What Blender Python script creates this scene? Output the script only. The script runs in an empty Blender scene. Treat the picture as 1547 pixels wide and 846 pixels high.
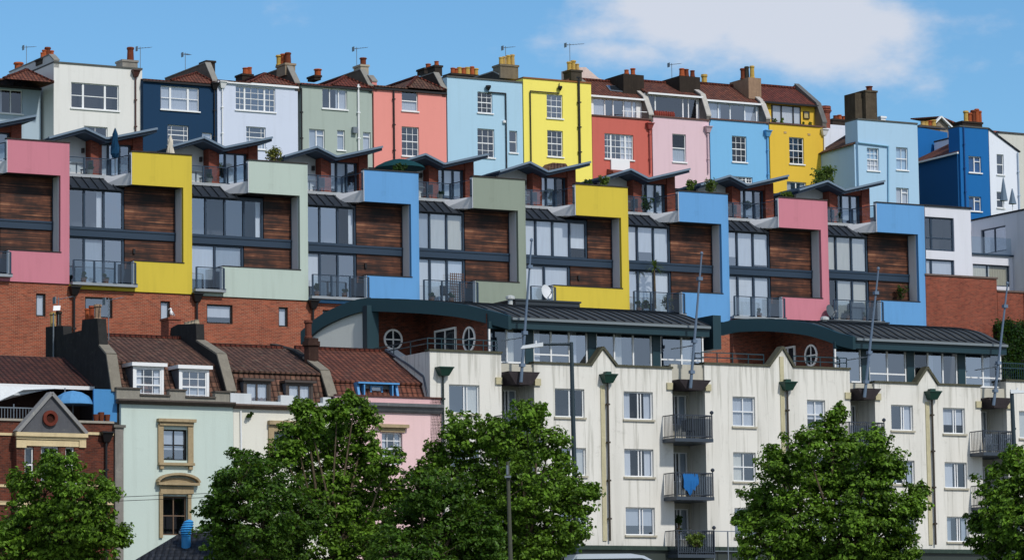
import bpy, math, random
from mathutils import Vector, Matrix, noise as mnoise
random.seed(7)
rad = math.radians
SC = bpy.context.scene
COL = SC.collection
# ------------------------------------------------------------------ camera
F = 5500.0
CX, CY = 773.5, 423.0
CAMZ = 2.5
PITCH = math.atan(644.0 / F)
ROLL = 0.0135
fw = Vector((0, math.cos(PITCH), math.sin(PITCH)))
u0 = Vector((0, -math.sin(PITCH), math.cos(PITCH)))
r0 = Vector((1, 0, 0))
CR = math.cos(ROLL) * r0 - math.sin(ROLL) * u0
CU = math.cos(ROLL) * u0 + math.sin(ROLL) * r0
CAM = Vector((0, 0, CAMZ))


def ray(x, y):
    return fw * F + CR * (x - CX) - CU * (y - CY)


cd = bpy.data.cameras.new("camera")
cam = bpy.data.objects.new("camera", cd)
COL.objects.link(cam)
cam.matrix_world = Matrix((
    (CR.x, CU.x, -fw.x, CAM.x), (CR.y, CU.y, -fw.y, CAM.y), (CR.z, CU.z, -fw.z, CAM.z), (0, 0, 0, 1)))
cd.sensor_width = 36
cd.lens = 36 * F / 1547.0
cd.clip_end = 5000
cd.clip_start = 1
SC.camera = cam


class Row:
    """a street line: local x runs along the facades, local y goes back into the hill, z up"""

    def __init__(s, xref, dist, th):
        if xref is None:
            s.O = Vector((0, 0, 0))
        else:
            r = ray(xref, CY)
            p = CAM + r * (dist / F)
            s.O = Vector((p.x, p.y, 0))
        s.th = th
        s.d = Vector((math.cos(th), math.sin(th), 0))
        s.b = Vector((-math.sin(th), math.cos(th), 0))

    def w(s, x, y, z):
        return s.O + s.d * x + s.b * y + Vector((0, 0, z))

    def at(s, px, py, y=0.0):
        r = ray(px, py)
        t = (s.O + s.b * y - CAM).dot(s.b) / r.dot(s.b)
        p = CAM + r * t
        return (p - s.O).dot(s.d), p.z

    def side(s, px, py, x):
        r = ray(px, py)
        t = (s.O + s.d * x - CAM).dot(s.d) / r.dot(s.d)
        p = CAM + r * t
        return (p - s.O).dot(s.b), p.z

    def rect(s, x0, x1, y0, y1, y=0.0):
        a, b, c, d = s.at(x0, y0, y), s.at(x1, y0, y), s.at(x0, y1, y), s.at(x1, y1, y)
        return ((a[0] + c[0]) / 2, (b[0] + d[0]) / 2, (c[1] + d[1]) / 2, (a[1] + b[1]) / 2)

    def X(s, px, py, y=0.0):
        return s.at(px, py, y)[0]

    def Z(s, px, py, y=0.0):
        return s.at(px, py, y)[1]


TH = rad(29.2)
A = Row(965, 174.0, TH)
B = Row(150, 185.8, TH)
C = Row(735, 255.8, TH)
W = Row(None, 0, 0)


class MB:
    def __init__(s):
        s.v = []
        s.f = []
        s.m = []

    def vv(s, p):
        s.v.append(tuple(p))
        return len(s.v) - 1

    def face(s, pts, m=0):
        s.f.append([s.vv(p) for p in pts])
        s.m.append(m)

    def box(s, x0, x1, y0, y1, z0, z1, m=0):
        if x1 < x0: x0, x1 = x1, x0
        if y1 < y0: y0, y1 = y1, y0
        if z1 < z0: z0, z1 = z1, z0
        i = len(s.v)
        s.v += [(x0, y0, z0), (x1, y0, z0), (x1, y1, z0), (x0, y1, z0), (x0, y0, z1), (x1, y0, z1), (x1, y1, z1), (x0, y1, z1)]
        for q in ((0, 3, 2, 1), (4, 5, 6, 7), (0, 1, 5, 4), (1, 2, 6, 5), (2, 3, 7, 6), (3, 0, 4, 7)):
            s.f.append([i + k for k in q])
            s.m.append(m)
        return s

    def prism(s, poly, ax, a, b, m=0):
        """poly of (p,q): ax 'y' -> (x,z) extruded along y; ax 'x' -> (y,z) along x; 'z' -> (x,y) along z"""
        def P(p, q, t):
            return (p, t, q) if ax == 'y' else ((t, p, q) if ax == 'x' else (p, q, t))
        i = len(s.v)
        n = len(poly)
        ar = sum(poly[k][0] * poly[(k + 1) % n][1] - poly[(k + 1) % n][0] * poly[k][1] for k in range(n))
        flip = (ar < 0)
        if ax == 'y': flip = not flip
        if flip: poly = poly[::-1]
        if b < a: a, b = b, a
        for t in (a, b):
            for p, q in poly:
                s.v.append(P(p, q, t))
        s.f.append([i + k for k in range(n)][::-1]); s.m.append(m)
        s.f.append([i + n + k for k in range(n)]); s.m.append(m)
        for k in range(n):
            k2 = (k + 1) % n
            s.f.append([i + k, i + k2, i + n + k2, i + n + k]); s.m.append(m)
        return s

    def hull8(s, a, b, m=0):
        """solid between quad a (4 pts) and quad b (4 pts)"""
        i = len(s.v)
        s.v += [tuple(p) for p in a] + [tuple(p) for p in b]
        for q in ((3, 2, 1, 0), (4, 5, 6, 7), (0, 1, 5, 4), (1, 2, 6, 5), (2, 3, 7, 6), (3, 0, 4, 7)):
            s.f.append([i + k for k in q]); s.m.append(m)
        return s

    def slab(s, a, b, c, d, t, m=0):
        """thick sheet: quad a b c d with thickness t downwards along its normal"""
        a, b, c, d = map(Vector, (a, b, c, d))
        n = (b - a).cross(d - a).normalized()
        if n.z < 0: n = -n
        lo = [p - n * t for p in (a, b, c, d)]
        return s.hull8(lo, [a, b, c, d], m)

    def beam(s, p, q, w, h, m=0, up=(0, 0, 1)):
        p, q = Vector(p), Vector(q)
        d = (q - p).normalized()
        u = Vector(up)
        if abs(d.dot(u)) > .98: u = Vector((0, 1, 0))
        r = d.cross(u).normalized() * w / 2
        u = r.cross(d).normalized() * h / 2
        return s.hull8([p - r - u, p + r - u, p + r + u, p - r + u], [q - r - u, q + r - u, q + r + u, q - r + u], m)

    def cyl(s, p, q, ra, rb=None, n=8, m=0, cap=True):
        if rb is None: rb = ra
        p, q = Vector(p), Vector(q)
        d = (q - p).normalized()
        u = Vector((0, 0, 1)) if abs(d.z) < .9 else Vector((1, 0, 0))
        r = d.cross(u).normalized()
        u = r.cross(d)
        i = len(s.v)
        for c, rr in ((p, ra), (q, rb)):
            for k in range(n):
                t = 2 * math.pi * k / n
                s.v.append(tuple(c + (r * math.cos(t) + u * math.sin(t)) * rr))
        for k in range(n):
            k2 = (k + 1) % n
            s.f.append([i + k, i + k2, i + n + k2, i + n + k]); s.m.append(m)
        if cap:
            s.f.append([i + k for k in range(n)][::-1]); s.m.append(m)
            s.f.append([i + n + k for k in range(n)]); s.m.append(m)
        return s

    def lathe(s, c, prof, n=12, m=0, ax=None):
        """prof (r, z) list revolved about the vertical through c"""
        c = Vector(c)
        i = len(s.v)
        for r, z in prof:
            for k in range(n):
                t = 2 * math.pi * k / n
                s.v.append((c.x + r * math.cos(t), c.y + r * math.sin(t), c.z + z))
        for j in range(len(prof) - 1):
            for k in range(n):
                k2 = (k + 1) % n
                s.f.append([i + j * n + k, i + j * n + k2, i + (j + 1) * n + k2, i + (j + 1) * n + k]); s.m.append(m)
        s.f.append([i + k for k in range(n)][::-1]); s.m.append(m)
        j = len(prof) - 1
        s.f.append([i + j * n + k for k in range(n)]); s.m.append(m)
        return s

    def wall(s, x0, x1, z0, z1, y, holes, rev=.45, m=0, room=1, top=None, roomd=None):
        """front wall sheet at y with rectangular holes, reveals and a dark room behind each hole. top: f(x)->z for a sloped top"""
        xs = sorted(set([x0, x1] + [h[0] for h in holes] + [h[1] for h in holes]))
        zs = sorted(set([z0, z1] + [h[2] for h in holes] + [h[3] for h in holes]))
        xs = [x for x in xs if x0 - 1e-6 <= x <= x1 + 1e-6]
        zs = [z for z in zs if z0 - 1e-6 <= z <= z1 + 1e-6]
        for a, b in zip(xs, xs[1:]):
            for c, d in zip(zs, zs[1:]):
                cx, cz = (a + b) / 2, (c + d) / 2
                if any(h[0] < cx < h[1] and h[2] < cz < h[3] for h in holes): continue
                s.face([(a, y, c), (b, y, c), (b, y, d), (a, y, d)], m)
        for h in holes:
            a, b, c, d = h[:4]
            r1 = .12
            R2 = roomd or rev
            for (p, q, mm) in ((y, y + r1, m), (y + r1, y + R2, room)):
                s.face([(a, p, c), (a, p, d), (a, q, d), (a, q, c)], mm)
                s.face([(b, p, c), (b, q, c), (b, q, d), (b, p, d)], mm)
                s.face([(a, p, c), (a, q, c), (b, q, c), (b, p, c)], mm)
                s.face([(a, p, d), (b, p, d), (b, q, d), (a, q, d)], mm)
            s.face([(a, y + R2, c), (b, y + R2, c), (b, y + R2, d), (a, y + R2, d)], room)

    def body(s, x0, x1, y0, y1, z0, z1, holes=(), m=0, room=1, rev=.5, top=True):
        """a building volume with an opened front"""
        s.wall(x0, x1, z0, z1, y0, list(holes), rev, m, room)
        s.face([(x0, y1, z0), (x0, y0, z0), (x0, y0, z1), (x0, y1, z1)], m)
        s.face([(x1, y0, z0), (x1, y1, z0), (x1, y1, z1), (x1, y0, z1)], m)
        s.face([(x1, y1, z0), (x0, y1, z0), (x0, y1, z1), (x1, y1, z1)], m)
        if top:
            s.face([(x0, y0, z1), (x1, y0, z1), (x1, y1, z1), (x0, y1, z1)], m)

    def mesh(s, name, mats, off=(0, 0, 0)):
        ox, oy, oz = off
        me = bpy.data.meshes.new(name)
        me.from_pydata([(x - ox, y - oy, z - oz) for x, y, z in s.v], [], s.f)
        for mt in mats: me.materials.append(mt)
        me.polygons.foreach_set("material_index", s.m)
        uvl = me.uv_layers.new(name="UVMap")
        Z = Vector((0, 0, 1))
        V = me.vertices
        for p in me.polygons:
            n = p.normal
            t = Z.cross(n)
            t = Vector((1, 0, 0)) if t.length < .05 else t.normalized()
            b = n.cross(t)
            for li in p.loop_indices:
                co = V[me.loops[li].vertex_index].co
                uvl.data[li].uv = (co.dot(t), co.dot(b))
        me.update()
        return me


class Thing:
    def __init__(s, name, label, cat, row, at, group=None, kind=None, mb=None, mats=None, rz=0):
        s.row, s.at = row, at
        if mb is None:
            o = bpy.data.objects.new(name, None)
            o.empty_display_size = .3
        else:
            o = bpy.data.objects.new(name, mb.mesh(name, mats, at))
        COL.objects.link(o)
        o.location = row.w(*at)
        o.rotation_euler = (0, 0, row.th)
        if label: o["label"] = label
        if cat: o["category"] = cat
        if group: o["group"] = group
        if kind: o["kind"] = kind
        s.o = o

    def part(s, name, mb, mats, parent=None, label=None, kind=None):
        if not isinstance(mats, (list, tuple)): mats = [mats]
        o = bpy.data.objects.new(name, mb.mesh(name, mats, s.at))
        COL.objects.link(o)
        o.parent = parent if parent is not None else s.o
        if label: o["label"] = label
        if kind: o["kind"] = kind
        return o


def bx(*a):
    return MB().box(*a)


# ------------------------------------------------------------------ materials
def lin(r, g, b):
    f = lambda c: (c / 255 / 12.92) if c / 255 <= .04045 else ((c / 255 + .055) / 1.055) ** 2.4
    return (f(r), f(g), f(b), 1)


MATC = {}


class NT:
    def __init__(s, name):
        s.m = bpy.data.materials.new(name)
        s.m.use_nodes = True
        s.t = s.m.node_tree
        s.t.nodes.clear()
        s.out = s.n('ShaderNodeOutputMaterial')

    def n(s, typ, **kw):
        nd = s.t.nodes.new(typ)
        for k, v in kw.items():
            if k.startswith('i_'):
                nd.inputs[int(k[2:])].default_value = v
            else:
                setattr(nd, k, v)
        return nd

    def l(s, a, b):
        s.t.links.new(a, b)

    def noise(s, vec, scale, detail=3, rough=.5):
        nd = s.n('ShaderNodeTexNoise')
        nd.inputs['Scale'].default_value = scale
        nd.inputs['Detail'].default_value = detail
        nd.inputs['Roughness'].default_value = rough
        s.l(vec, nd.inputs['Vector'])
        return nd.outputs['Fac']

    def mapping(s, vec, sc=(1, 1, 1), loc=(0, 0, 0)):
        nd = s.n('ShaderNodeMapping')
        nd.inputs['Scale'].default_value = sc
        nd.inputs['Location'].default_value = loc
        s.l(vec, nd.inputs['Vector'])
        return nd.outputs['Vector']

    def ramp(s, fac, stops):
        nd = s.n('ShaderNodeValToRGB')
        e = nd.color_ramp.elements
        while len(e) < len(stops): e.new(.5)
        for el, (p, c) in zip(e, stops):
            el.position = p
            el.color = c if len(c) == 4 else (*c, 1)
        s.l(fac, nd.inputs['Fac'])
        return nd.outputs['Color']

    def mix(s, fac, a, b, mode='MIX'):
        nd = s.n('ShaderNodeMix', data_type='RGBA', blend_type=mode)
        for sock, v in ((nd.inputs['Factor'], fac), (nd.inputs[6], a), (nd.inputs[7], b)):
            if hasattr(v, 'links') or isinstance(v, bpy.types.NodeSocket):
                s.l(v, sock)
            else:
                sock.default_value = v
        return nd.outputs[2]

    def math(s, op, a, b=None):
        nd = s.n('ShaderNodeMath', operation=op)
        for i, v in enumerate((a, b)):
            if v is None: continue
            if isinstance(v, bpy.types.NodeSocket): s.l(v, nd.inputs[i])
            else: nd.inputs[i].default_value = v
        return nd.outputs[0]

    def bump(s, h, strength=.3, dist=.02):
        nd = s.n('ShaderNodeBump')
        nd.inputs['Strength'].default_value = strength
        nd.inputs['Distance'].default_value = dist
        s.l(h, nd.inputs['Height'])
        return nd.outputs['Normal']

    def pr(s, col, rough=.8, normal=None, metal=0, spec=.5):
        p = s.n('ShaderNodeBsdfPrincipled')
        if isinstance(col, bpy.types.NodeSocket): s.l(col, p.inputs['Base Color'])
        else: p.inputs['Base Color'].default_value = col
        if isinstance(rough, bpy.types.NodeSocket): s.l(rough, p.inputs['Roughness'])
        else: p.inputs['Roughness'].default_value = rough
        p.inputs['Metallic'].default_value = metal
        p.inputs['Specular IOR Level'].default_value = spec
        if normal is not None: s.l(normal, p.inputs['Normal'])
        s.l(p.outputs[0], s.out.inputs['Surface'])
        return p

    def obj(s):
        return s.n('ShaderNodeTexCoord').outputs['Object']

    def uv(s):
        return s.n('ShaderNodeTexCoord').outputs['UV']


def cached(fn):
    def g(*a):
        k = (fn.__name__,) + a
        if k not in MATC: MATC[k] = fn(*a)
        return MATC[k]
    return g


def mul(c, k):
    return (c[0] * k, c[1] * k, c[2] * k, 1)


@cached
def stucco(r, g, b, dirt=.25, streak=.25):
    gy = (r + g + b) / 3
    r, g, b = (q + (gy - q) * .08 for q in (r, g, b))
    c = lin(r, g, b)
    N = NT('stucco')
    o = N.obj()
    big = N.noise(o, .35, 4, .6)
    fine = N.noise(o, 6, 4, .7)
    st = N.noise(N.mapping(o, (2.6, 2.6, .16)), 1.0, 5, .65)
    col = N.mix(N.math('MULTIPLY', big, dirt), c, mul(c, .62))
    stf = N.ramp(st, [(.50, (0, 0, 0)), (.72, (1, 1, 1))])
    dark = (c[0] * .45 + .01, c[1] * .45 + .01, c[2] * .42 + .008, 1)
    col = N.mix(N.math('MULTIPLY', stf, streak), col, dark)
    patch = N.ramp(N.noise(o, 1.3, 6, .75), [(.60, (0, 0, 0)), (.74, (1, 1, 1))])
    col = N.mix(N.math('MULTIPLY', patch, dirt * 1.1), col, dark)
    col = N.mix(N.math('MULTIPLY', fine, .16), col, mul(c, .8))
    N.pr(col, .88, N.bump(N.noise(o, 14, 3, .6), .25, .02), spec=.25)
    return N.m


@cached
def stained(r, g, b, ztop):
    """render with run-off stains that gather under the coping at ztop (object z)"""
    c = lin(r, g, b)
    N = NT('stained_render')
    o = N.obj()
    dark = (c[0] * .34, c[1] * .34, c[2] * .3, 1)
    sep = N.n('ShaderNodeSeparateXYZ')
    N.l(o, sep.inputs[0])
    mr = N.n('ShaderNodeMapRange')
    N.l(sep.outputs[2], mr.inputs[0])
    mr.inputs[1].default_value = ztop - 4.0
    mr.inputs[2].default_value = ztop + .2
    st = N.noise(N.mapping(o, (4.2, 4.2, .2)), 1.0, 5, .65)
    st2 = N.noise(N.mapping(o, (1.1, 1.1, .12)), 1.0, 4, .6)
    thr = N.math('ADD', N.math('MULTIPLY', mr.outputs[0], .15), -.54)
    f1 = N.math('MULTIPLY', N.math('MAXIMUM', N.math('ADD', st, thr), 0.0), 4.0)
    col = N.mix(N.math('MULTIPLY', N.noise(o, .3, 4, .6), .3), c, mul(c, .74))
    col = N.mix(N.math('MINIMUM', f1, .4), col, dark)
    col = N.mix(N.math('MULTIPLY', N.ramp(st2, [(.48, (0, 0, 0)), (.70, (1, 1, 1))]), .2), col, dark)
    bl = N.ramp(N.noise(o, 1.1, 7, .8), [(.57, (0, 0, 0)), (.70, (1, 1, 1))])
    col = N.mix(N.math('MULTIPLY', bl, .34), col, dark)
    N.pr(col, .9, N.bump(N.noise(o, 14, 3, .6), .25, .02), spec=.2)
    return N.m


@cached
def paint(r, g, b, rough=.45, wear=.15):
    c = lin(r, g, b)
    N = NT('paint')
    o = N.obj()
    col = N.mix(N.math('MULTIPLY', N.noise(o, 2.2, 5, .7), wear * 2), c, mul(c, .55))
    N.pr(col, rough, N.bump(N.noise(o, 9, 2), .08, .01), spec=.4)
    return N.m


@cached
def brick(v=0):
    N = NT('brick')
    uv = N.uv()
    o = N.obj()
    c1, c2, mo = ((lin(162, 86, 62), lin(122, 60, 46), lin(160, 134, 112)), (lin(148, 76, 58), lin(108, 54, 44), lin(140, 108, 92)),
                  (lin(112, 58, 42), lin(66, 36, 30), lin(98, 78, 70)), (lin(138, 70, 54), lin(102, 50, 40), lin(120, 92, 82)))[v]
    b = N.n('ShaderNodeTexBrick')
    b.inputs['Color1'].default_value = c1
    b.inputs['Color2'].default_value = c2
    b.inputs['Mortar'].default_value = mo
    b.inputs['Scale'].default_value = 1
    b.inputs['Mortar Size'].default_value = .008
    b.inputs['Brick Width'].default_value = .225
    b.inputs['Row Height'].default_value = .075
    N.l(uv, b.inputs['Vector'])
    big = N.noise(o, .5, 5, .65)
    col = N.mix(N.math('MULTIPLY', N.ramp(big, [(.35, (0, 0, 0)), (.75, (1, 1, 1))]), .6), b.outputs['Color'], mul(c2, .55))
    pb = N.n('ShaderNodeTexNoise')
    cells = N.n('ShaderNodeTexWhiteNoise')
    N.l(N.mapping(o, (3, 3, 9)), pb.inputs['Vector'])
    pb.inputs['Scale'].default_value = 1.2
    N.t.nodes.remove(cells)
    col = N.mix(N.math('MULTIPLY', N.ramp(pb.outputs['Fac'], [(.45, (0, 0, 0)), (.65, (1, 1, 1))]), .35), col, mul(c1, 1.25))
    eff = N.ramp(N.noise(o, .8, 7, .8), [(.62, (0, 0, 0)), (.8, (1, 1, 1))])
    col = N.mix(N.math('MULTIPLY', eff, .5), col, lin(186, 158, 142))
    N.pr(col, .9, N.bump(b.outputs['Fac'], -.4, .01), spec=.2)
    return N.m


@cached
def tiles(v=0):
    N = NT('roof_tile')
    uv = N.uv()
    o = N.obj()
    c1, c2, mo, lich = ((lin(146, 88, 68), lin(104, 64, 54), lin(34, 22, 20), .4), (lin(132, 94, 78), lin(92, 68, 58), lin(26, 20, 18), .85),
                        (lin(142, 74, 60), lin(104, 56, 48), lin(40, 22, 20), .25), (lin(56, 62, 72), lin(38, 42, 50), lin(16, 18, 22), .2),
                        (lin(104, 62, 50), lin(76, 46, 40), lin(22, 15, 14), .25))[v]
    b = N.n('ShaderNodeTexBrick')
    b.offset = 0 if v != 3 else .5
    b.inputs['Color1'].default_value = c1
    b.inputs['Color2'].default_value = c2
    b.inputs['Mortar'].default_value = mo
    b.inputs['Scale'].default_value = 1
    b.inputs['Mortar Size'].default_value = .03
    b.inputs['Mortar Smooth'].default_value = .6
    b.inputs['Brick Width'].default_value = .26
    b.inputs['Row Height'].default_value = .31
    N.l(uv, b.inputs['Vector'])
    col = N.mix(N.math('MULTIPLY', N.noise(o, 1.6, 7, .8), .7), b.outputs['Color'], mul(c2, .45))
    li = N.ramp(N.noise(o, 3.3, 6, .8), [(.56, (0, 0, 0)), (.74, (1, 1, 1))])
    col = N.mix(N.math('MULTIPLY', li, lich), col, lin(150, 140, 118))
    sep = N.n('ShaderNodeSeparateXYZ')
    N.l(uv, sep.inputs[0])
    saw = N.math('FRACT', N.math('DIVIDE', sep.outputs[1], .31))
    wx = N.math('ABSOLUTE', N.math('SINE', N.math('MULTIPLY', sep.outputs[0], math.pi / .26)))
    hgt = N.math('ADD', N.math('MULTIPLY', saw, -1.0), wx)
    N.pr(col, .82, N.bump(hgt, 1.0, .09), spec=.3)
    return N.m


@cached
def wood():
    N = NT('timber_cladding')
    uv = N.uv()
    o = N.obj()
    fine = N.noise(N.mapping(o, (.4, .4, 15)), 1.0, 4, .6)
    blot = N.noise(N.mapping(o, (.42, .42, .55)), 1.3, 4, .6)
    mixf = N.math('ADD', N.math('MULTIPLY', fine, .62), N.math('MULTIPLY', blot, .62))
    col = N.ramp(mixf, [(.46, lin(22, 14, 12)), (.57, lin(52, 29, 21)), (.68, lin(104, 60, 40)), (.80, lin(164, 116, 86))])
    sep = N.n('ShaderNodeSeparateXYZ')
    N.l(uv, sep.inputs[0])
    fr = N.math('FRACT', N.math('DIVIDE', sep.outputs[1], .115))
    gro = N.math('LESS_THAN', fr, .14)
    col = N.mix(N.math('MULTIPLY', gro, .85), col, (.004, .003, .003, 1))
    N.pr(col, .6, N.bump(gro, -.6, .02), spec=.35)
    return N.m


@cached
def metalroof():
    N = NT('standing_seam_metal')
    o = N.obj()
    col = N.mix(N.noise(N.mapping(o, (1.4, .35, .35)), 1.2, 4, .6), lin(44, 48, 50), lin(74, 76, 76))
    N.pr(col, .6, spec=.25)
    return N.m


@cached
def glass(fac=.19, tr=.90, tg=.93, tb=.96, rough=.02):
    N = NT('window_glass')
    t = N.n('ShaderNodeBsdfTransparent')
    t.inputs[0].default_value = (tr, tg, tb, 1)
    g = N.n('ShaderNodeBsdfGlossy')
    g.inputs['Color'].default_value = (.70, .81, .96, 1)
    g.inputs['Roughness'].default_value = rough
    o = N.obj()
    N.l(N.bump(N.noise(o, 1.1, 2), .05, .05), g.inputs['Normal'])
    oi = N.n('ShaderNodeObjectInfo')
    f = N.math('ADD', N.math('MULTIPLY', oi.outputs['Random'], fac * 1.3), fac * .35)
    mx = N.n('ShaderNodeMixShader')
    N.l(f, mx.inputs[0])
    N.l(t.outputs[0], mx.inputs[1])
    N.l(g.outputs[0], mx.inputs[2])
    N.l(mx.outputs[0], N.out.inputs['Surface'])
    return N.m


@cached
def stone(r, g, b, amt=.6):
    c = lin(r, g, b)
    N = NT('weathered_stone')
    o = N.obj()
    n1 = N.noise(o, 1.5, 7, .75)
    col = N.mix(N.math('MULTIPLY', n1, amt * 1.4), c, mul(c, .35))
    st = N.ramp(N.noise(N.mapping(o, (3, 3, .4)), 1.3, 4, .7), [(.45, (0, 0, 0)), (.7, (1, 1, 1))])
    col = N.mix(N.math('MULTIPLY', st, amt * .6), col, mul(c, .3))
    col = N.mix(N.math('MULTIPLY', N.ramp(N.noise(o, 4, 5, .8), [(.58, (0, 0, 0)), (.7, (1, 1, 1))]), .3), col, lin(min(255, r + 40), min(255, g + 40), min(255, b + 25)))
    N.pr(col, .92, N.bump(N.noise(o, 7, 4, .7), .5, .03), spec=.2)
    return N.m


@cached
def fabric(r, g, b):
    c = lin(r, g, b)
    N = NT('fabric')
    o = N.obj()
    col = N.mix(N.noise(N.mapping(o, (6, 6, .7)), 1.5, 2), c, mul(c, .75))
    N.pr(col, .9, spec=.1)
    return N.m


@cached
def leaf(r, g, b, r2, g2, b2, spread=1.0):
    N = NT('foliage')
    gm = N.n('ShaderNodeNewGeometry')
    o = N.obj()
    f = N.math('ADD', N.math('MULTIPLY', gm.outputs['Random Per Island'], .55), N.math('MULTIPLY', N.noise(o, .9, 3), .75))
    col = N.ramp(f, [(.28, lin(r, g, b)), (.98, lin(r2, g2, b2))])
    d = N.n('ShaderNodeBsdfPrincipled')
    N.l(col, d.inputs['Base Color'])
    d.inputs['Roughness'].default_value = .5
    d.inputs['Specular IOR Level'].default_value = .2
    t = N.n('ShaderNodeBsdfTranslucent')
    N.l(N.mix(.5, col, (.25, .42, .03, 1)), t.inputs[0])
    mx = N.n('ShaderNodeMixShader')
    mx.inputs[0].default_value = .28
    N.l(d.outputs[0], mx.inputs[1])
    N.l(t.outputs[0], mx.inputs[2])
    N.l(mx.outputs[0], N.out.inputs['Surface'])
    return N.m


@cached
def bark():
    N = NT('bark')
    o = N.obj()
    col = N.ramp(N.noise(N.mapping(o, (3, 3, .8)), 2, 5, .7), [(.3, lin(58, 48, 38)), (.7, lin(110, 98, 80))])
    N.pr(col, .9, spec=.2)
    return N.m


@cached
def ground(k):
    N = NT(k)
    o = N.obj()
    if k == 'grass':
        col = N.ramp(N.noise(o, .6, 6, .7), [(.3, lin(40, 54, 24)), (.7, lin(86, 100, 52))])
        N.pr(col, .95, N.bump(N.noise(o, 9, 3), .4, .05), spec=.1)
    elif k == 'asphalt':
        col = N.ramp(N.noise(o, 3, 6, .7), [(.3, lin(58, 58, 60)), (.7, lin(76, 76, 78))])
        N.pr(col, .9, spec=.2)
    else:
        N.pr(lin(40, 55, 55), .12, N.bump(N.noise(o, .6, 4, .6), .5, .15), spec=.5)
    return N.m


ROOM = lambda: paint(34, 36, 42, .9, .3)
WHITE = lambda: paint(232, 234, 236, .4, .08)
NAVYM = lambda: paint(36, 56, 76, .45, .12)
DKGRN = lambda: paint(24, 56, 66, .45, .2)
BLACK = lambda: paint(26, 24, 26, .45, .2)
GREYM = lambda: paint(112, 122, 132, .4, .15)
LEAD = lambda: paint(96, 106, 118, .5, .3)
TERRA = lambda: stone(158, 78, 50, .5)
BUFF = lambda: stone(200, 168, 104, .5)
CUR = [(214, 218, 226), (196, 202, 212), (226, 224, 214), (176, 186, 198)]


# ------------------------------------------------------------------ windows
SPEC = {
    'sash': dict(h=[(.5, .07)], mv=[.33, .67], mh=[.25, .75]),
    'sash22': dict(h=[(.5, .07)], mv=[.5], mh=[]),
    'sash11': dict(h=[(.5, .07)], mv=[], mh=[]),
    'sash68': dict(h=[(.52, .06)], mv=[.2, .8], mh=[.27, .75]),
    'tri': dict(v=[(.26, .14), (.72, .14)], h=[(.5, .05)], mv=[], mh=[]),
    'tri6': dict(v=[(.24, .12), (.74, .12)], h=[(.5, .05)], mv=[.12, .4, .58, .87], mh=[.25, .75]),
    'case3': dict(v=[(.32, .07), (.68, .07)], mv=[], mh=[]),
    'case2': dict(v=[(.5, .08)]),
    'case2b': dict(v=[(.5, .08)], top=(.52, 1.0, .7)),
    'grid22': dict(v=[(.5, .05)], h=[(.5, .05)]),
    'apt': dict(v=[(.52, .06), (.62, .05)]),
    'plain': dict(),
    'pic2': dict(h=[(.35, .1)]),
    'dark2': dict(v=[(.25, .13)], h=[(.38, .06)]),
}


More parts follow.
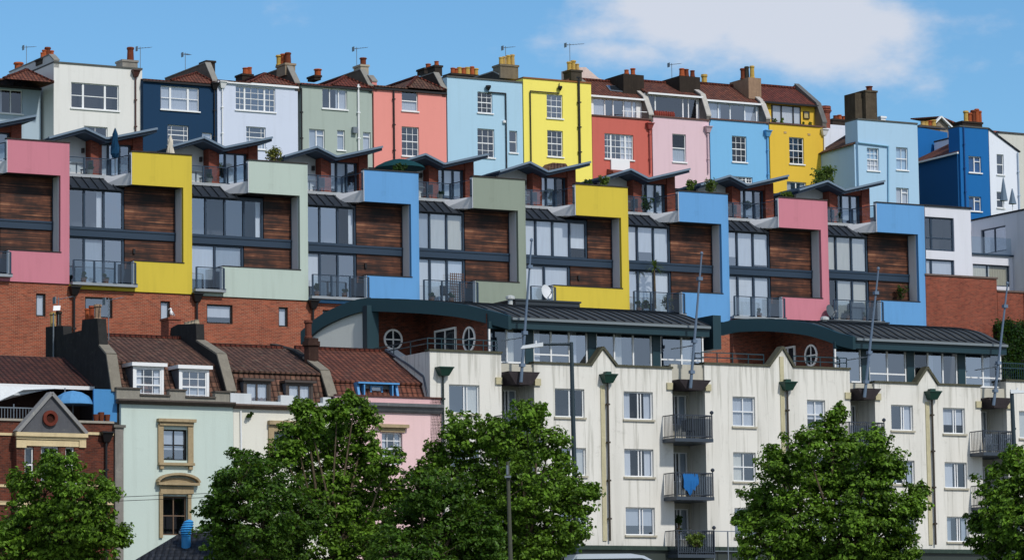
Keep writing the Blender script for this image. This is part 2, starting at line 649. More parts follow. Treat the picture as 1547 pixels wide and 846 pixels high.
def window(T, r, y, spec, fm, wallpart=None, curtain=None, sill=True, fw_=.06, gl=None, sillm=None, name='window', rnd=None, glow=None):
    """r = (x0,x1,z0,z1) hole; y = wall face"""
    x0, x1, z0, z1 = r
    S = SPEC[spec] if isinstance(spec, str) else spec
    yf = y + .11
    w, h = x1 - x0, z1 - z0
    m = MB()
    f = fw_
    m.box(x0, x0 + f, yf, yf + .07, z0, z1)
    m.box(x1 - f, x1, yf, yf + .07, z0, z1)
    m.box(x0 + f, x1 - f, yf, yf + .07, z1 - f, z1)
    m.box(x0 + f, x1 - f, yf, yf + .07, z0, z0 + f)
    for p, t in S.get('v', []):
        xc = x0 + w * p
        m.box(xc - t / 2, xc + t / 2, yf + .004, yf + .066, z0 + f, z1 - f)
    for p, t in S.get('h', []):
        zc = z0 + h * p
        m.box(x0 + f, x1 - f, yf - .004, yf + .06, zc - t / 2, zc + t / 2)
    mw = .032
    for p in S.get('mv', []):
        xc = x0 + w * p
        m.box(xc - mw / 2, xc + mw / 2, yf + .012, yf + .05, z0 + f, z1 - f)
    for p in S.get('mh', []):
        zc = z0 + h * p
        m.box(x0 + f, x1 - f, yf + .016, yf + .046, zc - mw / 2, zc + mw / 2)
    if 'top' in S:
        a, b, c = S['top']
        zc = z0 + h * c
        m.box(x0 + w * a, x0 + w * b, yf + .001, yf + .064, zc - .03, zc + .03)
    wo = T.part(name, m, fm, parent=wallpart)
    g = MB()
    g.face([(x0 + f, yf + .04, z0 + f), (x1 - f, yf + .04, z0 + f), (x1 - f, yf + .04, z1 - f), (x0 + f, yf + .04, z1 - f)])
    T.part('pane', g, gl or glass(), parent=wo if wallpart is None else wo)
    if sill:
        s = bx(x0 - .07, x1 + .07, y - .09, y + .12, z0 - .09, z0 - .002)
        T.part('sill', s, sillm or fm, parent=wo)
    if curtain:
        kind, colr = curtain
        c = MB()
        yc = yf + .1
        def pleat(a, b, za, zb):
            n = max(2, int((b - a) / .09))
            pts = [(a + (b - a) * k / n, yc + (.02 if k % 2 else 0)) for k in range(n + 1)]
            for (p, q), (p2, q2) in zip(pts, pts[1:]):
                c.face([(p, q, za), (p2, q2, za), (p2, q2, zb), (p, q, zb)])
        if kind == 'full': pleat(x0, x1, z0, z1)
        elif kind == 'sides':
            pleat(x0, x0 + w * .28, z0, z1); pleat(x1 - w * .25, x1, z0, z1)
        elif kind == 'left': pleat(x0, x0 + w * .45, z0, z1)
        elif kind == 'right': pleat(x1 - w * .42, x1, z0, z1)
        elif kind == 'half': pleat(x0, x1, z0, z0 + h * .5)
        elif kind == 'blind': c.face([(x0, yc, z0 + h * .0), (x1, yc, z0 + h * .0), (x1, yc, z1), (x0, yc, z1)])
        elif kind == 'blindtop': c.face([(x0, yc, z0 + h * .35), (x1, yc, z0 + h * .35), (x1, yc, z1), (x0, yc, z1)])
        T.part('blind' if 'blind' in kind else 'curtain', c, fabric(*colr), parent=wo)
    return wo


def rcur(p=.5):
    if random.random() > p: return None
    return (random.choice(['full', 'sides', 'left', 'right', 'blindtop', 'half']), random.choice(CUR))


def pipe(T, x, z0, z1, y, m, hopper=True, r=.055, name='drainpipe', hs=1.0):
    b = MB()
    b.cyl((x, y - .1, z0), (x, y - .1, z1), r, n=8)
    k = z0 + 1
    while k < z1:
        b.box(x - r * 1.6, x + r * 1.6, y - .12 - r, y, k, k + .08)
        k += 1.8
    p = T.part(name, b, m)
    if hopper:
        h = MB()
        a, c = .14 * hs, .26 * hs
        h.hull8([(x - a, y - .22, z1), (x + a, y - .22, z1), (x + a, y - .01, z1), (x - a, y - .01, z1)],
                [(x - c, y - .22 - c * .5, z1 + .4 * hs), (x + c, y - .22 - c * .5, z1 + .4 * hs), (x + c, y - .01, z1 + .4 * hs), (x - c, y - .01, z1 + .4 * hs)])
        h.box(x - c * 1.12, x + c * 1.12, y - .25 - c * .6, y - .012, z1 + .4 * hs, z1 + .46 * hs)
        T.part('hopper', h, m, parent=p)
    return p


def pot(T, x, y, z, h, r, m, par, style=0):
    r = r * 1.3
    b = MB()
    if style == 0:
        prof = [(r, 0), (r * 1.05, .05), (r * .92, .1), (r * .8, h * .82), (r * .98, h * .86), (r * .98, h * .95), (r * .8, h)]
    else:
        prof = [(r * 1.05, 0), (r * 1.05, h * .12), (r * .85, h * .16), (r * .85, h * .8), (r * 1.15, h * .86), (r * 1.0, h)]
    prof = prof + [(r * .62, h), (r * .6, h * .8)]
    b.lathe((x, y, z), prof, 10)
    T.part('chimney_pot', b, m, parent=par)


def aerial(T, x, y, z, h, par=None, n=5, ang=.5, L=.9):
    b = MB()
    b.cyl((x, y, z), (x, y, z + h), .022, n=5)
    zc = z + h - .1
    dx, dy = math.cos(ang), math.sin(ang)
    b.cyl((x - dx * L * .3, y - dy * L * .3, zc - .05), (x + dx * L, y + dy * L, zc + .16), .016, n=4)
    for k in range(n):
        t = -.25 * L + 1.2 * L * k / (n - 1)
        w = .26 - .02 * k
        cx, cy, cz = x + dx * t, y + dy * t, zc + .16 * t / L
        b.cyl((cx - dy * w, cy + dx * w, cz), (cx + dy * w, cy - dx * w, cz), .011, n=4)
    b.box(x - dx * L * .3 - .02, x - dx * L * .3 + .02, y - .16, y + .16, zc - .22, zc + .1)
    T.part('aerial', b, GREYM(), parent=par)


# ------------------------------------------------------------------ foliage
def leaves(mb, c, R3, n, size, rng, up=.35, hollow=.0, bias=Vector((0, 0, 0))):
    """n small bent leaf blades in an ellipsoid clump centred c with radii R3"""
    for _ in range(n):
        while True:
            p = Vector((rng.uniform(-1, 1), rng.uniform(-1, 1), rng.uniform(-1, 1)))
            if hollow < p.length <= 1: break
        q = Vector((c[0] + p.x * R3[0], c[1] + p.y * R3[1], c[2] + p.z * R3[2]))
        nrm = (Vector((rng.gauss(0, 1), rng.gauss(0, 1), rng.gauss(0, 1))).normalized() * .75 + p * .6 + bias + Vector((0, 0, up))).normalized()
        t = nrm.orthogonal().normalized()
        a = rng.uniform(0, 6.28)
        b = nrm.cross(t)
        d1 = t * math.cos(a) + b * math.sin(a)
        d2 = nrm.cross(d1)
        s = size * rng.uniform(.6, 1.3)
        i = len(mb.v)
        k = nrm * s * .18
        mb.v += [tuple(q - d1 * s * .5), tuple(q + d2 * s * .36 + k), tuple(q + d1 * s * .55), tuple(q - d2 * s * .36 + k)]
        mb.f.append([i, i + 1, i + 2]); mb.m.append(0)
        mb.f.append([i, i + 2, i + 3]); mb.m.append(0)


def fast_mesh(name, mb, mats, off):
    ox, oy, oz = off
    me = bpy.data.meshes.new(name)
    me.from_pydata([(x - ox, y - oy, z - oz) for x, y, z in mb.v], [], mb.f)
    for m in mats: me.materials.append(m)
    me.update()
    return me


def addchild(T, name, me, parent=None):
    o = bpy.data.objects.new(name, me)
    COL.objects.link(o)
    o.parent = parent or T.o
    return o


def tree(label, Y, lobes, trunk_px, seed, mat, dens=1.0, lsize=.175, zb=6.5):
    """lobes: (px, py, r_px) blobs of the crown seen at depth Y"""
    rng = random.Random(seed)
    S = F / Y
    tx, _ = W.at(trunk_px, 800, Y)
    T = Thing('broadleaf_tree', label, 'tree', W, (tx, Y, zb), 'street trees in front of the houses')
    mb = MB()
    limbs = MB()
    zs = min(W.at(px, py, Y)[1] for px, py, r in lobes)
    fork = Vector((tx, Y, zb + max(1.8, (zs - zb) * .55)))
    limbs.cyl((tx, Y, zb - .3), tuple(fork), .24, .19, 10)
    for li, (px, py, rp) in enumerate(lobes):
        x, z = W.at(px, py, Y)
        r = rp / S * .88
        yo = rng.uniform(-.8, .8) * max(.6, 2.2 - abs(x - tx) * .3)
        c = Vector((x, Y + yo, z))
        mid = fork.lerp(c, .5) + Vector((rng.uniform(-.4, .4), rng.uniform(-.4, .4), -.2))
        limbs.cyl(tuple(fork), tuple(mid), .09, .055, 6)
        limbs.cyl(tuple(mid), tuple(c), .055, .02, 5)
        ncl = int(44 * r * r * dens) + 8
        for _ in range(4):
            a = rng.uniform(-1.3, 1.3)
            d = Vector((math.sin(a), rng.uniform(-.6, .3), math.cos(a) + .25)).normalized()
            p0 = c + Vector((rng.uniform(-.5, .5) * r, rng.uniform(-.3, .3) * r, 0)) + d * r * .8
            L = rng.uniform(.25, .6) * max(r, .7)
            limbs.cyl(tuple(c), tuple(p0 + d * L), .022, .006, 4, cap=False)
            for t in (.1, .4, .7, 1.0):
                s_ = .27 * (1.1 - t * .7)
                leaves(mb, p0 + d * L * t, (s_, s_, s_ * .9), int(6 + 12 * (1.1 - t)), lsize * .9, rng, up=.5, bias=d * .4)
        for k in range(ncl):
            v = Vector((rng.gauss(0, 1), rng.gauss(0, 1), rng.gauss(0, 1))).normalized()
            rr = r * (rng.uniform(.2, 1.0) ** .5) * (rng.uniform(.8, 1.08) if rng.random() < .7 else rng.uniform(1.08, 1.45))
            cc = c + Vector((v.x * rr, v.y * rr * 1.15, v.z * rr * .95))
            if k % 9 == 0: limbs.cyl(tuple(c), tuple(cc), .025, .008, 4, cap=False)
            cr = rng.uniform(.16, .42) if (cc - c).length < r * 1.08 else rng.uniform(.1, .24)
            leaves(mb, cc, (cr * 1.35, cr * 1.35, cr * .6), int(14 + 92 * cr), lsize, rng, up=.55, bias=v * .5)
    addchild(T, 'crown', fast_mesh('crown', mb, [mat], T.at))
    T.part('trunk', limbs, bark())
    return T


def shrub(label, row, x, y, z, r, n=260, mat=None, cat='shrub', name='shrub', ls=.13, group=None, spiky=False, seed=0, tall=1.0):
    rng = random.Random(seed + int(x * 100))
    T = Thing(name, label, cat, row, (x, y, z), group)
    mb = MB()
    st = MB()
    for k in range(max(4, int(n / 22))):
        a = rng.uniform(0, 6.28)
        d = r * rng.uniform(0, .8)
        hz = r * tall * rng.uniform(.3, 1.5)
        c = (x + math.cos(a) * d, y + math.sin(a) * d * .6, z + hz)
        st.cyl((x + math.cos(a) * d * .2, y, z), c, .025, .01, 4, cap=False)
        if spiky:
            leaves(mb, c, (.12, .12, r * .5), 18, ls, rng, up=1.0)
        else:
            leaves(mb, c, (r * .32, r * .3, r * .3), 22, ls, rng)
    addchild(T, 'foliage', fast_mesh('foliage', mb, [mat or leaf(30, 56, 20, 96, 128, 48)], T.at))
    T.part('stem', st, bark())
    return T
# ------------------------------------------------------------------ terrain
def struct(name, mb, mat, kind='structure'):
    o = bpy.data.objects.new(name, mb.mesh(name, [mat]))
    COL.objects.link(o)
    o['kind'] = kind
    return o


def build_terrain():
    # profile along the back direction of row A (local y), height z
    prof = [(-400, 0.9), (-75, 0.9), (-74.9, -1.0), (-46, -1.0), (-45.9, 6.4), (-8, 6.45), (14, 6.6), (24, 15), (30, 19.5), (40, 21), (52, 27),
            (75, 34), (84, 37.6), (110, 38.4), (160, 40), (400, 30), (1500, 20)]
    m = MB()
    rng = random.Random(3)
    xs = [-1500, -500] + list(range(-160, 170, 10)) + [500, 1500]
    for (ya, za), (yb, zb) in zip(prof, prof[1:]):
        n = max(1, int((yb - ya) / 8)) if 14 <= ya < 160 else 1
        for k in range(n):
            y0, y1 = ya + (yb - ya) * k / n, ya + (yb - ya) * (k + 1) / n
            z0, z1 = za + (zb - za) * k / n, za + (zb - za) * (k + 1) / n
            for a, b in zip(xs, xs[1:]):
                m.face([A.w(a, y0, z0), A.w(b, y0, z0), A.w(b, y1, z1), A.w(a, y1, z1)])
    struct('ground', m, ground('grass'))
    m = MB()
    m.face([A.w(-1500, -76, 0.0), A.w(1500, -76, 0.0), A.w(1500, -45, 0.0), A.w(-1500, -45, 0.0)])
    struct('water', m, ground('water'))
    m = MB()
    m.prism([(-44, 6.3), (-24, 6.3), (-24, 6.52), (-44, 6.52)], 'x', -200, 200)
    mm = MB()
    mm.v = [tuple(A.w(*p)) for p in m.v]; mm.f = m.f; mm.m = m.m
    struct('road', mm, ground('asphalt'))
    m = MB()
    m.prism([(-24, 6.3), (-1.2, 6.3), (-1.2, 6.64), (-24, 6.64)], 'x', -200, 200)
    mm = MB()
    mm.v = [tuple(A.w(*p)) for p in m.v]; mm.f = m.f; mm.m = m.m
    struct('pavement', mm, stone(150, 146, 138, .3))


build_terrain()

# ------------------------------------------------------------------ sky and sun
SUNEL = 44
sunv = Vector((.62, -.78, 0)).normalized() * math.cos(rad(SUNEL)) + Vector((0, 0, math.sin(rad(SUNEL))))
wd = bpy.data.worlds.new("World")
SC.world = wd
wd.use_nodes = True
nt = wd.node_tree
nt.nodes.clear()
wo = nt.nodes.new('ShaderNodeOutputWorld')
bg = nt.nodes.new('ShaderNodeBackground')
sky = nt.nodes.new('ShaderNodeTexSky')
sky.sky_type = 'NISHITA'
sky.sun_disc = False
sky.sun_elevation = rad(SUNEL)
sky.sun_rotation = math.atan2(sunv.x, sunv.y)
sky.air_density = 1.0
sky.dust_density = .3
sky.ozone_density = 3.0
bg.inputs['Strength'].default_value = .15
tc = nt.nodes.new('ShaderNodeTexCoord')


def wn(typ, **k):
    n = nt.nodes.new(typ)
    for a, b in k.items(): setattr(n, a, b)
    return n


def wmath(op, a, b=None, c=None):
    n = wn('ShaderNodeMath', operation=op)
    for i, v in enumerate((a, b, c)):
        if v is None: continue
        if isinstance(v, bpy.types.NodeSocket): nt.links.new(v, n.inputs[i])
        else: n.inputs[i].default_value = v
    return n.outputs[0]


# clouds: real directions in the sky, az/el in degrees from +Y
sep = wn('ShaderNodeSeparateXYZ')
nt.links.new(tc.outputs['Generated'], sep.inputs[0])
az = wmath('MULTIPLY', wmath('ARCTAN2', sep.outputs[0], sep.outputs[1]), 57.2958)
el = wmath('MULTIPLY', wmath('ARCSINE', sep.outputs[2]), 57.2958)


def azel(px, py):
    r = ray(px, py).normalized()
    return math.degrees(math.atan2(r.x, r.y)), math.degrees(math.asin(r.z))


cb = wn('ShaderNodeCombineXYZ')
nt.links.new(wmath('MULTIPLY', az, .55), cb.inputs[0])
nt.links.new(el, cb.inputs[1])
nz = wn('ShaderNodeTexNoise')
nt.links.new(cb.outputs[0], nz.inputs['Vector'])
nz.inputs['Scale'].default_value = .75
nz.inputs['Detail'].default_value = 8
nz.inputs['Roughness'].default_value = .58
tot = None
for px, py, rx, ry, wgt in ((1060, 20, 150, 85, 1.15), (1200, 45, 190, 85, 1.25), (1320, 35, 120, 60, .85), (970, 80, 90, 40, .7), (1530, 10, 120, 60, .15)):
    a0, e0 = azel(px, py)
    kx, ky = F / 57.2958 / rx, F / 57.2958 / ry
    dx = wmath('MULTIPLY', wmath('SUBTRACT', az, a0), kx)
    dy = wmath('MULTIPLY', wmath('SUBTRACT', el, e0), ky)
    d = wmath('ADD', wmath('MULTIPLY', dx, dx), wmath('MULTIPLY', dy, dy))
    g = wmath('MULTIPLY', wmath('POWER', 2.718, wmath('MULTIPLY', d, -1.0)), wgt)
    tot = g if tot is None else wmath('MAXIMUM', tot, g)
f = wmath('ADD', wmath('MULTIPLY', tot, 1.25), wmath('MULTIPLY', wmath('SUBTRACT', nz.outputs['Fac'], .5), 2.3))
# unseen clouds added behind the camera to raise the fill light
nz2 = wn('ShaderNodeTexNoise')
nt.links.new(tc.outputs['Generated'], nz2.inputs['Vector'])
nz2.inputs['Scale'].default_value = 3.0
nz2.inputs['Detail'].default_value = 6
mr = wn('ShaderNodeMapRange')
nt.links.new(f, mr.inputs[0])
mr.inputs[1].default_value = .22
mr.inputs[2].default_value = 1.0
mr.interpolation_type = 'SMOOTHSTEP'
behind = wmath('MULTIPLY', wmath('LESS_THAN', sep.outputs[1], 0), 1.0)
mr2 = wn('ShaderNodeMapRange')
nt.links.new(nz2.outputs['Fac'], mr2.inputs[0])
mr2.inputs[1].default_value = .36
mr2.inputs[2].default_value = .58
cl = wmath('MAXIMUM', mr.outputs[0], wmath('MULTIPLY', behind, wmath('MULTIPLY', mr2.outputs[0], 1.0)))
hs = wn('ShaderNodeHueSaturation')
hs.inputs['Saturation'].default_value = 1.02
hs.inputs['Value'].default_value = 1.0
hs.inputs['Hue'].default_value = .5
nt.links.new(sky.outputs[0], hs.inputs['Color'])
# the low sky of the model is pale; tint it to the clear blue of the day
tint = wn('ShaderNodeMix', data_type='RGBA', blend_type='MULTIPLY')
tint.inputs['Factor'].default_value = 1.0
tint.inputs[7].default_value = (.46, .66, .76, 1)
nt.links.new(hs.outputs[0], tint.inputs[6])
mxc = wn('ShaderNodeMix', data_type='RGBA', blend_type='MIX')
nt.links.new(wmath('MULTIPLY', cl, .82), mxc.inputs['Factor'])
nt.links.new(tint.outputs[2], mxc.inputs[6])
CLOUD = mxc.inputs[7]
CLOUD.default_value = (4.5, 4.55, 4.9, 1)
nt.links.new(mxc.outputs[2], bg.inputs['Color'])
nt.links.new(bg.outputs[0], wo.inputs['Surface'])

sd = bpy.data.lights.new('sun', 'SUN')
sd.energy = 2.7
sd.angle = rad(2.5)
sd.color = (1.0, .95, .87)
so = bpy.data.objects.new('sun', sd)
COL.objects.link(so)
so.rotation_euler = sunv.to_track_quat('Z', 'Y').to_euler()
SC.view_settings.view_transform = 'Standard'
SC.view_settings.look = 'None'
SC.view_settings.exposure = .12
SC.view_settings.gamma = 1
SC.cycles.max_bounces = 5
SC.cycles.transparent_max_bounces = 8
SC.cycles.caustics_reflective = False
SC.cycles.caustics_refractive = False

# ------------------------------------------------------------------ ROW C : the painted terrace on the hill
ZC = 37.5


def chim(T, row, x0, x1, yt, yb, dep, mat, pots=(), deep=1.1, cap=True, name='chimney', par=None):
    r = row.rect(x0, x1, yt, yb, dep)
    m = MB()
    m.box(r[0], r[1], dep, dep + deep, r[2], r[3] - (.14 if cap else 0))
    if cap: m.box(r[0] - .06, r[1] + .06, dep - .06, dep + deep + .06, r[3] - .14, r[3])
    c = T.part(name, m, mat, parent=par)
    for pp in pots:
        px, pw, pt, pm = pp[:4]
        yy = dep + (deep * .5 if len(pp) < 5 else pp[4])
        x, zt = row.at(px, pt, yy)
        s = F / ((CAM - row.w(x, yy, zt)).length)
        pot(T, x, yy, r[3], max(.3, zt - r[3]), pw / s / 2, pm() if callable(pm) else pm, c, style=random.choice((0, 1)))
    return c


def party(T, x, Z, mat, y0=0.0, h0=.25, y1=1.2, h1=1.7, y2=8.0, h2=None, w=.36, lead=True):
    h2 = h1 if h2 is None else h2
    m = MB()
    prof = [(y0, Z - .3), (y0, Z + h0), (y1, Z + h1), (y2, Z + h2), (y2, Z - .3)]
    m.prism(prof, 'x', x - w / 2, x + w / 2)
    p = T.part('party_wall', m, mat)
    c = MB()
    t = .07
    c.prism([(y0 - .05, Z + h0 + .003), (y1, Z + h1 + .003), (y2, Z + h2 + .003), (y2, Z + h2 + t), (y1 - .02, Z + h1 + t + .01), (y0 - .05, Z + h0 + t + .02)], 'x', x - w / 2 - .04, x + w / 2 + .04)
    T.part('coping', c, stone(150, 148, 142, .5) if lead else mat, parent=p)
    return p


def valley_roof(T, X0, X1, Z, D, va=.36, ri=.80, hr=.95, hl=.8, mat=None, hip=1.1):
    """front strip of an M roof: falls from the left party wall to a valley, rises to a ridge, falls to the right"""
    mat = mat or tiles(0)
    w = X1 - X0
    xv, xr = X0 + w * va, X0 + w * ri
    m = MB()
    e = .02
    f = -.18
    m.slab((X0, f, Z + .06), (xv, f, Z + .06), (xv, D, Z + .35), (X0, D, Z + hl), .08)
    m.slab((xv, f, Z + .06), (xr, hip, Z + hr), (xr, D, Z + hr), (xv, D, Z + .35), .08)
    m.v += [(xv, f, Z + .065), (X1, f, Z + .065), (xr, hip, Z + hr + .005), (xr, hip + .01, Z + .05)]
    i = len(m.v) - 4
    m.f += [[i, i + 1, i + 2]]; m.m += [0]
    m.slab((xr, hip, Z + hr), (X1, f, Z + .06), (X1, D, Z + .25), (xr, D, Z + hr), .08)
    r = T.part('roof', m, mat)
    c = MB()
    c.beam((xr, hip, Z + hr + .05), (xr, D, Z + hr + .05), .22, .12)
    c.beam((X1 - .05, f, Z + .12), (xr, hip, Z + hr + .05), .16, .1)
    c.beam((xv, f, Z + .12), (xr, hip, Z + hr + .05), .16, .1)
    T.part('ridge_tile', c, tiles(2), parent=r)
    return r


def gutter(T, X0, X1, Z, y=0, m=None):
    b = bx(X0, X1, y - .16, y - .003, Z - .12, Z + .02)
    T.part('gutter', b, m or BLACK())


def chouse(label, x0, x1, yt0, yt1, wm, wins, dep=0, D=9.0, roof='parapet', cop=None, cat='terraced house', name='terraced_house', side=True):
    X0, Z0 = C.at(x0, yt0, dep)
    X1, Z1 = C.at(x1, yt1, dep)
    Z = (Z0 + Z1) / 2
    T = Thing(name, label, cat, C, ((X0 + X1) / 2, dep, ZC), 'painted terrace along the top of the hill')
    holes = [C.rect(*w[:4], dep) for w in wins]
    m = MB()
    m.body(X0 + .012, X1 - .012, dep, dep + D, ZC, Z, holes, rev=.8)
    T.part('wall', m, [wm, ROOM()])
    for h, w in zip(holes, wins):
        sp = w[4]
        fm = w[5]() if len(w) > 5 and w[5] else WHITE()
        cu = w[6] if len(w) > 6 else rcur(.45)
        window(T, h, dep, sp, fm, curtain=cu, sillm=None)
    if roof == 'parapet':
        m = MB()
        cw = .34
        m.box(X0, X1, dep - .06, dep + cw, Z, Z + .11)
        m.box(X0, X0 + cw, dep + cw, dep + D, Z, Z + .11)
        m.box(X1 - cw, X1, dep + cw, dep + D, Z, Z + .11)
        T.part('coping', m, cop or stone(96, 98, 96, .4))
    T.X0, T.X1, T.Z, T.dep = X0, X1, Z, dep
    return T


ORG = lambda: stone(176, 92, 56, .5)
YEL = lambda: stone(206, 172, 92, .5)
STK = lambda: stone(78, 72, 64, .7)
DKST = lambda: stone(60, 52, 46, .6)
BRN = lambda: stone(120, 64, 44, .5)

# --- pale blue grey house at far left
T = chouse('pale grey blue painted house at the far left end of the upper terrace', -48, 62, 126, 135, stucco(172, 192, 208),
           [(-20, 34, 135, 171, 'case3', None, ('left', CUR[0]))], dep=2.2, roof='none')
valley_roof(T, T.X0, T.X1, T.Z, 7, va=.3, ri=.72, hr=1.0)
gutter(T, T.X0, T.X1, T.Z, 2.2)
chim(T, C, 21, 34, 110, 118, 9, STK(), [(28, 11, 95, ORG)])
aerial(T, C.X(40, 100, 8), 8, C.Z(40, 100, 8) - .8, 2.2)

# --- big white house
T = chouse('tall off white rendered house with a plain parapet and a wide three part window', 81, 215, 97, 104.5, stucco(226, 226, 222, .18, .2),
           [(107.5, 179.5, 127, 165.5, 'tri', None, None), (127, 162.5, 191.5, 226, 'sash22', None, None)], dep=.4, D=9)
pipe(T, C.X(204, 120, .4), C.Z(204, 215, .4), C.Z(204, 117, .4), .4, paint(78, 50, 46))
party(T, T.X0 + .2, T.Z, stucco(204, 206, 206, .25, .3), .4, .15, 1.2, .65, 8.5, .65)
chim(T, C, 63, 83, 88, 97, 2.4, STK(), [(67, 6, 76, ORG), (72, 7, 72, BRN), (78, 6, 77, ORG), (64, 5, 80, ORG)])
chim(T, C, 185, 208, 91, 104, 2.2, stone(150, 146, 138, .5), [(197, 9, 72, BRN)])
aerial(T, C.X(212, 98, 3), 3, C.Z(212, 104, 3), 1.5, ang=.2)

# --- navy
NV = stucco(22, 58, 92, .3, .12)
T = chouse('dark navy blue painted house between two white houses', 216, 327, 122, 128.5, NV,
           [(243, 301, 131.5, 167, 'tri', None, ('full', CUR[1])), (253.5, 285, 189.5, 220, 'sash68', None, None), (305.5, 320.5, 201, 214, 'plain', None, ('blind', CUR[0]))], roof='none')
valley_roof(T, T.X0, T.X1, T.Z, 7, ri=.82)
gutter(T, T.X0, T.X1, T.Z)
party(T, T.X1 - .1, T.Z, stone(120, 108, 98, .5))
chim(T, C, 312, 325, 92, 110, 1.6, DKST(), cap=True)
pipe(T, C.X(323, 140), C.Z(323, 230), C.Z(323, 136), 0, BLACK())
aerial(T, C.X(280, 106, 5), 5, C.Z(280, 106, 5), 1.2, ang=.9, L=1.2)

# --- lavender white
T = chouse('very pale lavender white house with small paned windows next to the navy house', 328, 450, 123.5, 131, stucco(206, 216, 236, .2, .12),
           [(356, 416, 132, 168, 'tri6', None, None), (372, 401.5, 192, 225, 'sash68', None, ('half', CUR[1]))], roof='none')
valley_roof(T, T.X0, T.X1, T.Z, 7, va=.4, ri=.68)
gutter(T, T.X0, T.X1, T.Z, 0, WHITE())
pipe(T, C.X(335, 140), C.Z(335, 225), C.Z(335, 134), 0, WHITE())
party(T, T.X1 - .05, T.Z, stone(92, 84, 76, .6), h1=1.6)
chim(T, C, 431, 446, 96, 114, 1.2, stone(168, 150, 128, .5), [(422, 8, 84, YEL, 1.2), (428, 8, 82, ORG, 1.0), (435, 8, 80, BRN, .5)], deep=1.4)
chim(T, C, 366, 382, 112, 122, 5, DKST(), [(371, 8, 103, ORG), (377, 6, 102, ORG)])

# --- sage
T = chouse('sage green house with casement windows and a white drainpipe', 454, 562, 129, 134, stucco(168, 182, 174, .28, .2),
           [(487, 524.5, 134.5, 165, 'case3', None, ('right', CUR[1])), (467, 490.5, 195.5, 225, 'case2b', None, ('blind', CUR[3])),
            (509.5, 521, 197, 227, dict(h=[(.75, .06)]), None, ('blind', CUR[3])), (548.5, 560, 200, 228, dict(h=[(.75, .06)]), None, ('blind', CUR[1]))], roof='none')
valley_roof(T, T.X0, T.X1, T.Z, 7, va=.42, ri=.72, mat=tiles(2))
gutter(T, T.X0, T.X1, T.Z)
pipe(T, C.X(540.5, 150), C.Z(540, 232), C.Z(540, 128), 0, WHITE(), hopper=False, r=.07)
pipe(T, C.X(454.5, 150), C.Z(454, 232), C.Z(454, 134), 0, BLACK(), hopper=False, r=.06)
b = bx(C.X(531, 195), C.X(537.5, 195), -.3, -.004, C.Z(534, 202), C.Z(534, 193))
T.part('boiler_flue', b, GREYM())
party(T, T.X1 - .1, T.Z, stone(112, 104, 92, .6), h1=1.55)
chim(T, C, 545, 557, 98, 112, 1.4, stone(190, 180, 160, .5), [(548.5, 8, 88, BRN)])
chim(T, C, 475, 485, 114, 121, 5, DKST(), [(480, 9, 105, ORG)])
aerial(T, C.X(539, 98, 3), 3, C.Z(539, 112, 3), 1.9, ang=.1, n=6)

# --- salmon
T = chouse('salmon pink painted house in the middle of the upper terrace', 564, 674, 134, 140, stucco(238, 148, 138, .16, .06),
           [(607, 631.5, 137.8, 168, 'sash11', None, ('half', CUR[1])), (607, 633, 192, 236, 'sash', None, None)], roof='none')
valley_roof(T, T.X0, T.X1, T.Z + .1, 7, va=.45, ri=.7, mat=tiles(1), hr=1.1)
gutter(T, T.X0, T.X1, T.Z)
pipe(T, C.X(594, 150), C.Z(594, 250), C.Z(594, 138), 0, BLACK(), hopper=False, r=.06)
party(T, T.X1 - .15, T.Z, stone(70, 60, 54, .6), h1=1.6)
party(T, T.X0 + .1, T.Z, stucco(226, 140, 130), h0=.4, y1=.6, h1=.9)
chim(T, C, 657, 668, 99, 115, 2.0, DKST(), [(659.5, 6, 93, ORG)])
chim(T, C, 641, 652, 103, 112, 4.5, DKST(), [(647, 7, 97, ORG)])

# --- light blue tall
LB = stucco(168, 206, 230, .14, .1)
T = chouse('light blue painted house with a flat parapet and black pipes beside the yellow house', 675, 789, 118.5, 124.5, LB,
           [(721.5, 744, 139.5, 171, 'sash', None, None), (721.5, 747, 195, 238, 'sash', None, None), (769.5, 781.5, 198, 231, 'sash11', None, None)])
b = MB()
xa, xb = C.X(737, 140), C.X(763, 140)
zz = C.Z(750, 141)
b.cyl((xa, -.1, zz), (xb, -.1, zz), .05)
b.cyl((xb, -.1, zz), (xb, -.1, C.Z(763, 262)), .05)
T.part('drainpipe', b, BLACK())
h = MB().lathe((C.X(735.5, 134), -.22, C.Z(735.5, 138)), [(.06, 0), (.2, .22), (.2, .36)], 8)
T.part('hopper', h, BLACK())
b = MB(); b.lathe((C.X(761, 187), -.07, C.Z(761, 187)), [(.02, 0), (.13, .04), (.13, .2), (.02, .24)], 10)
T.part('vent_cap', b, WHITE())
chim(T, C, 682, 722, 112, 121, 6, DKST(), [(684, 6, 103, ORG), (689, 5, 104, ORG), (694, 6, 102, YEL), (700, 6, 103, ORG), (706, 7, 102, YEL), (713, 6, 101, ORG), (719, 6, 104, YEL)], deep=1.2)
chim(T, C, 756, 783, 98, 119, 2.0, stone(130, 118, 100, .6), [(757, 6, 87, YEL), (762, 6, 86, BUFF), (768, 6, 84, YEL), (774, 6, 83, BUFF)])
party(T, T.X1 - .5, T.Z, stone(64, 60, 56, .6), y0=2.2, y1=3, h1=1.25, h0=.9, y2=9)
aerial(T, C.X(768, 82, 2), 2.4, C.Z(768, 98, 2), 1.4, ang=.3)

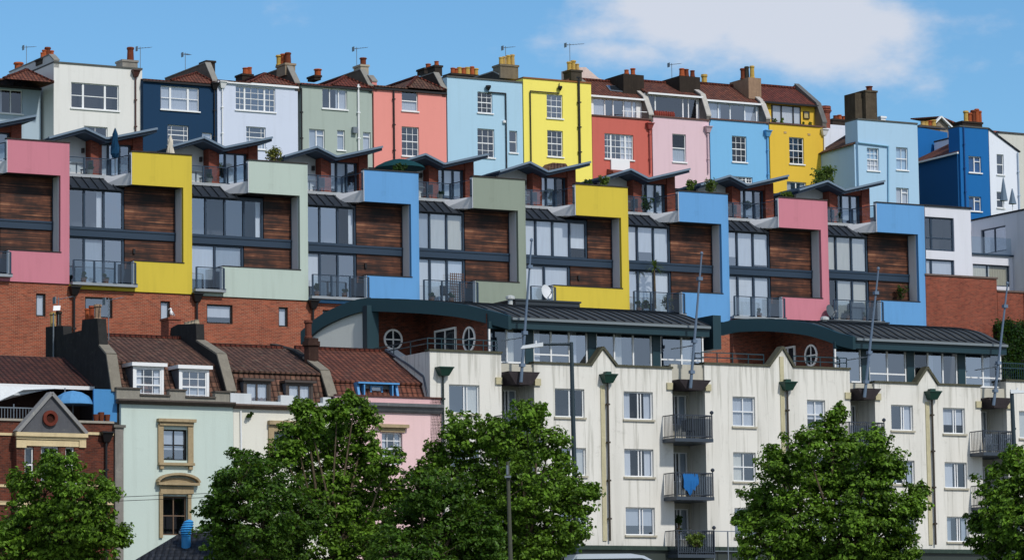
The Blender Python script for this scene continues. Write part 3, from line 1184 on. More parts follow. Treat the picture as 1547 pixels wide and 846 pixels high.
# --- yellow tall
YW = stucco(250, 234, 106, .1, .08)
T = chouse('bright yellow painted house with a flat parapet and two sash windows', 790, 893, 119, 127, YW,
           [(826, 850, 143, 179, 'sash', None, None), (827, 850.5, 197.5, 237, 'sash', None, None)], cop=stone(150, 100, 60, .4))
pipe(T, C.X(873.5, 140), C.Z(874, 252), C.Z(873, 118), 0, BLACK(), hopper=False, r=.085)
b = MB()
xa, xb = C.X(800, 140), C.X(844, 140)
zz = C.Z(822, 140)
b.cyl((xa, -.1, zz), (xb, -.1, zz), .045)
b.cyl((xa, -.1, zz), (xa, -.1, C.Z(800, 255)), .045)
T.part('drainpipe', b, BLACK())
h = MB().lathe((C.X(844, 134), -.2, C.Z(844, 138)), [(.06, 0), (.17, .2), (.17, .32)], 8)
h.cyl((C.X(844, 134), -.1, C.Z(844, 136)), (C.X(844, 134), -.1, C.Z(844, 126)), .03, n=5)
T.part('hopper', h, BLACK())
chim(T, C, 863, 879, 106, 122, 1.6, STK(), [(860, 6, 94, YEL, .6), (866, 6, 92, YEL), (872, 5, 97, BUFF)])
party(T, C.X(868, 110, 3), T.Z, STK(), y0=1.8, h0=.4, y1=2.4, h1=.75, y2=9, h2=.75)
m = MB().prism([(C.X(830, 122, 3), T.Z), (C.X(862, 122, 3), T.Z), (C.X(851, 112, 3), T.Z + .75)], 'y', 1.8, 7)
T.part('roof', m, tiles(1))
aerial(T, C.X(861, 88, 3), 3, C.Z(861, 105, 3), 1.9, ang=.0, n=7, L=1.2)
m = MB().prism([(C.X(820, 257, -1), C.Z(840, 262, -1)), (C.X(862, 257, -1), C.Z(840, 262, -1)), (C.X(853, 246, -1), C.Z(840, 247, -1)), (C.X(833, 246, -1), C.Z(840, 247, -1))], 'y', -1.2, -.01)
T.part('porch_roof', m, tiles(1))

# rubble wall behind
r = C.rect(868, 928, 104, 126, 12)
m = MB().prism([(r[0], r[2] - 1), (r[1], r[2] - 1), (r[1], r[3] - 1.0), (r[1] - 1.4, r[3] - .7), (r[0] + 1.0, r[3] + .05), (r[0], r[3] - .05)], 'y', 12, 14)
T = Thing('rendered_wall', 'patchy pinkish white gable wall rising behind the yellow house', 'wall', C, (r[0], 12, r[2]))
T.part('wall', m, stone(226, 204, 196, .35))


def mansard(label, x0, x1, yt0, yt1, wm, wins, dorm, ridge_px, stack=None, pots=(), skylight=None, cheek=None, stackm=None, copm=None, dspec=None, dcur=None, tl=0, dfm=None):
    """dorm = (x0,x1,ytop,ybot) of the glazed band, set back 1 m; ridge_px=(x,y) of the ridge line"""
    T = chouse(label, x0, x1, yt0, yt1, wm, wins, roof='none')
    X0, X1, Z = T.X0, T.X1, T.Z
    m = MB()
    m.box(X0, X1, -.09, .3, Z, Z + .1)
    T.part('coping', m, stone(110, 84, 78, .4))
    dy = 1.0
    h = C.rect(*dorm, dy)
    zt = h[3] + .14
    h = (max(h[0], X0 + .18), min(h[1], X1 - .2), max(h[2], Z + .12), h[3])
    m = MB()
    m.body(X0 + .03, X1 - .03, dy, 8, Z - .5, zt, [h], rev=1.4, top=False)
    T.part('dormer_wall', m, [cheek or WHITE(), ROOM()])
    window(T, h, dy - .1, dspec, dfm or WHITE(), curtain=dcur, sill=False, fw_=.05)
    zr = C.Z(ridge_px[0], ridge_px[1], 3.6)
    m = MB()
    e = dy - .28
    m.slab((X0 + .05, e, zt), (X1 - .05, e, zt), (X1 - .05, 3.6, zr), (X0 + .05, 3.6, zr), .1)
    m.slab((X0 + .05, 3.6, zr), (X1 - .05, 3.6, zr), (X1 - .05, 8, zt), (X0 + .05, 8, zt), .1)
    rf = T.part('roof', m, tiles(tl))
    T.part('gutter', bx(X0 + .1, X1 - .1, e - .14, e - .003, zt - .12, zt + .01), BLACK() if cheek else WHITE())
    T.part('ridge_tile', MB().beam((X0 + .05, 3.6, zr + .05), (X1 - .05, 3.6, zr + .05), .24, .14), tiles(2), parent=rf)
    m = MB()
    w = .34
    pr = [(.0, Z - .1), (.0, Z + .35), (.75, zt + .12), (3.6, zr + .3), (8, zt + .3), (8, Z - .1)]
    m.prism(pr, 'x', X1 - .02 - w / 2, X1 + w / 2)
    pw = T.part('party_wall', m, stone(120, 116, 112, .5))
    c = MB()
    pr2 = [(-.04, Z + .35), (.75, zt + .123), (3.6, zr + .303), (3.6, zr + .38), (.72, zt + .22), (-.06, Z + .45)]
    c.prism(pr2, 'x', X1 - w / 2 - .05, X1 + w / 2 + .03)
    T.part('coping', c, copm or stone(196, 192, 186, .4), parent=pw)
    if stack: chim(T, C, *stack, stackm or DKST(), pots, deep=2.6, cap=False, par=None)
    if skylight:
        (a, b, c_, d) = skylight
        za, zb_ = zt, zr
        def on(px, py):
            for _ in range(1): pass
            y = 2.2
            for _ in range(12):
                x, z = C.at(px, py, y)
                y = e + (z - zt) / (zr - zt) * (3.6 - e)
            return (x, y - .05, z + .06)
        q = [on(*p) for p in skylight]
        fr = MB().slab(q[0], q[1], q[2], q[3], .05)
        so_ = T.part('skylight', fr, GREYM())
        cc = sum((Vector(p) for p in q), Vector()) / 4
        g = MB().face([tuple(cc + (Vector(p) - cc) * .86 + Vector((0, -.01, .015))) for p in q])
        gm = MB()
        gm.face([tuple(cc + (Vector(p) - cc) * .86 + Vector((0, -.012, .02))) for p in q])
        T.part('pane', gm, glass(.5), parent=so_)
    return T


T = mansard('brick red painted house with a projecting white bay panel under its window', 894, 984, 175.5, 182, stucco(206, 102, 90, .2, .18),
            [(913.5, 957, 203, 241, 'tri6', None, ('right', CUR[0]))], (896, 962, 151, 177), (930, 125), (942, 973, 113, 152, 1.6),
            [(946.5, 6, 106, ORG, .2), (956, 6, 104, ORG, .2)], skylight=[(921, 138), (944, 140.5), (937, 131.5), (915, 130.5)],
            dspec=dict(v=[(.27, .1), (.46, .1), (.7, .1), (.9, .1)]), dcur=('sides', CUR[0]), tl=0)
r = C.rect(922, 950, 239, 262)
T.part('bay_panel', bx(r[0], r[1], -.14, -.004, r[2], r[3] - .12), WHITE())
m = MB().prism([(-.9, r[2] + .0), (0, r[2] + .25), (0, r[2] - .15), (-.9, r[2] - .15)], 'x', r[0] - .3, r[1] + .3)
T.part('porch_roof', m, stone(150, 90, 80, .5))
pipe(T, C.X(980, 190), C.Z(980, 262), C.Z(980, 196), 0, paint(150, 70, 66), hopper=True)
g = MB()
g.beam((C.X(940, 168, .2), .2, C.Z(940, 168, .2)), (C.X(980, 170, .2), .2, C.Z(980, 170, .2)), .04, .05)
g.beam((C.X(948, 168, .2), .2, C.Z(950, 182, .2)), (C.X(948, 168, .2), .2, C.Z(948, 168, .2)), .04, .04)
g.beam((C.X(962, 168, .2), .2, C.Z(962, 182, .2)), (C.X(962, 168, .2), .2, C.Z(962, 168, .2)), .04, .04)
T.part('railing', g, WHITE())

T = mansard('pale dusty pink house with one sash window and a wide picture dormer', 985, 1071, 177, 182.5, stucco(224, 192, 202, .14, .12),
            [(1016, 1036.5, 203, 245, 'sash11', None, ('half', CUR[3]))], (977, 1053, 147, 178), (1010, 126.5), (1027, 1058, 116, 158, 1.6),
            [(1030, 7, 104, ORG, .2), (1037, 6, 105, BRN, .2), (1046, 6, 107, BRN, .2)], dspec=dict(v=[(.17, .1), (.72, .1), (.83, .08)]), dcur=None, stackm=DKST())
pipe(T, C.X(1068, 195), C.Z(1068, 262), C.Z(1068, 201), 0, paint(196, 170, 180), hopper=True)
b = MB()
for k in range(9):
    x = C.X(990 + k * 3.4, 174, .6)
    b.lathe((x, .6, T.Z + .1), [(.1, 0), (.14, .25), (.1, .4), (.02, .5)], 6)
T.part('plant_pot', b, stone(150, 70, 60, .6))
aerial(T, C.X(1015, 112, 5), 5, C.Z(1016, 128, 5), 1.6, ang=.2, n=6)

T = mansard('sky blue painted house with a sash window and a tall pinkish chimney stack', 1072, 1161, 181, 187, stucco(118, 184, 232, .14, .06),
            [(1106, 1128, 206, 245, 'sash', None, None), (1103, 1137, 267, 284, 'tri6', None, None)], (1069, 1143, 158, 182), (1110, 131), (1131, 1150, 118, 150, 1.4),
            [(1122, 6, 104, BRN, .9), (1128, 6, 101, STK, .7), (1136, 6, 100, YEL, .3)], dspec=dict(v=[(.22, .09), (.46, .09), (.76, .09)]), dcur=('sides', CUR[1]), stackm=stone(170, 140, 116, .6))
pipe(T, C.X(1158, 195), C.Z(1158, 285), C.Z(1158, 207), 0, paint(96, 160, 210), hopper=True)
T.part('chimney_pot', MB().lathe((C.X(1064, 124, 4), 4, C.Z(1064, 130, 4)), [(.22, 0), (.2, .6), (.26, .7), (.24, .85)], 8), YEL())

T = mansard('mustard yellow house with a red tiled roof and a planted dormer terrace', 1162, 1246, 186.5, 193.5, stucco(232, 190, 60, .14, .08),
            [(1192.5, 1214.5, 208, 248, 'sash', None, None), (1189, 1218, 275, 296, 'case2', None, ('sides', CUR[1]))], (1165, 1210, 160, 187), (1195, 133.5), None,
            cheek=stucco(226, 186, 60), dspec=dict(v=[(.05, .06), (.35, .08), (.75, .08)]), dcur=('full', CUR[0]), copm=stone(112, 112, 112, .4), tl=2, dfm=BLACK())
r = C.rect(1213, 1222, 169, 180, 1.0)
window(T, (r[0], r[1], r[2], r[3]), .78, 'plain', BLACK(), sill=False, fw_=.05)
pipe(T, C.X(1244, 205), C.Z(1244, 262), C.Z(1244, 205), 0, WHITE(), hopper=True)
for qx, qy in ((1186, 200), (1222, 203)): T.part('wall_vent', bx(C.X(qx - 2, qy), C.X(qx + 2, qy), -.03, -.003, C.Z(qx, qy + 2), C.Z(qx, qy - 1)), stone(200, 170, 120, .4))
for dx, s in ((1170, .35), (1180, .3), (1214, .2), (1225, .2)):
    shrub('small potted plant in front of the mustard house dormer' if dx != 1170 else 'largest potted plant on the dormer terrace of the mustard house', C, C.X(dx, 184, .6), .6, T.Z + .1, s, 90, cat='potted plant', name='potted_plant', group='pots on the mustard house ledge', seed=dx)

# red ornamental chimney + pots behind
T = Thing('chimney_stack', 'red brick corbelled chimney behind the mustard house', 'chimney', C, (C.X(1250, 190, 6), 6, C.Z(1250, 195, 6) - 3))
x, z1 = C.at(1250, 160, 6)
z0 = C.Z(1250, 200, 6) - 2
T.part('shaft', MB().prism([(x + .42 * math.cos(k * math.pi / 4 + .39), 6.4 + .42 * math.sin(k * math.pi / 4 + .39)) for k in range(8)], 'z', z0, z1 - .5), brick(1))
m = MB()
for k, (a, b_) in enumerate(((.47, .0), (.55, .12), (.5, .3))):
    m.prism([(x + a * math.cos(j * math.pi / 4 + .39), 6.4 + a * math.sin(j * math.pi / 4 + .39)) for j in range(8)], 'z', z1 - .52 + b_, z1 - .40 + b_ if k < 2 else z1)
T.part('crown', m, brick(1))
T = Thing('rear_roof', 'low brown roof with a row of chimney pots between the mustard and light blue houses', 'house', C, (C.X(1275, 190, 12), 12, ZC))
r = C.rect(1250, 1300, 190, 215, 12)
m = MB(); m.box(r[0], r[1], 12, 17, ZC, r[3])
T.part('wall', m, stucco(214, 220, 232))
chim(T, C, 1258, 1296, 181, 192, 13, DKST(), [(1262, 6, 175, BRN), (1268, 6, 174, ORG), (1275, 6, 176, ORG), (1282, 6, 177, YEL), (1290, 6, 177, ORG)])
r = C.rect(1247, 1276, 194, 224, 5)
m = MB().prism([(r[0], ZC), (r[1], ZC), (r[1], r[3]), (r[0], r[3])], 'y', 5.2, 9)
T.part('gable_wall', m, stucco(222, 226, 238))

# --- light blue projecting house
LB2 = stucco(166, 202, 230, .14, .1)
T = chouse('light blue projecting house with a brown stone chimney right of the mustard house', 1295, 1386, 181.5, 188, LB2,
           [(1310, 1328, 224, 258, 'sash', None, ('half', CUR[0])), (1354, 1371.5, 223, 257, 'sash22', None, None), (1354, 1373, 284, 308, 'case2b', None, ('full', CUR[1]))], dep=-4.6, D=1.6)
dp = -4.6
chim(T, C, 1308, 1325, 137, 184, dp + 2.2, stone(104, 92, 76, .9), [(1313, 8, 131, BRN, .3)], deep=1.2, cap=True)
chim(T, C, 1292, 1308, 141, 184, dp + 2.6, stone(96, 86, 72, .9), deep=1.4, cap=False)
chim(T, C, 1331, 1338, 176, 184, dp + 3, WHITE(), deep=.5)
b = MB()
zz = C.Z(1310, 219, dp)
b.cyl((C.X(1296, 217, dp), dp - .1, zz + .1), (C.X(1341, 220, dp), dp - .1, zz), .06)
b.cyl((C.X(1341, 220, dp), dp - .1, zz), (C.X(1341, 300, dp), dp - .1, C.Z(1341, 310, dp)), .055)
T.part('drainpipe', b, paint(140, 186, 214))
# lean-to wing behind-left with tile roof (its side wall faces left)
xs = T.X0 - .15
y0_, z0_ = C.side(1292, 215, xs)
m = MB().body(xs - 1.5, xs, dp + .1, dp + 5.2, ZC, C.Z(1296, 218, dp) + .0)
m = MB()
m.box(xs, T.X1 - .1, dp + .25, dp + 5.2, ZC, C.Z(1296, 218, dp))
T.part('side_wing', m, LB2)
m = MB()
zt = C.Z(1296, 218, dp)
m.slab((xs - .25, dp + .3, zt), (xs - .25, dp + 5.2, zt - .1), (T.X0 + 3.2, dp + 5.2, zt + 2.0), (T.X0 + 3.2, dp + .3, zt + 2.0), .08)
T.part('lean_to_roof', m, tiles(1))

# --- deep blue
BL = stucco(20, 104, 176, .14, .06)
dp = -3.2
T = chouse('deep blue painted projecting house with a tiled lean to and rows of chimney pots', 1449, 1493, 191, 196, BL,
           [(1463.5, 1482.5, 236.5, 261, 'case2b', None, ('full', CUR[1])), (1464, 1482.5, 297, 319, 'case2b', None, ('full', CUR[1]))], dep=dp, D=1.4)
chim(T, C, 1454, 1484, 184, 193, dp + 1.6, DKST(), [(1459, 6, 168, YEL), (1464.5, 6, 171, ORG), (1470, 6, 167, BRN), (1475.5, 6, 165, ORG), (1480, 5, 168, ORG)], deep=1.0)
pipe(T, T.X0 + .35, ZC, T.Z, dp, paint(16, 70, 130), hopper=False, r=.05)
DB = stucco(14, 74, 132, .16, .06)
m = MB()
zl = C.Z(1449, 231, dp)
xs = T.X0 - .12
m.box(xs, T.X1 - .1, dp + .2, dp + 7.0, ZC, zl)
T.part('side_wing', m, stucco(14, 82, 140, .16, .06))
m = MB()
m.slab((xs - .2, dp + .1, zl), (xs - .2, dp + 7.0, zl - .05), (T.X0 + 2.4, dp + 4.6, zl + 1.5), (T.X0 + 2.4, dp + .25, zl + 1.5), .08)
T.part('lean_to_roof', m, tiles(0))
m = MB().beam((xs - .22, dp - .2, zl - .05), (xs - .22, dp + 7, zl - .1), .14, .12)
T.part('gutter', m, WHITE())
r = C.rect(1387, 1432, 196, 240, 4)
m = MB().prism([(r[0], ZC), (r[1], ZC), (r[1], r[3] - .15), (r[0], r[3] + .1)], 'y', 4, 8)
T.part('rear_wall', m, BL)
T.part('coping', bx(r[0], r[1], 3.93, 4.4, r[3] + .1, r[3] + .2), stone(80, 80, 84, .4))
chim(T, C, 1390, 1420, 190, 199, 5, stone(110, 96, 76, .6), [(1394, 6, 184, BUFF), (1399, 6, 184, YEL), (1404, 6, 183, ORG), (1410, 7, 182, YEL)])
T2 = Thing('gabled_house', 'distant gable with white bargeboards and a red roof behind the deep blue house', 'house', C, (C.X(1420, 185, 16), 16, ZC + 2))
a, b_, c_ = C.at(1402, 196, 16), C.at(1446, 204, 16), C.at(1419, 179, 16)
m = MB().prism([(a[0], a[1] - 3), (b_[0], a[1] - 3), (b_[0], b_[1]), c_, (a[0], a[1])], 'y', 16, 17)
T2.part('wall', m, stone(150, 140, 128, .5))
m = MB()
m.beam((a[0] - .2, 15.8, a[1] - .1), (c_[0], 15.8, c_[1] + .1), .12, .28, up=(0, 1, 0))
m.beam((c_[0], 15.8, c_[1] + .1), (b_[0] + .3, 15.8, b_[1] - .2), .12, .28, up=(0, 1, 0))
T2.part('bargeboard', m, WHITE())
m = MB()
m.slab((c_[0], 15.8, c_[1] + .15), (c_[0] + 3.5, 15.8, c_[1] - .8), (c_[0] + 3.5, 19, c_[1] + .3), (c_[0], 20, c_[1] + .6), .1)
T2.part('roof', m, tiles(2))

# --- white gable end right
X0, Z0 = C.at(1493.5, 196, dp)
X1, Z1 = C.at(1539, 231, dp)
T = Thing('terraced_house', 'white painted house with a sloping verge right of the deep blue house', 'terraced house', C, (X0, dp, ZC), 'painted terrace along the top of the hill')
hs_ = [C.rect(1506, 1516.5, 233.5, 264, dp), C.rect(1506, 1517, 290, 314, dp)]
m = MB()
m.wall(X0, X1, ZC, Z1, dp, hs_, rev=.8)
m.face([(X0, dp, Z1), (X1, dp, Z1), (X0, dp, Z0)])
m.face([(X1, dp, ZC), (X1, dp + 7, ZC), (X1, dp + 7, Z1), (X1, dp, Z1)])
m.face([(X0, dp, ZC), (X0, dp, Z0), (X0, dp + 7, Z0), (X0, dp + 7, ZC)])
T.part('wall', m, [stucco(226, 232, 244, .12, .12), ROOM()])
for h in hs_: window(T, h, dp, 'sash11', WHITE(), curtain=None)
m = MB().slab((X0 - .02, dp - .1, Z0 + .12), (X1 + .12, dp - .1, Z1 + .1), (X1 + .12, dp + 7, Z1 + .1), (X0 - .02, dp + 7, Z0 + .12), .1)
T.part('roof', m, tiles(3))
pipe(T, X1 - .15, ZC, Z1, dp, paint(176, 190, 210), hopper=False)
X0, Z0 = C.at(1508, 201, 0)
X1, Z1 = C.at(1590, 208, 0)
T = Thing('terraced_house', 'cream grey rendered house at the far right edge of the upper terrace', 'terraced house', C, (X0, 0, ZC), 'painted terrace along the top of the hill')
m = MB().body(X0, X1, 0, 8, ZC, Z0)
mb_ = MB(); mb_.body(X0, X1, 0, 8, ZC, Z0)
T.part('wall', mb_, [stucco(208, 208, 200), ROOM()])
T.part('coping', bx(X0, X1, -.08, .3, Z0, Z0 + .12), stone(84, 84, 86, .4))
chim(T, C, 1498, 1509, 198, 205, 1.5, brick(1), deep=2)
# closed garden parasols
for k, (px, py, h) in enumerate(((1517, 268, 2.4), (1530, 293, 1.6))):
    x, z = C.at(px, 318, -7)
    T = Thing('garden_parasol', ('tall' if k == 0 else 'short') + ' folded grey parasol leaning in front of the white gabled house', 'parasol', C, (x, -7, z))
    m = MB().cyl((x, -7, z), (x, -7, z + h), .03, n=6)
    T.part('pole', m, WHITE())
    m = MB().lathe((x, -7, z + h * .3), [(.3, 0), (.22, h * .2), (.12, h * .5), (.03, h * .72)], 8)
    T.part('canopy', m, fabric(112, 130, 150))
# ------------------------------------------------------------------ ROW B : the modern terrace with coloured frames
ZB = 20.0
BLIND = {'w': (222, 228, 236), 'c': (206, 204, 192), 'g': (160, 172, 186)}
PINK, YELB, MINT, BLU, SAGE = (206, 126, 142), (216, 192, 62), (184, 200, 190), (96, 158, 216), (140, 152, 138)
UNITS = [  # right edge px, y of the top right corner, colour, name of colour, type, upper blinds, lower blinds
    (105.5, 216.5, PINK, 'pink', 'A', '....', '....'),
    (290.5, 235.5, YELB, 'yellow', 'A', '.k.', '.g.'),
    (465.5, 248.5, MINT, 'pale mint', 'B', '...k', 'wg'),
    (633, 262, BLU, 'blue', 'A', '..k', 'w..'),
    (794, 272.5, SAGE, 'sage green', 'A', 'gcc', 'www'),
    (949, 284, YELB, 'yellow', 'B', 'wwww', 'ww'),
    (1100, 294, BLU, 'blue', 'A', 'www', 'www'),
    (1250, 303.5, PINK, 'pink', 'A', 'www', 'www'),
    (1396, 311, BLU, 'blue', 'A', 'ccc', '.cc'),
]
PREV = -88.0
WHICH = ['cut by the left edge of the picture', 'third from the left edge', 'with a bushy roof plant', 'with a large green parasol on its roof', 'between the blue and the yellow ones',
         'with a satellite dish on its balcony', 'with a palm on its balcony', 'between two blue ones', 'at the right end of its row']
LAB = ['pink framed modern townhouse cut by the left edge of the picture',
       'yellow framed modern townhouse with a furled navy parasol on its terrace, near the left',
       'pale mint framed modern townhouse with a wide four light window',
       'blue framed modern townhouse left of the sage green one',
       'sage green framed modern townhouse with beige blinds in the middle of its row',
       'yellow framed modern townhouse with white blinds and a satellite dish',
       'blue framed modern townhouse with a palm on its lower balcony',
       'pink framed modern townhouse with louvred shutters between two blue ones',
       'blue framed modern townhouse at the right end beside the white block']

# reference metrics from the yellow unit (px of photo -> metres on the row)
XR = B.X(290.5, 300)
PIT = XR - B.X(105.5, 300)
ZT = B.Z(290.5, 235.5)
def bu(px, py, y=0.0): return (B.X(px, py, y) - XR) / PIT
def bz(px, py, y=0.0): return B.Z(px, py, y) - ZT
RB = dict(
    topL=bu(199.5, 250), topB=(bz(200, 278) + bz(277, 284.5)) / 2, barL=bu(277, 340),
    lowL=bu(203, 420), lowT=(bz(205, 394.6) + bz(277, 398)) / 2, botB=bz(290, 444.5), stripT=bz(106, 427.5),
    gl=bu(186.5, 320, 1.0), glT=(bz(107, 284, 1.0) + bz(186, 290, 1.0)) / 2, glB=(bz(107, 343, 1.0) + bz(186, 348.5, 1.0)) / 2,
    bmB=(bz(107, 357, .95) + bz(260, 364, .95)) / 2,
    rail=(bz(106, 237, 1.9)), floor=bz(106, 262, 1.9), railx=bu(167, 262, 1.9),
)
# mint unit (type B) proportions: pitch 290.5 .. 465.5
XR3 = B.X(465.5, 300); P3 = XR3 - XR
RB3 = dict(RB)
RB3.update(topL=(B.X(376, 270) - XR3) / P3, barL=(B.X(453, 340) - XR3) / P3, lowL=(B.X(336.5, 420) - XR3) / P3,
           gl=(B.X(397, 330, 1.0) - XR3) / P3, gl2=(B.X(367, 390, 1.0) - XR3) / P3, railx=(B.X(344, 280, 1.9) - XR3) / P3)


def glazing(T, par, x0, x1, z0, z1, y, n, blinds, first=.5, fm=None, name='window'):
    """a run of n full height lights with dark mullions; first light is narrower"""
    m = MB()
    f = .07
    m.box(x0, x1, y - .04, y + .08, z1 - f, z1)
    m.box(x0, x1, y - .04, y + .08, z0, z0 + f)
    wd_ = (x1 - x0)
    # widths
    ws = [1.0] * n
    ws[0] = first
    tot = sum(ws)
    xs = [x0]
    for k in ws: xs.append(xs[-1] + wd_ * k / tot)
    for k, x in enumerate(xs):
        t = .10 if 0 < k < n else .08
        a = min(max(x - t / 2, x0), x1 - t)
        m.box(a, a + t, y - .046, y + .086, z0 + f, z1 - f)
    wo = T.part(name, m, fm or NAVYM(), parent=par)
    for k in range(n):
        a, b = xs[k] + .05, xs[k + 1] - .05
        g = MB()
        g.face([(a, y + .02, z0 + f), (b, y + .02, z0 + f), (b, y + .02, z1 - f), (a, y + .02, z1 - f)])
        T.part('pane', g, glass(.25), parent=wo)
        bl = blinds[k] if k < len(blinds) else '.'
        if bl == 'k':
            cm = MB()
            w0 = b - (b - a) * .3
            for j in range(5):
                s0, s1 = w0 + (b - w0) * j / 5, w0 + (b - w0) * (j + 1) / 5
                cm.face([(s0, y + .12 + .03 * (j % 2), z0), (s1, y + .12 + .03 * ((j + 1) % 2), z0), (s1, y + .12 + .03 * ((j + 1) % 2), z1), (s0, y + .12 + .03 * (j % 2), z1)])
            T.part('curtain', cm, fabric(*BLIND['w']), parent=wo)
        elif bl != '.':
            c = MB()
            lo = z0 + f + ((z1 - z0) * random.choice((0, .06, .0, .25)) if bl != 'c' else 0)
            c.face([(a - .02, y + .1, lo), (b + .02, y + .1, lo), (b + .02, y + .1, z1), (a - .02, y + .1, z1)])
            T.part('blind', c, fabric(*BLIND[bl]), parent=wo)
    return wo


def balustrade(T, pts, z0, h, posts, par=None, name='balustrade'):
    """glass guard along the poly line pts [(x,y)..]"""
    m = MB()
    for (a, b), (c, d) in zip(pts, pts[1:]):
        m.beam((a, b, z0 + h), (c, d, z0 + h), .05, .045)
        n = posts
    allp = []
    for (a, b), (c, d) in zip(pts, pts[1:]):
        L = math.hypot(c - a, d - b)
        k = max(1, round(L / 1.3))
        for i in range(k + 1):
            allp.append((a + (c - a) * i / k, b + (d - b) * i / k))
    for (x, y) in set((round(p, 3), round(q, 3)) for p, q in allp):
        m.box(x - .045, x + .045, y - .03, y + .03, z0 - .05, z0 + h)
        m.box(x - .1, x + .1, y - .07, y + .07, z0, z0 + .04)
    ro = T.part(name, m, NAVYM(), parent=par)
    for (a, b), (c, d) in zip(pts, pts[1:]):
        g = MB()
        g.face([(a, b + .004, z0 + .08), (c, d + .004, z0 + .08), (c, d + .004, z0 + h - .06), (a, b + .004, z0 + h - .06)])
        T.part('glass_panel', g, glass(.10, .66, .74, .78), parent=ro)
    return ro


prevx = None
BT = []
for i, (px, py, col, cn, typ, ub, lb) in enumerate(UNITS):
    xr = B.X(px, 300)
    if prevx is None: prevx = xr - PIT * 1.0
    pit = xr - prevx
    zt = B.Z(px, py)
    R_ = RB if typ == 'A' else RB3
    X = lambda k: xr + R_[k] * pit
    Zz = lambda k: zt + R_[k]
    T = Thing('modern_townhouse', LAB[i], 'townhouse', B, (xr - pit / 2, 0, ZB), 'modern terrace with coloured frames')
    BT.append((T, prevx, xr, pit, zt, R_))
    fmat = stucco(*col, .24, .2)
    L = prevx + .0
    th = .22
    # the coloured frame, one folded plate
    m = MB()
    zb = Zz('botB')
    topB, lowT, sT = Zz('topB'), Zz('lowT'), Zz('stripT')
    tL, bL, lL = X('topL'), X('barL'), X('lowL')
    m.box(tL, xr - .02, 0, th, topB, zt)
    m.box(bL, xr - .02, 0, th, lowT, topB)
    m.box(lL, xr - .02, 0, th, zb, lowT)
    m.box(L, lL, .02, th, zb, sT)
    T.part('frame', m, fmat)
    gs = stucco(226, 228, 232, .12, .2)
    T.part('reveal', bx(bL - .02, bL + .22, th + .003, 1.0, lowT, topB), gs)
    m = MB()
    m.box(tL - .03, tL + .18, .02, .30, topB, zt - .02)             # side cheek of the terrace front
    T.part('parapet_end', m, gs)
    T.part('parapet_end', bx(lL - .03, lL + .1, .03, .32, sT, lowT), gs)
    # soffit/floor slabs
    zf = Zz('floor')
    m = MB()
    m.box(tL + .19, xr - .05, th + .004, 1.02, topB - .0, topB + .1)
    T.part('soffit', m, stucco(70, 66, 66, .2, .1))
    m = MB()
    xo = X('railx')
    m.hull8([(tL - .9, 1.9, topB + .12), (tL - .02, .3, topB), (tL - .02, 1.95, topB), (tL - .9, 1.96, topB + .12)],
            [(tL - .75, 1.9, zf - .12), (tL - .02, .1, zf - .05), (tL - .02, 1.95, zf - .05), (tL - .75, 1.96, zf - .12)])
    T.part('terrace_bracket', m, stucco(226, 228, 232, .2, .2))
    m = MB()
    m.box(L + .02, xr - .04, 1.86, 6.4, zf - .16, zf)
    m.box(tL + .19, xr - .04, th + .003, 1.859, zf - .16, zf)
    T.part('terrace_floor', m, stucco(168, 174, 180, .2, .3))
    # parapet cap
    T.part('coping', bx(tL - .05, xr - .0, -.05, th + .06, zt + .002, zt + .06), stone(70, 66, 64, .4))
    # main wall behind (y=1.0)
    gR = X('gl')
    gT, gB, bB = Zz('glT'), Zz('glB'), Zz('bmB')
    gR2 = X('gl2') if typ == 'B' else gR
    z_l0 = sT + .02
    m = MB()
    holes = [(L + .12, gR, gB, gT), (L + .12, gR2, z_l0, bB - .04)]
    m.wall(L, xr - .03, zb + .02, gT + .12, 1.05, holes, rev=1.3)
    m.face([(L + .012, 1.05, zb), (L + .012, 9.5, zb), (L + .012, 9.5, zf - .17), (L + .012, 1.05, zf - .17)])
    m.face([(xr - .012, .02, zb), (xr - .012, 9.5, zb), (xr - .012, 9.5, zf - .17), (xr - .012, .02, zf - .17)])
    m.face([(L, 9.5, zb), (xr, 9.5, zb), (xr, 9.5, zf), (L, 9.5, zf)])
    T.part('wall', m, [NAVYM(), paint(70, 76, 86, .9, .3)])
    nA = 4 if typ == 'B' else 3
    glazing(T, None, L + .12, gR, gB, gT, 1.05, nA, ub, first=1.0)
    glazing(T, None, L + .12, gR2, z_l0, bB - .04, 1.05, 3 if typ == 'A' else 2, lb, first=1.0, name='glazed_door')
    # timber
    wL = gR + .05
    m = bx(wL, bL - .03, .98, 1.045, gB + .02, topB - .003)
    T.part('timber_cladding', m, wood())
    m = bx(gR2 + .06, bL - .03, .98, 1.045, lowT - .3, bB - .003)
    T.part('timber_cladding', m, wood())
    m = bx(bL - .06, bL - .025, .95, 1.05, lowT, topB)
    T.part('corner_trim', m, NAVYM())
    # beam
    m = bx(L + .02, bL - .062, .88, 1.048, bB, gB)
    m.box(L + .02, bL - .062, .84, .879, gB - .1, gB)
    T.part('beam', m, NAVYM())
    T.part('window_ledge', bx(lL + .0, bL + .05, -.03, .97, lowT + .002, lowT + .05), stone(64, 60, 60, .4))
    # pent skirt above the glazing
    m = MB()
    m.slab((L + .05, .78, gT + .02), (tL - .15, .78, gT + .02), (tL - .5, 1.88, zf - .2), (L + .05, 1.88, zf - .2), .06)
    k = L + .4
    while k < tL - .3:
        m.beam((k, .76, gT + .06), (k, 1.86, zf - .16), .04, .05)
        k += .5
    T.part('canopy', m, paint(38, 44, 52, .5))
    # lower balcony
    m = MB()
    m.box(L + .03, lL + .05, -.32, 1.0, sT - .1, sT + .04)
    T.part('balcony_floor', m, stucco(150, 158, 166, .2, .3))
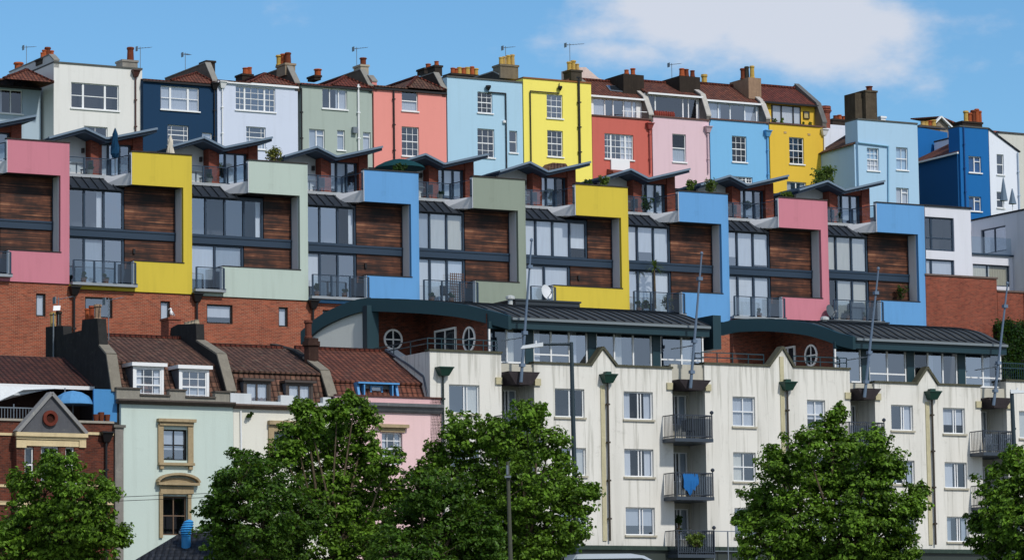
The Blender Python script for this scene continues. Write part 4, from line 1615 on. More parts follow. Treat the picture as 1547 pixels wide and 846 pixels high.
    balustrade(T, [(L + .1, -.27), (lL - .06, -.27)], sT + .04, 1.12, 3)
    # roof terrace guard
    balustrade(T, [(L + .1, 1.92), (xo, 1.92), (tL - .06, .12)], zf, RB['rail'] - RB['floor'], 3)
    # pavilion: gull wing roof
    def P(qx, qy, dep):
        return (B.X(qx, qy, dep) - XR) / PIT * pit + xr, B.Z(qx, qy, dep) - ZT + zt
    fy = 3.0
    poly = [P(73, 214.5, fy), P(127.5, 200, fy), P(160, 215.5, fy), P(237, 200.5, fy)]
    t1 = .17
    m = MB()
    bk = 8.0
    for (a, b) in zip(poly, poly[1:]):
        m.hull8([(a[0], fy, a[1]), (b[0], fy, b[1]), (b[0], bk, b[1]), (a[0], bk, a[1])],
                [(a[0], fy, a[1] + t1), (b[0], fy, b[1] + t1), (b[0], bk, b[1] + t1), (a[0], bk, a[1] + t1)])
    rf = T.part('gull_wing_roof', m, NAVYM())
    m = MB()
    for (a, b) in zip(poly, poly[1:]):
        m.beam((a[0], fy - .06, a[1] + t1 + .03), (b[0], fy - .06, b[1] + t1 + .03), .14, .11)
    for (a, b) in zip(poly, poly[1:]):
        n = 5
        for k in range(n + 1):
            x = a[0] + (b[0] - a[0]) * k / n
            z = a[1] + (b[1] - a[1]) * k / n + t1 + .02
            m.beam((x, fy, z), (x, bk, z), .035, .05)
    T.part('roof_edge', m, paint(112, 130, 148, .4), parent=rf)
    def zr_(x):
        for a, b in zip(poly, poly[1:]):
            if a[0] <= x <= b[0]: return a[1] + (b[1] - a[1]) * (x - a[0]) / (b[0] - a[0]) - .01
        return poly[-1][1] - .01 if x > poly[-1][0] else poly[0][1] - .01
    def pane_wall(xa, xb, ya, yb, zz=zf):
        xs = [xa] + [q[0] for q in poly if xa < q[0] < xb] + [xb]
        return MB().prism([(x, zz) for x in (xa, xb)] + [(x, zr_(x)) for x in xs[::-1]], 'y', ya, yb)
    x107, x135 = P(107, 240, 4.0)[0], P(135, 240, 4.0)[0]
    x156, x176, x203, x219 = P(156, 240, 3.6)[0], P(176, 240, 3.8)[0], P(203, 240, 3.8)[0], P(218, 230, 3.8)[0]
    T.part('white_wall', pane_wall(max(L + .1, x107 - .9), x135, 4.4, 4.6), stucco(204, 208, 212, .2, .1))
    T.part('brick_pier', pane_wall(x135 - .05, x135 + .42, 3.7, 4.6), brick(3))
    T.part('brick_pier', pane_wall(x156 - .32, x156 + .05, 3.9, 4.6), brick(3))
    T.part('brick_wall', pane_wall(x203 + .0, x219, 4.0, 7.5), brick(3))
    zh = zf + 2.05
    m = MB()
    m.prism([(x176 - .2, zh), (x203, zh), (x203, zr_(x203)), (x176 - .2, zr_(x176 - .2))], 'y', 4.05, 4.4)
    T.part('brick_wall', m, brick(3))
    wo = glazing(T, None, x156 + .06, x203 - .01, zf + .02, zh, 4.3, 3, 'wg.' if i % 2 else '.wg', first=.8, name='patio_door')
    m = MB()
    m.face([(x107 - .9, 7.4, zf), (x203, 7.4, zf), (x203, 7.4, zf + 2.4), (x107 - .9, 7.4, zf + 2.4)])
    T.part('back_wall', m, ROOM())
    lamp = bx(x135 - .3, x135 - .18, 4.2, 4.38, zf + 1.5, zf + 1.75)
    T.part('wall_lamp', lamp, BLACK())
    # brick base of the unit
    m = MB()
    hs_ = []
    if i in (0, 1, 2, 3):
        lists = {0: [(54.5, 69, 443.5, 478)], 1: [(128.5, 170, 449, 480), (242.5, 257, 455, 485.5)], 2: [(312.5, 351.5, 460, 489), (421, 435, 464, 493.5)], 3: [(487.5, 530, 469, 497)]}[i]
        hs_ = [B.rect(*q, .08) for q in lists]
    m.body(L + .0, xr - .0, .08, 9.4, ZB - 2, zb - .03, hs_, rev=.7)
    T.part('brick_base', m, [brick(0), ROOM()])
    for h in hs_: window(T, h, .08, 'plain', BLACK(), curtain=('full', CUR[0]) if h[1] - h[0] < 1 else (('blindtop', CUR[0]) if i == 2 else None), sill=False, fw_=.08)
    if i: pipe(T, L + .22, ZB - 1, zb - .35, .05, BLACK(), hopper=True, r=.06)
    # small fittings
    if i in (1, 3, 5, 8):
        T.part('wall_lamp', bx(gR2 + .5, gR2 + .62, .88, .98, bB - .75, bB - .5), BLACK())
    prevx = xr

# louvred shutters on the pink unit
T, xl, xr, pit, zt, R_ = BT[7]
for k in range(2):
    x0 = xl + .9 + k * 1.25
    z0, z1 = zt + R_['stripT'] + .12, zt + R_['bmB'] - .12
    m = MB()
    for (a, b) in ((x0, x0 + .06), (x0 + .5, x0 + .56), (x0 + 1.0, x0 + 1.06)): m.box(a, b, 1.16, 1.2, z0, z1)
    z = z0
    while z < z1:
        m.hull8([(x0 + .06, 1.15, z), (x0 + 1.0, 1.15, z), (x0 + 1.0, 1.2, z + .05), (x0 + .06, 1.2, z + .05)],
                [(x0 + .06, 1.15, z + .02), (x0 + 1.0, 1.15, z + .02), (x0 + 1.0, 1.2, z + .07), (x0 + .06, 1.2, z + .07)])
        z += .1
    T.part('shutter', m, WHITE())

# ---- things on the terraces
def unitpos(i, fx, y, lvl='floor'):
    T, xl, xr, pit, zt, R_ = BT[i]
    return xl + fx * pit, y, zt + (R_['floor'] if lvl == 'floor' else R_['stripT'] + .05)


def furled(label, x, y, z, h, col, r=.28):
    T = Thing('parasol', label, 'parasol', B, (x, y, z))
    T.part('pole', MB().cyl((x, y, z + .08), (x, y, z + h), .03, n=6), GREYM())
    T.part('base', MB().lathe((x, y, z), [(.25, 0), (.25, .06), (.06, .1)], 10), BLACK())
    prof = [(r * .55, h * .42), (r, h * .5), (r * .8, h * .62), (r * .62, h * .78), (r * .5, h * .9), (.03, h * 1.03)]
    m = MB().lathe((x, y, z), prof, 9)
    for k in range(0, len(m.v)):
        if k % 2:
            v = m.v[k]; m.v[k] = (x + (v[0] - x) * .72, y + (v[1] - y) * .72, v[2])
    T.part('canopy', m, fabric(*col))
    return T


x, z = B.at(174, 262, 2.6)
zf = BT[1][4] + RB['floor']
furled('furled navy blue parasol on the terrace of the yellow framed townhouse', x, 2.6, zf, B.Z(174, 196, 2.6) - zf, (24, 62, 92), .30)
x, z = B.at(257.5, 240, 2.4)
furled('furled cream parasol behind the yellow framed parapet', x, 2.4, zf, B.Z(257, 207, 2.4) - zf, (214, 206, 190), .3)
# open green parasol
x, z = B.at(604, 257, 2.2)
zf = BT[3][4] + RB['floor']
T = Thing('parasol', 'wide open dark green parasol on the roof of the blue framed townhouse', 'parasol', B, (x, 2.2, zf))
h = B.Z(600, 240, 2.2) - zf
T.part('pole', MB().cyl((x, 2.2, zf), (x, 2.2, zf + h), .03, n=6), GREYM())
T.part('canopy', MB().lathe((x, 2.2, zf + h), [(1.42, -.55), (1.3, -.42), (.9, -.22), (.45, -.07), (.03, 0)], 16), fabric(26, 66, 72))


def chair(label, x, y, z, rz, col, group):
    T = Thing('terrace_chair', label, 'chair', B, (x, y, z), group)
    c, s = math.cos(rz), math.sin(rz)
    def bb(x0, x1, y0, y1, z0, z1):
        m = MB().box(x0, x1, y0, y1, z0, z1)
        m.v = [(x + p * c - q * s, y + p * s + q * c, z + r) for p, q, r in m.v]
        return m
    mt = paint(*col, .6)
    T.part('seat', bb(-.24, .24, -.24, .24, .42, .47), mt)
    T.part('backrest', bb(-.24, .24, .2, .25, .475, .95), mt)
    for a in (-.22, .18):
        for b in (-.22, .18):
            T.part('leg', bb(a, a + .04, b, b + .04, 0, .418), mt)


def table(label, x, y, z, r, col, group=None):
    T = Thing('terrace_table', label, 'table', B, (x, y, z), group)
    T.part('tabletop', MB().lathe((x, y, z), [(r, .7), (r, .74)], 14), paint(*col, .5))
    T.part('leg', MB().cyl((x, y, z + .02), (x, y, z + .698), .04, n=6), GREYM())
    T.part('base', MB().lathe((x, y, z), [(.26, 0), (.2, .03)], 10), GREYM())


names = ['pink framed', 'left yellow framed', 'pale mint framed', 'left blue framed', 'sage green framed', 'right yellow framed', 'middle blue framed', 'right pink framed', 'rightmost blue framed']
for i in range(1, 9):
    x, y, z = unitpos(i, .14, 3.0)
    chair('dark chair left of the table on the terrace of the %s townhouse' % names[i], x, y, z, .4, (50, 54, 58) if i != 1 else (220, 222, 224), 'terrace chairs')
    x, y, z = unitpos(i, .24, 3.1)
    table('small round terrace table on the %s townhouse' % names[i], x, y, z, .38, (120, 120, 118), 'terrace tables')
    x, y, z = unitpos(i, .33, 3.2)
    chair('dark chair right of the table on the terrace of the %s townhouse' % names[i], x, y, z, -1.2, (44, 50, 56), 'terrace chairs')

GR = leaf(34, 56, 22, 112, 132, 58)
DG = leaf(16, 34, 16, 56, 84, 36)
def px_shrub(label, px, py_base, dep, r, n, **k):
    x, z = B.at(px, py_base, dep)
    return shrub(label, B, x, dep, z, r, n, **k)
px_shrub('tall wispy green and yellow bush behind the pale mint parapet', 414, 246, 1.2, .55, 620, mat=leaf(40, 54, 24, 150, 148, 70), spiky=True, tall=.85, cat='plant', name='bush')
px_shrub('low dark hedge plant under the green parasol', 604, 259, 1.0, .5, 420, mat=DG, tall=.5, cat='plant', name='bush')
px_shrub('rounded bush left of the right yellow framed parapet', 912, 282, 1.4, .42, 360, mat=GR, tall=.8, cat='plant', name='bush')
px_shrub('small bush on the sage green roof edge beside the yellow frame', 889, 284, 1.8, .34, 200, mat=DG, tall=.8, cat='plant', name='bush')
px_shrub('leafy shrub left of two on the middle blue framed parapet', 1044, 291, 1.2, .46, 380, mat=GR, tall=.9, cat='plant', name='bush')
px_shrub('tall leafy shrub right of two on the middle blue framed parapet', 1074, 294, 1.4, .5, 460, mat=GR, tall=1.0, spiky=True, cat='plant', name='bush')
px_shrub('leafy shrub behind the right pink framed parapet', 1189, 303, 2.2, .4, 260, mat=GR, tall=.7, cat='plant', name='bush')
px_shrub('green climbing plant behind the terrace glass of the middle blue framed townhouse', 975, 318, 2.6, .5, 420, mat=DG, tall=1.0, cat='plant', name='bush')
px_shrub('broad green tree crown above the roofs right of the mustard house', 1246, 303, 8.5, 1.0, 1500, mat=GR, tall=1.25, cat='shrub', name='bush', ls=.17)
x, z = B.at(1363, 452, .6)
shrub('dark spiky plant on the ledge of the rightmost blue framed townhouse', B, x, .6, z, .5, 260, mat=DG, tall=.9, spiky=True, cat='plant', name='potted_plant')
for i, fx in ((1, .3), (2, .3), (4, .38), (8, .35)):
    x, y, z = unitpos(i, fx, 2.3)
    T = shrub('potted plant at the glass guard of the %s townhouse terrace' % names[i], B, x, y, z + .25, .25, 110, mat=DG, cat='potted plant', name='potted_plant', group='terrace pots')
    T.part('pot', MB().lathe((x, y, z), [(.13, 0), (.18, .3), (.15, .3)], 10), stone(140, 140, 134, .4))

for i, fx, s_ in ((1, .12, .22), (1, .3, .18), (3, .08, .3), (4, .12, .2), (4, .3, .24), (6, .1, .26), (7, .3, .2), (8, .2, .24), (8, .36, .2), (3, .33, .2)):
    x, y, z = unitpos(i, fx, .15, 'low')
    T = shrub('potted plant %s on the lower balcony of the %s townhouse' % ('at the left end' if fx < .25 else 'at the right end', names[i]), B, x, y, z + .2, s_, 120, mat=DG, cat='potted plant', name='potted_plant', group='lower balcony pots', seed=i)
    T.part('pot', MB().lathe((x, y, z), [(.12, 0), (.16, .26), (.13, .26)], 10), stone(120, 90, 76, .4))
x, y, z = unitpos(4, .27, .35, 'low')
chair('black slatted folding chair on the lower balcony of the sage green townhouse', x, y, z, .3, (24, 26, 30), 'lower balcony chairs')
x, y, z = unitpos(4, .40, .6, 'low')
T = Thing('trellis', 'brown lattice trellis panel leaning on the lower balcony of the sage green townhouse', 'trellis', B, (x, y, z))
m = MB()
for k in range(7): m.beam((x - .4 + k * .13, y, z), (x - .4 + k * .13, y + .1, z + 1.7), .03, .03, up=(0, 1, 0))
for k in range(12): m.beam((x - .42, y + .01 * k - .035, z + .1 + k * .14), (x + .42, y + .01 * k - .035, z + .1 + k * .14), .03, .03)
T.part('lattice', m, paint(96, 66, 48, .7))
x, y, z = unitpos(8, .3, .3, 'low')
T = Thing('covered_barbecue', 'grey fabric covered barbecue on the lower balcony of the rightmost blue framed townhouse', 'barbecue', B, (x, y, z))
T.part('cover', MB().prism([(x - .45, z), (x + .5, z), (x + .46, z + .95), (x + .3, z + 1.08), (x - .36, z + 1.04), (x - .42, z + .9)], 'y', y - .2, y + .35), fabric(96, 106, 118))

# palm on the lower balcony of the middle blue unit
x, z = B.at(990, 466, .2)
zc = B.Z(989, 404, .2)
T = Thing('palm', 'small palm with a thin trunk on the lower balcony of the blue framed townhouse', 'palm', B, (x, .2, z))
T.part('trunk', MB().cyl((x, .2, z), (x - .02, .2, zc), .07, .05, 7), bark())
rng = random.Random(5)
m = MB()
for k in range(46):
    a = rng.uniform(0, 6.28); e = rng.uniform(-.7, 1.3)
    L = rng.uniform(.5, .8)
    p0 = Vector((x, .2, zc))
    d = Vector((math.cos(a) * math.cos(e), math.sin(a) * math.cos(e), math.sin(e)))
    p1 = p0 + d * L * .55
    p2 = p1 + (d + Vector((0, 0, -.6))) * L * .45
    s = d.cross(Vector((0, 0, 1))).normalized() * .035
    m.face([tuple(p0 - s), tuple(p0 + s), tuple(p1 + s), tuple(p1 - s)])
    m.face([tuple(p1 - s), tuple(p1 + s), tuple(p2)])
T.part('crown', m, leaf(30, 46, 26, 92, 112, 60))
# plants behind the balcony glass of the same unit
x, z = B.at(1008, 468, .25)
shrub('twiggy potted shrub behind the lower balcony glass beside the palm', B, x, .25, z, .45, 260, mat=leaf(50, 44, 34, 120, 110, 80), tall=.9, spiky=True, cat='plant', name='potted_plant')
x, z = B.at(975, 466, .25)
shrub('low leafy shrub behind the lower balcony glass left of the palm', B, x, .25, z, .35, 160, mat=DG, tall=.7, cat='plant', name='potted_plant')

# satellite dishes
def dish(label, row, px, py, dep, r, col, T=None):
    x, z = row.at(px, py, dep)
    m = MB()
    n = 18
    c = Vector((x, dep, z))
    nrm = Vector((.25, -.93, .25)).normalized()
    t = nrm.cross(Vector((0, 0, 1))).normalized(); b = nrm.cross(t)
    rings = []
    for rr, dd in ((0.02, .09), (.35, .078), (.7, .045), (1, 0)):
        rings.append([tuple(c + (t * math.cos(2 * math.pi * k / n) + b * math.sin(2 * math.pi * k / n) * 1.1) * r * rr - nrm * dd * r * 2) for k in range(n)])
    base = len(m.v)
    for q in rings: m.v += q
    for j in range(3):
        for k in range(n):
            k2 = (k + 1) % n
            m.f.append([base + j * n + k, base + j * n + k2, base + (j + 1) * n + k2, base + (j + 1) * n + k]); m.m.append(0)
    m.f.append([base + k for k in range(n)]); m.m.append(0)
    D = Thing('satellite_dish', label, 'satellite dish', row, (x, dep, z))
    D.part('dish', m, paint(*col, .4))
    a = MB()
    tip = c + nrm * r * 1.1 - Vector((0, 0, r * .4))
    a.cyl(tuple(c - Vector((0, 0, r)) ), tuple(tip), .02, n=5)
    a.box(tip.x - .06, tip.x + .06, tip.y - .05, tip.y + .05, tip.z - .04, tip.z + .06)
    D.part('feed_arm', a, GREYM())
    a = MB().cyl((x, dep + .15, z - r * 1.6), (x, dep + .15, z), .03, n=6)
    D.part('mast', a, GREYM())
dish('white satellite dish on the balcony of the right yellow framed townhouse', B, 826, 441, -.5, .38, (214, 218, 222))
dish('dark grey satellite dish beside the right pink framed townhouse', B, 1255, 470, -.4, .36, (84, 92, 98))

# ---- the white block right of row B
yW = .35
XE, ZE = B.at(1396.5, 311.5, yW)
X1, Z1 = B.at(1466, 313.5, yW)
ZW = (ZE + Z1) / 2 - .05
T = Thing('white_apartment_block', 'white modern block with grey framed windows at the end of the coloured frames', 'building', B, (XE, -.1, ZB), None)
hs_ = [B.rect(1397.5, 1441.5, 328.5, 379, yW), B.rect(1397.5, 1442, 392, 425, yW)]
WB = stucco(216, 218, 228, .14, .12)
m = MB()
m.body(XE + .02, X1, yW, 8, ZB - 1, ZW, hs_, rev=1.2)
T.part('wall', m, [WB, ROOM()])
window(T, hs_[0], yW, 'dark2', NAVYM(), sill=False, fw_=.09, gl=glass(.25))
window(T, hs_[1], yW, dict(v=[(.25, .13)]), NAVYM(), sill=False, fw_=.09, gl=glass(.25), curtain=('blindtop', CUR[0]))
T.part('coping', bx(XE, X1 + .05, yW - .08, .7, ZW, ZW + .1), stone(44, 48, 56, .3))
# second block: recessed front with terrace + projecting side wing
T = Thing('white_apartment_block', 'white modern block with a glass guarded terrace and a planted roof at the right edge', 'building', B, (X1, 2, ZB), None)
yl = 1.2
# upper floor side wall facing left, runs outward
xc = B.X(1530, 390, yl)
def sd(px, py): return B.side(px, py, xc)
ya, za = sd(1467, 331)
yb_, zb_ = sd(1560, 319)
yA, yB = max(ya, yb_), min(ya, yb_)
zt2 = (za + zb_) / 2
wy0, wz1 = sd(1481.5, 346); wy1, wz1b = sd(1519, 342)
_, wz0 = sd(1500, 382)
m = MB()
ys = sorted([yA, yB, wy0, wy1])
zs = [ZB - 1, wz0, (wz1 + wz1b) / 2, zt2]
for a, b in zip(ys, ys[1:]):
    for c, d in zip(zs, zs[1:]):
        if a >= min(wy0, wy1) - 1e-5 and b <= max(wy0, wy1) + 1e-5 and c == zs[1]: continue
        m.face([(xc, b, c), (xc, a, c), (xc, a, d), (xc, b, d)])
wa, wb = min(wy0, wy1), max(wy0, wy1)
for (p, q, mm) in ((xc, xc + .2, 0), (xc + .2, xc + 1.2, 1)):
    m.face([(p, wa, zs[1]), (q, wa, zs[1]), (q, wa, zs[2]), (p, wa, zs[2])], mm)
    m.face([(p, wb, zs[1]), (q, wb, zs[1]), (q, wb, zs[2]), (p, wb, zs[2])], mm)
    m.face([(p, wa, zs[1]), (p, wb, zs[1]), (q, wb, zs[1]), (q, wa, zs[1])], mm)
    m.face([(p, wa, zs[2]), (p, wb, zs[2]), (q, wb, zs[2]), (q, wa, zs[2])], mm)
m.face([(xc + 1.2, wa, zs[1]), (xc + 1.2, wb, zs[1]), (xc + 1.2, wb, zs[2]), (xc + 1.2, wa, zs[2])], 1)
m.face([(xc, yB, ZB), (xc + 8, yB, ZB), (xc + 8, yB, zt2), (xc, yB, zt2)])
m.face([(xc, yB, zt2), (xc + 8, yB, zt2), (xc + 8, yA, zt2), (xc, yA, zt2)])
T.part('wall', m, [stucco(196, 200, 206, .15, .2), ROOM()])
f = MB()
for yy in (wa, (wa + wb) / 2 - .04, wb - .08): f.box(xc + .1, xc + .17, yy, yy + .08, zs[1] + .07, zs[2] - .07)
f.box(xc + .096, xc + .174, wa, wb, zs[1], zs[1] + .07); f.box(xc + .096, xc + .174, wa, wb, zs[2] - .07, zs[2])
wo = T.part('window', f, NAVYM())
g = MB().face([(xc + .14, wa, zs[1] + .07), (xc + .14, wb, zs[1] + .07), (xc + .14, wb, zs[2] - .07), (xc + .14, wa, zs[2] - .07)])
T.part('pane', (lambda q: (q.face([(xc + .14, wa, zs[1] + .07), (xc + .14, wb, zs[1] + .07), (xc + .14, wb, zs[2] - .07), (xc + .14, wa, zs[2] - .07)]), q)[1])(MB()), glass(.3), parent=wo)
T.part('coping', bx(xc - .06, xc + .25, yB, yA, zt2, zt2 + .1), stone(44, 48, 56, .3))
# lower volume with terrace
x0l = B.X(1466.5, 385, yl); x1l = xc - .01
ztl = B.Z(1490, 386, yl)
h1 = B.rect(1470, 1526, 400, 432, yl)
m = MB()
m.wall(x0l, x1l, ZB, ztl, yl, [h1], rev=1.2)
m.face([(x0l, yl, ztl), (x1l + .0, yl, ztl), (x1l, yA + 3, ztl), (x0l, yA + 3, ztl)])
m.face([(x0l - 3, yA + .5, ZB), (x1l + 3, yA + .5, ZB), (x1l + 3, yA + .5, zt2), (x0l - 3, yA + .5, zt2)])
T.part('lower_wall', m, [WB, ROOM()])
window(T, h1, yl, dict(v=[(.42, .09)]), NAVYM(), sill=False, fw_=.07, curtain=('full', (214, 206, 178)))
T.part('terrace_edge', bx(x0l, x1l, yl - .12, yl + .2, ztl + .002, ztl + .1), NAVYM())
g = MB(); g.face([(x0l + .1, yl + .05, ztl + .1), (xc - .05, yl + .05, ztl + .1), (xc - .05, yl + .05, ztl + 1.1), (x0l + .1, yl + .05, ztl + 1.1)])
T.part('glass_guard', g, glass(.2, .7, .8, .84))
for k, (px, s) in enumerate(((1500, .5), (1522, .55), (1543, .45))):
    yy = max(yB + .5, -2.2 + k * -.6)
    x, z = B.at(px, 327, yy)
    shrub(['bright flowering', 'yellow green', 'low sparse'][k] + ' shrub on the white block roof below the white gabled house', B, max(x, xc + .6), yy, zt2, s, 300, mat=leaf(50, 70, 24, 170, 170, 70), tall=.7, cat='shrub', name='bush', group='roof planting')

# ---- brick retaining walls, hedge
def wall_thing(label, x0, x1, yt0, yt1, dep, mat, thick=.5, row=B, name='brick_wall', zb=18.0, cop=True, cat='wall'):
    a, b = row.at(x0, yt0, dep), row.at(x1, yt1, dep)
    z = (a[1] + b[1]) / 2
    T = Thing(name, label, cat, row, (a[0], dep, zb))
    T.part('wall', bx(a[0], b[0], dep, dep + thick, zb, z), mat)
    if cop: T.part('coping', bx(a[0] - .03, b[0] + .05, dep - .07, dep + thick + .05, z + .002, z + .1), stone(120, 104, 98, .5))
    return a, b, z
wall_thing('tall red brick wall below the white modern block', 1397.5, 1505.5, 416, 421.5, .0, brick(1), thick=.34)
wall_thing('lower red brick wall at the right edge behind the hedge', 1506.5, 1600, 441, 445, .1, brick(1), thick=.5)
x, z = B.at(1509, 482, -1.5)
x2, z2 = B.at(1600, 490, -1.5)
T = Thing('hedge', 'tall dark clipped evergreen hedge at the right edge', 'hedge', B, (x, -1.5, 19))
rng = random.Random(9)
m = MB()
for k in range(760):
    yy = -1.5 + rng.uniform(-.15, .5)
    c = (rng.uniform(x, x2), yy, rng.uniform(19.5, z - .1))
    leaves(m, c, (.3, .22, .3), 20, .15, rng, up=.2)
addchild(T, 'foliage', fast_mesh('foliage', m, [leaf(14, 34, 14, 44, 76, 30)], T.at))
T.part('stem', bx(x + .15, x2, -1.35, -.7, 18.5, z - .25), paint(12, 16, 10, .9))
# ------------------------------------------------------------------ ROW A : old houses at left, rendered apartments
ZA = 6.6


def side_poly(row, x, w, pts, zb, mat, T, name='party_wall'):
    pl = [row.side(px, py, x) for px, py in pts]
    pl = pl + [(pl[-1][0], zb), (pl[0][0], zb)]
    m = MB().prism(pl, 'x', x, x + w)
    return T.part(name, m, mat), pl


def coping_strip(row, x0, x1, pl, n, mat, T, par, t=.09):
    m = MB()
    for (a, b), (c, d) in zip(pl[:n], pl[1:n]):
        L = math.hypot(c - a, d - b)
        ny, nz_ = -(d - b) / L, (c - a) / L
        if nz_ < 0: ny, nz_ = -ny, -nz_
        m.hull8([(x0, a, b + .004), (x1, a, b + .004), (x1, a + ny * t, b + nz_ * t), (x0, a + ny * t, b + nz_ * t)],
                [(x0, c, d + .004), (x1, c, d + .004), (x1, c + ny * t, d + nz_ * t), (x0, c + ny * t, d + nz_ * t)])
    T.part('coping', m, mat, parent=par)


SHADE_STONE = lambda: stone(58, 58, 58, .8)  # dark weathered stone; shade on the party walls' side faces is put into its colour
CEM = lambda: stone(142, 136, 124, .5)
# key planes
xRM = A.X(169, 590, .2)      # red house | mint house
xMW = A.X(343, 592, .2)
xWP = A.X(496, 599, .2)
xPA = A.X(648, 603, .2)
x_red_l = A.X(-60, 700)


def surround(T, px, z_pad=.0, style='flat', mat=None):
    """stone window surround from photo px (x0,x1,y0,y1) around opening"""
    pass


# ---------------- mint house
def cornice(T, x0, x1, z0, z1, mat, proj=.28):
    h = z1 - z0
    m = MB().prism([(-.003, z0), (-.003, z1), (-proj, z1), (-proj, z1 - h * .35), (-proj * .75, z1 - h * .45), (-proj * .5, z0 + h * .2), (-proj * .3, z0)], 'x', x0, x1)
    return T.part('cornice', m, mat)


def old_house(label, x0, x1, zc, zp, wm, wins, name='townhouse', group='old houses below the modern terrace'):
    T = Thing(name, label, 'house', A, ((x0 + x1) / 2, 0, ZA), group)
    holes = [A.rect(*w[:4]) for w in wins]
    m = MB().body(x0, x1, 0, 9, ZA, zc, holes, rev=.8) if False else MB()
    m.body(x0, x1, 0, 9, ZA, zc, holes, rev=.8, top=True)
    T.part('wall', m, [wm, ROOM()])
    for h, w in zip(holes, wins):
        window(T, h, .04, w[4], w[5]() if w[5] else WHITE(), curtain=w[6] if len(w) > 6 else None, sill=False)
    return T


STONEY = lambda: stone(186, 166, 132, .55)
zcM = (A.Z(200, 612) + A.Z(340, 613)) / 2
T = old_house('mint green rendered house with stone framed windows and two white dormers', xRM + .35, xMW + .2, zcM, 0, stucco(198, 214, 206, .24, .2),
              [(246, 283, 648.5, 695, 'grid22', BLACK, ('blindtop', CUR[1])), (245, 283, 749, 808, 'grid22', lambda: stone(120, 100, 84, .3), None)])
MT = T
for (a, b, c, d) in ((238, 246, 640, 700), (283, 291, 640, 700), (240, 245, 742, 812), (283, 288, 742, 812)):
    r = A.rect(a, b, c, d)
    T.part('window_surround', bx(r[0], r[1], -.1, -.004, r[2], r[3]), STONEY())
r = A.rect(236.5, 293.5, 633, 641)
m = MB().box(r[0], r[1], -.26, -.004, r[2] + .1, r[3]); m.box(r[0] + .1, r[1] - .1, -.16, -.005, r[2] - .06, r[2] + .1)
T.part('window_hood', m, STONEY())
r = A.rect(238, 292, 699, 707)
m = MB().box(r[0], r[1], -.2, -.004, r[2] + .12, r[3]); m.box(r[0] + .08, r[0] + .25, -.14, -.005, r[2] - .05, r[2] + .12); m.box(r[1] - .25, r[1] - .08, -.14, -.005, r[2] - .05, r[2] + .12)
T.part('window_sill', m, STONEY())
r = A.rect(236, 298, 716, 733)
cx = (r[0] + r[1]) / 2; hw = (r[1] - r[0]) / 2; zz = r[2] + .12
arc = [(cx + hw * math.cos(math.pi * k / 12), zz + (r[3] - zz) * math.sin(math.pi * k / 12)) for k in range(13)]
m = MB().prism([(cx + (p - cx) * .82, zz + .01 + (q - zz) * .55) for p, q in arc], 'y', -.1, -.004)
for (a, b) in zip(arc, arc[1:]): m.beam((a[0], -.16, a[1]), (b[0], -.16, b[1]), .3, .1, up=(0, 0, 1) if abs(b[0] - a[0]) > .05 else (1, 0, 0))
m.box(r[0], r[1], -.3, -.004, r[2], r[2] + .115)
T.part('curved_pediment', m, STONEY())
r = A.rect(241, 291, 735, 746)
T.part('window_lintel', bx(r[0], r[1], -.12, -.004, r[2], r[3]), STONEY())
cornice(T, xRM + .1, xMW + .2, zcM, zcM + .2, stone(92, 84, 80, .5), .32)
zt = zcM + .2
m = MB()
for (a, b, yt) in ((176, 212, 587.5), (212, 256, 598), (256, 281, 590), (281, 325, 601), (325, 347, 593)):
    p, q = A.X(a, 598, 0), A.X(b, 598, 0)
    z = A.Z((a + b) / 2, yt, 0)
    m.box(p + .003, q - .003, .0, .3, zt, z)
T.part('parapet', m, stone(158, 154, 144, .5))
m = MB()
for (a, b, yt) in ((176, 212, 587.5), (212, 256, 598), (256, 281, 590), (281, 325, 601), (325, 347, 593)):
    p, q = A.X(a, 598, 0), A.X(b, 598, 0)
    z = A.Z((a + b) / 2, yt, 0)
    m.box(p - .03, q + .03, -.07, .36, z + .003, z + .07)
T.part('coping', m, stone(104, 98, 92, .5))


def mansard_roof(T, xl, xr_, brk, rdg, z0, mat, y0=.34):
    m = MB()
    m.slab((xl, y0, z0), (xr_, y0, z0), (xr_, brk[0] + .06, brk[1] - .02), (xl, brk[0] + .06, brk[1] - .02), .1)
    m.slab((xl, brk[0] - .12, brk[1] - .04), (xr_, brk[0] - .12, brk[1] - .04), (xr_, rdg[0], rdg[1]), (xl, rdg[0], rdg[1]), .1)
    m.slab((xl, rdg[0], rdg[1]), (xr_, rdg[0], rdg[1]), (xr_, rdg[0] + 3.5, rdg[1] - 2), (xl, rdg[0] + 3.5, rdg[1] - 2), .1)
    r = T.part('roof', m, mat)
    m = MB()
    x = xl
    while x < xr_ - .3:
        m.beam((x, rdg[0], rdg[1] + .04), (min(x + .43, xr_), rdg[0], rdg[1] + .04), .2, .13)
        x += .45
    T.part('ridge_tile', m, tiles(2), parent=r)
    return r


brk = A.side(324, 550, xMW); rdg = A.side(272, 511.5, xMW)
mansard_roof(T, xRM + .3, xMW, brk, rdg, zt, tiles(1))


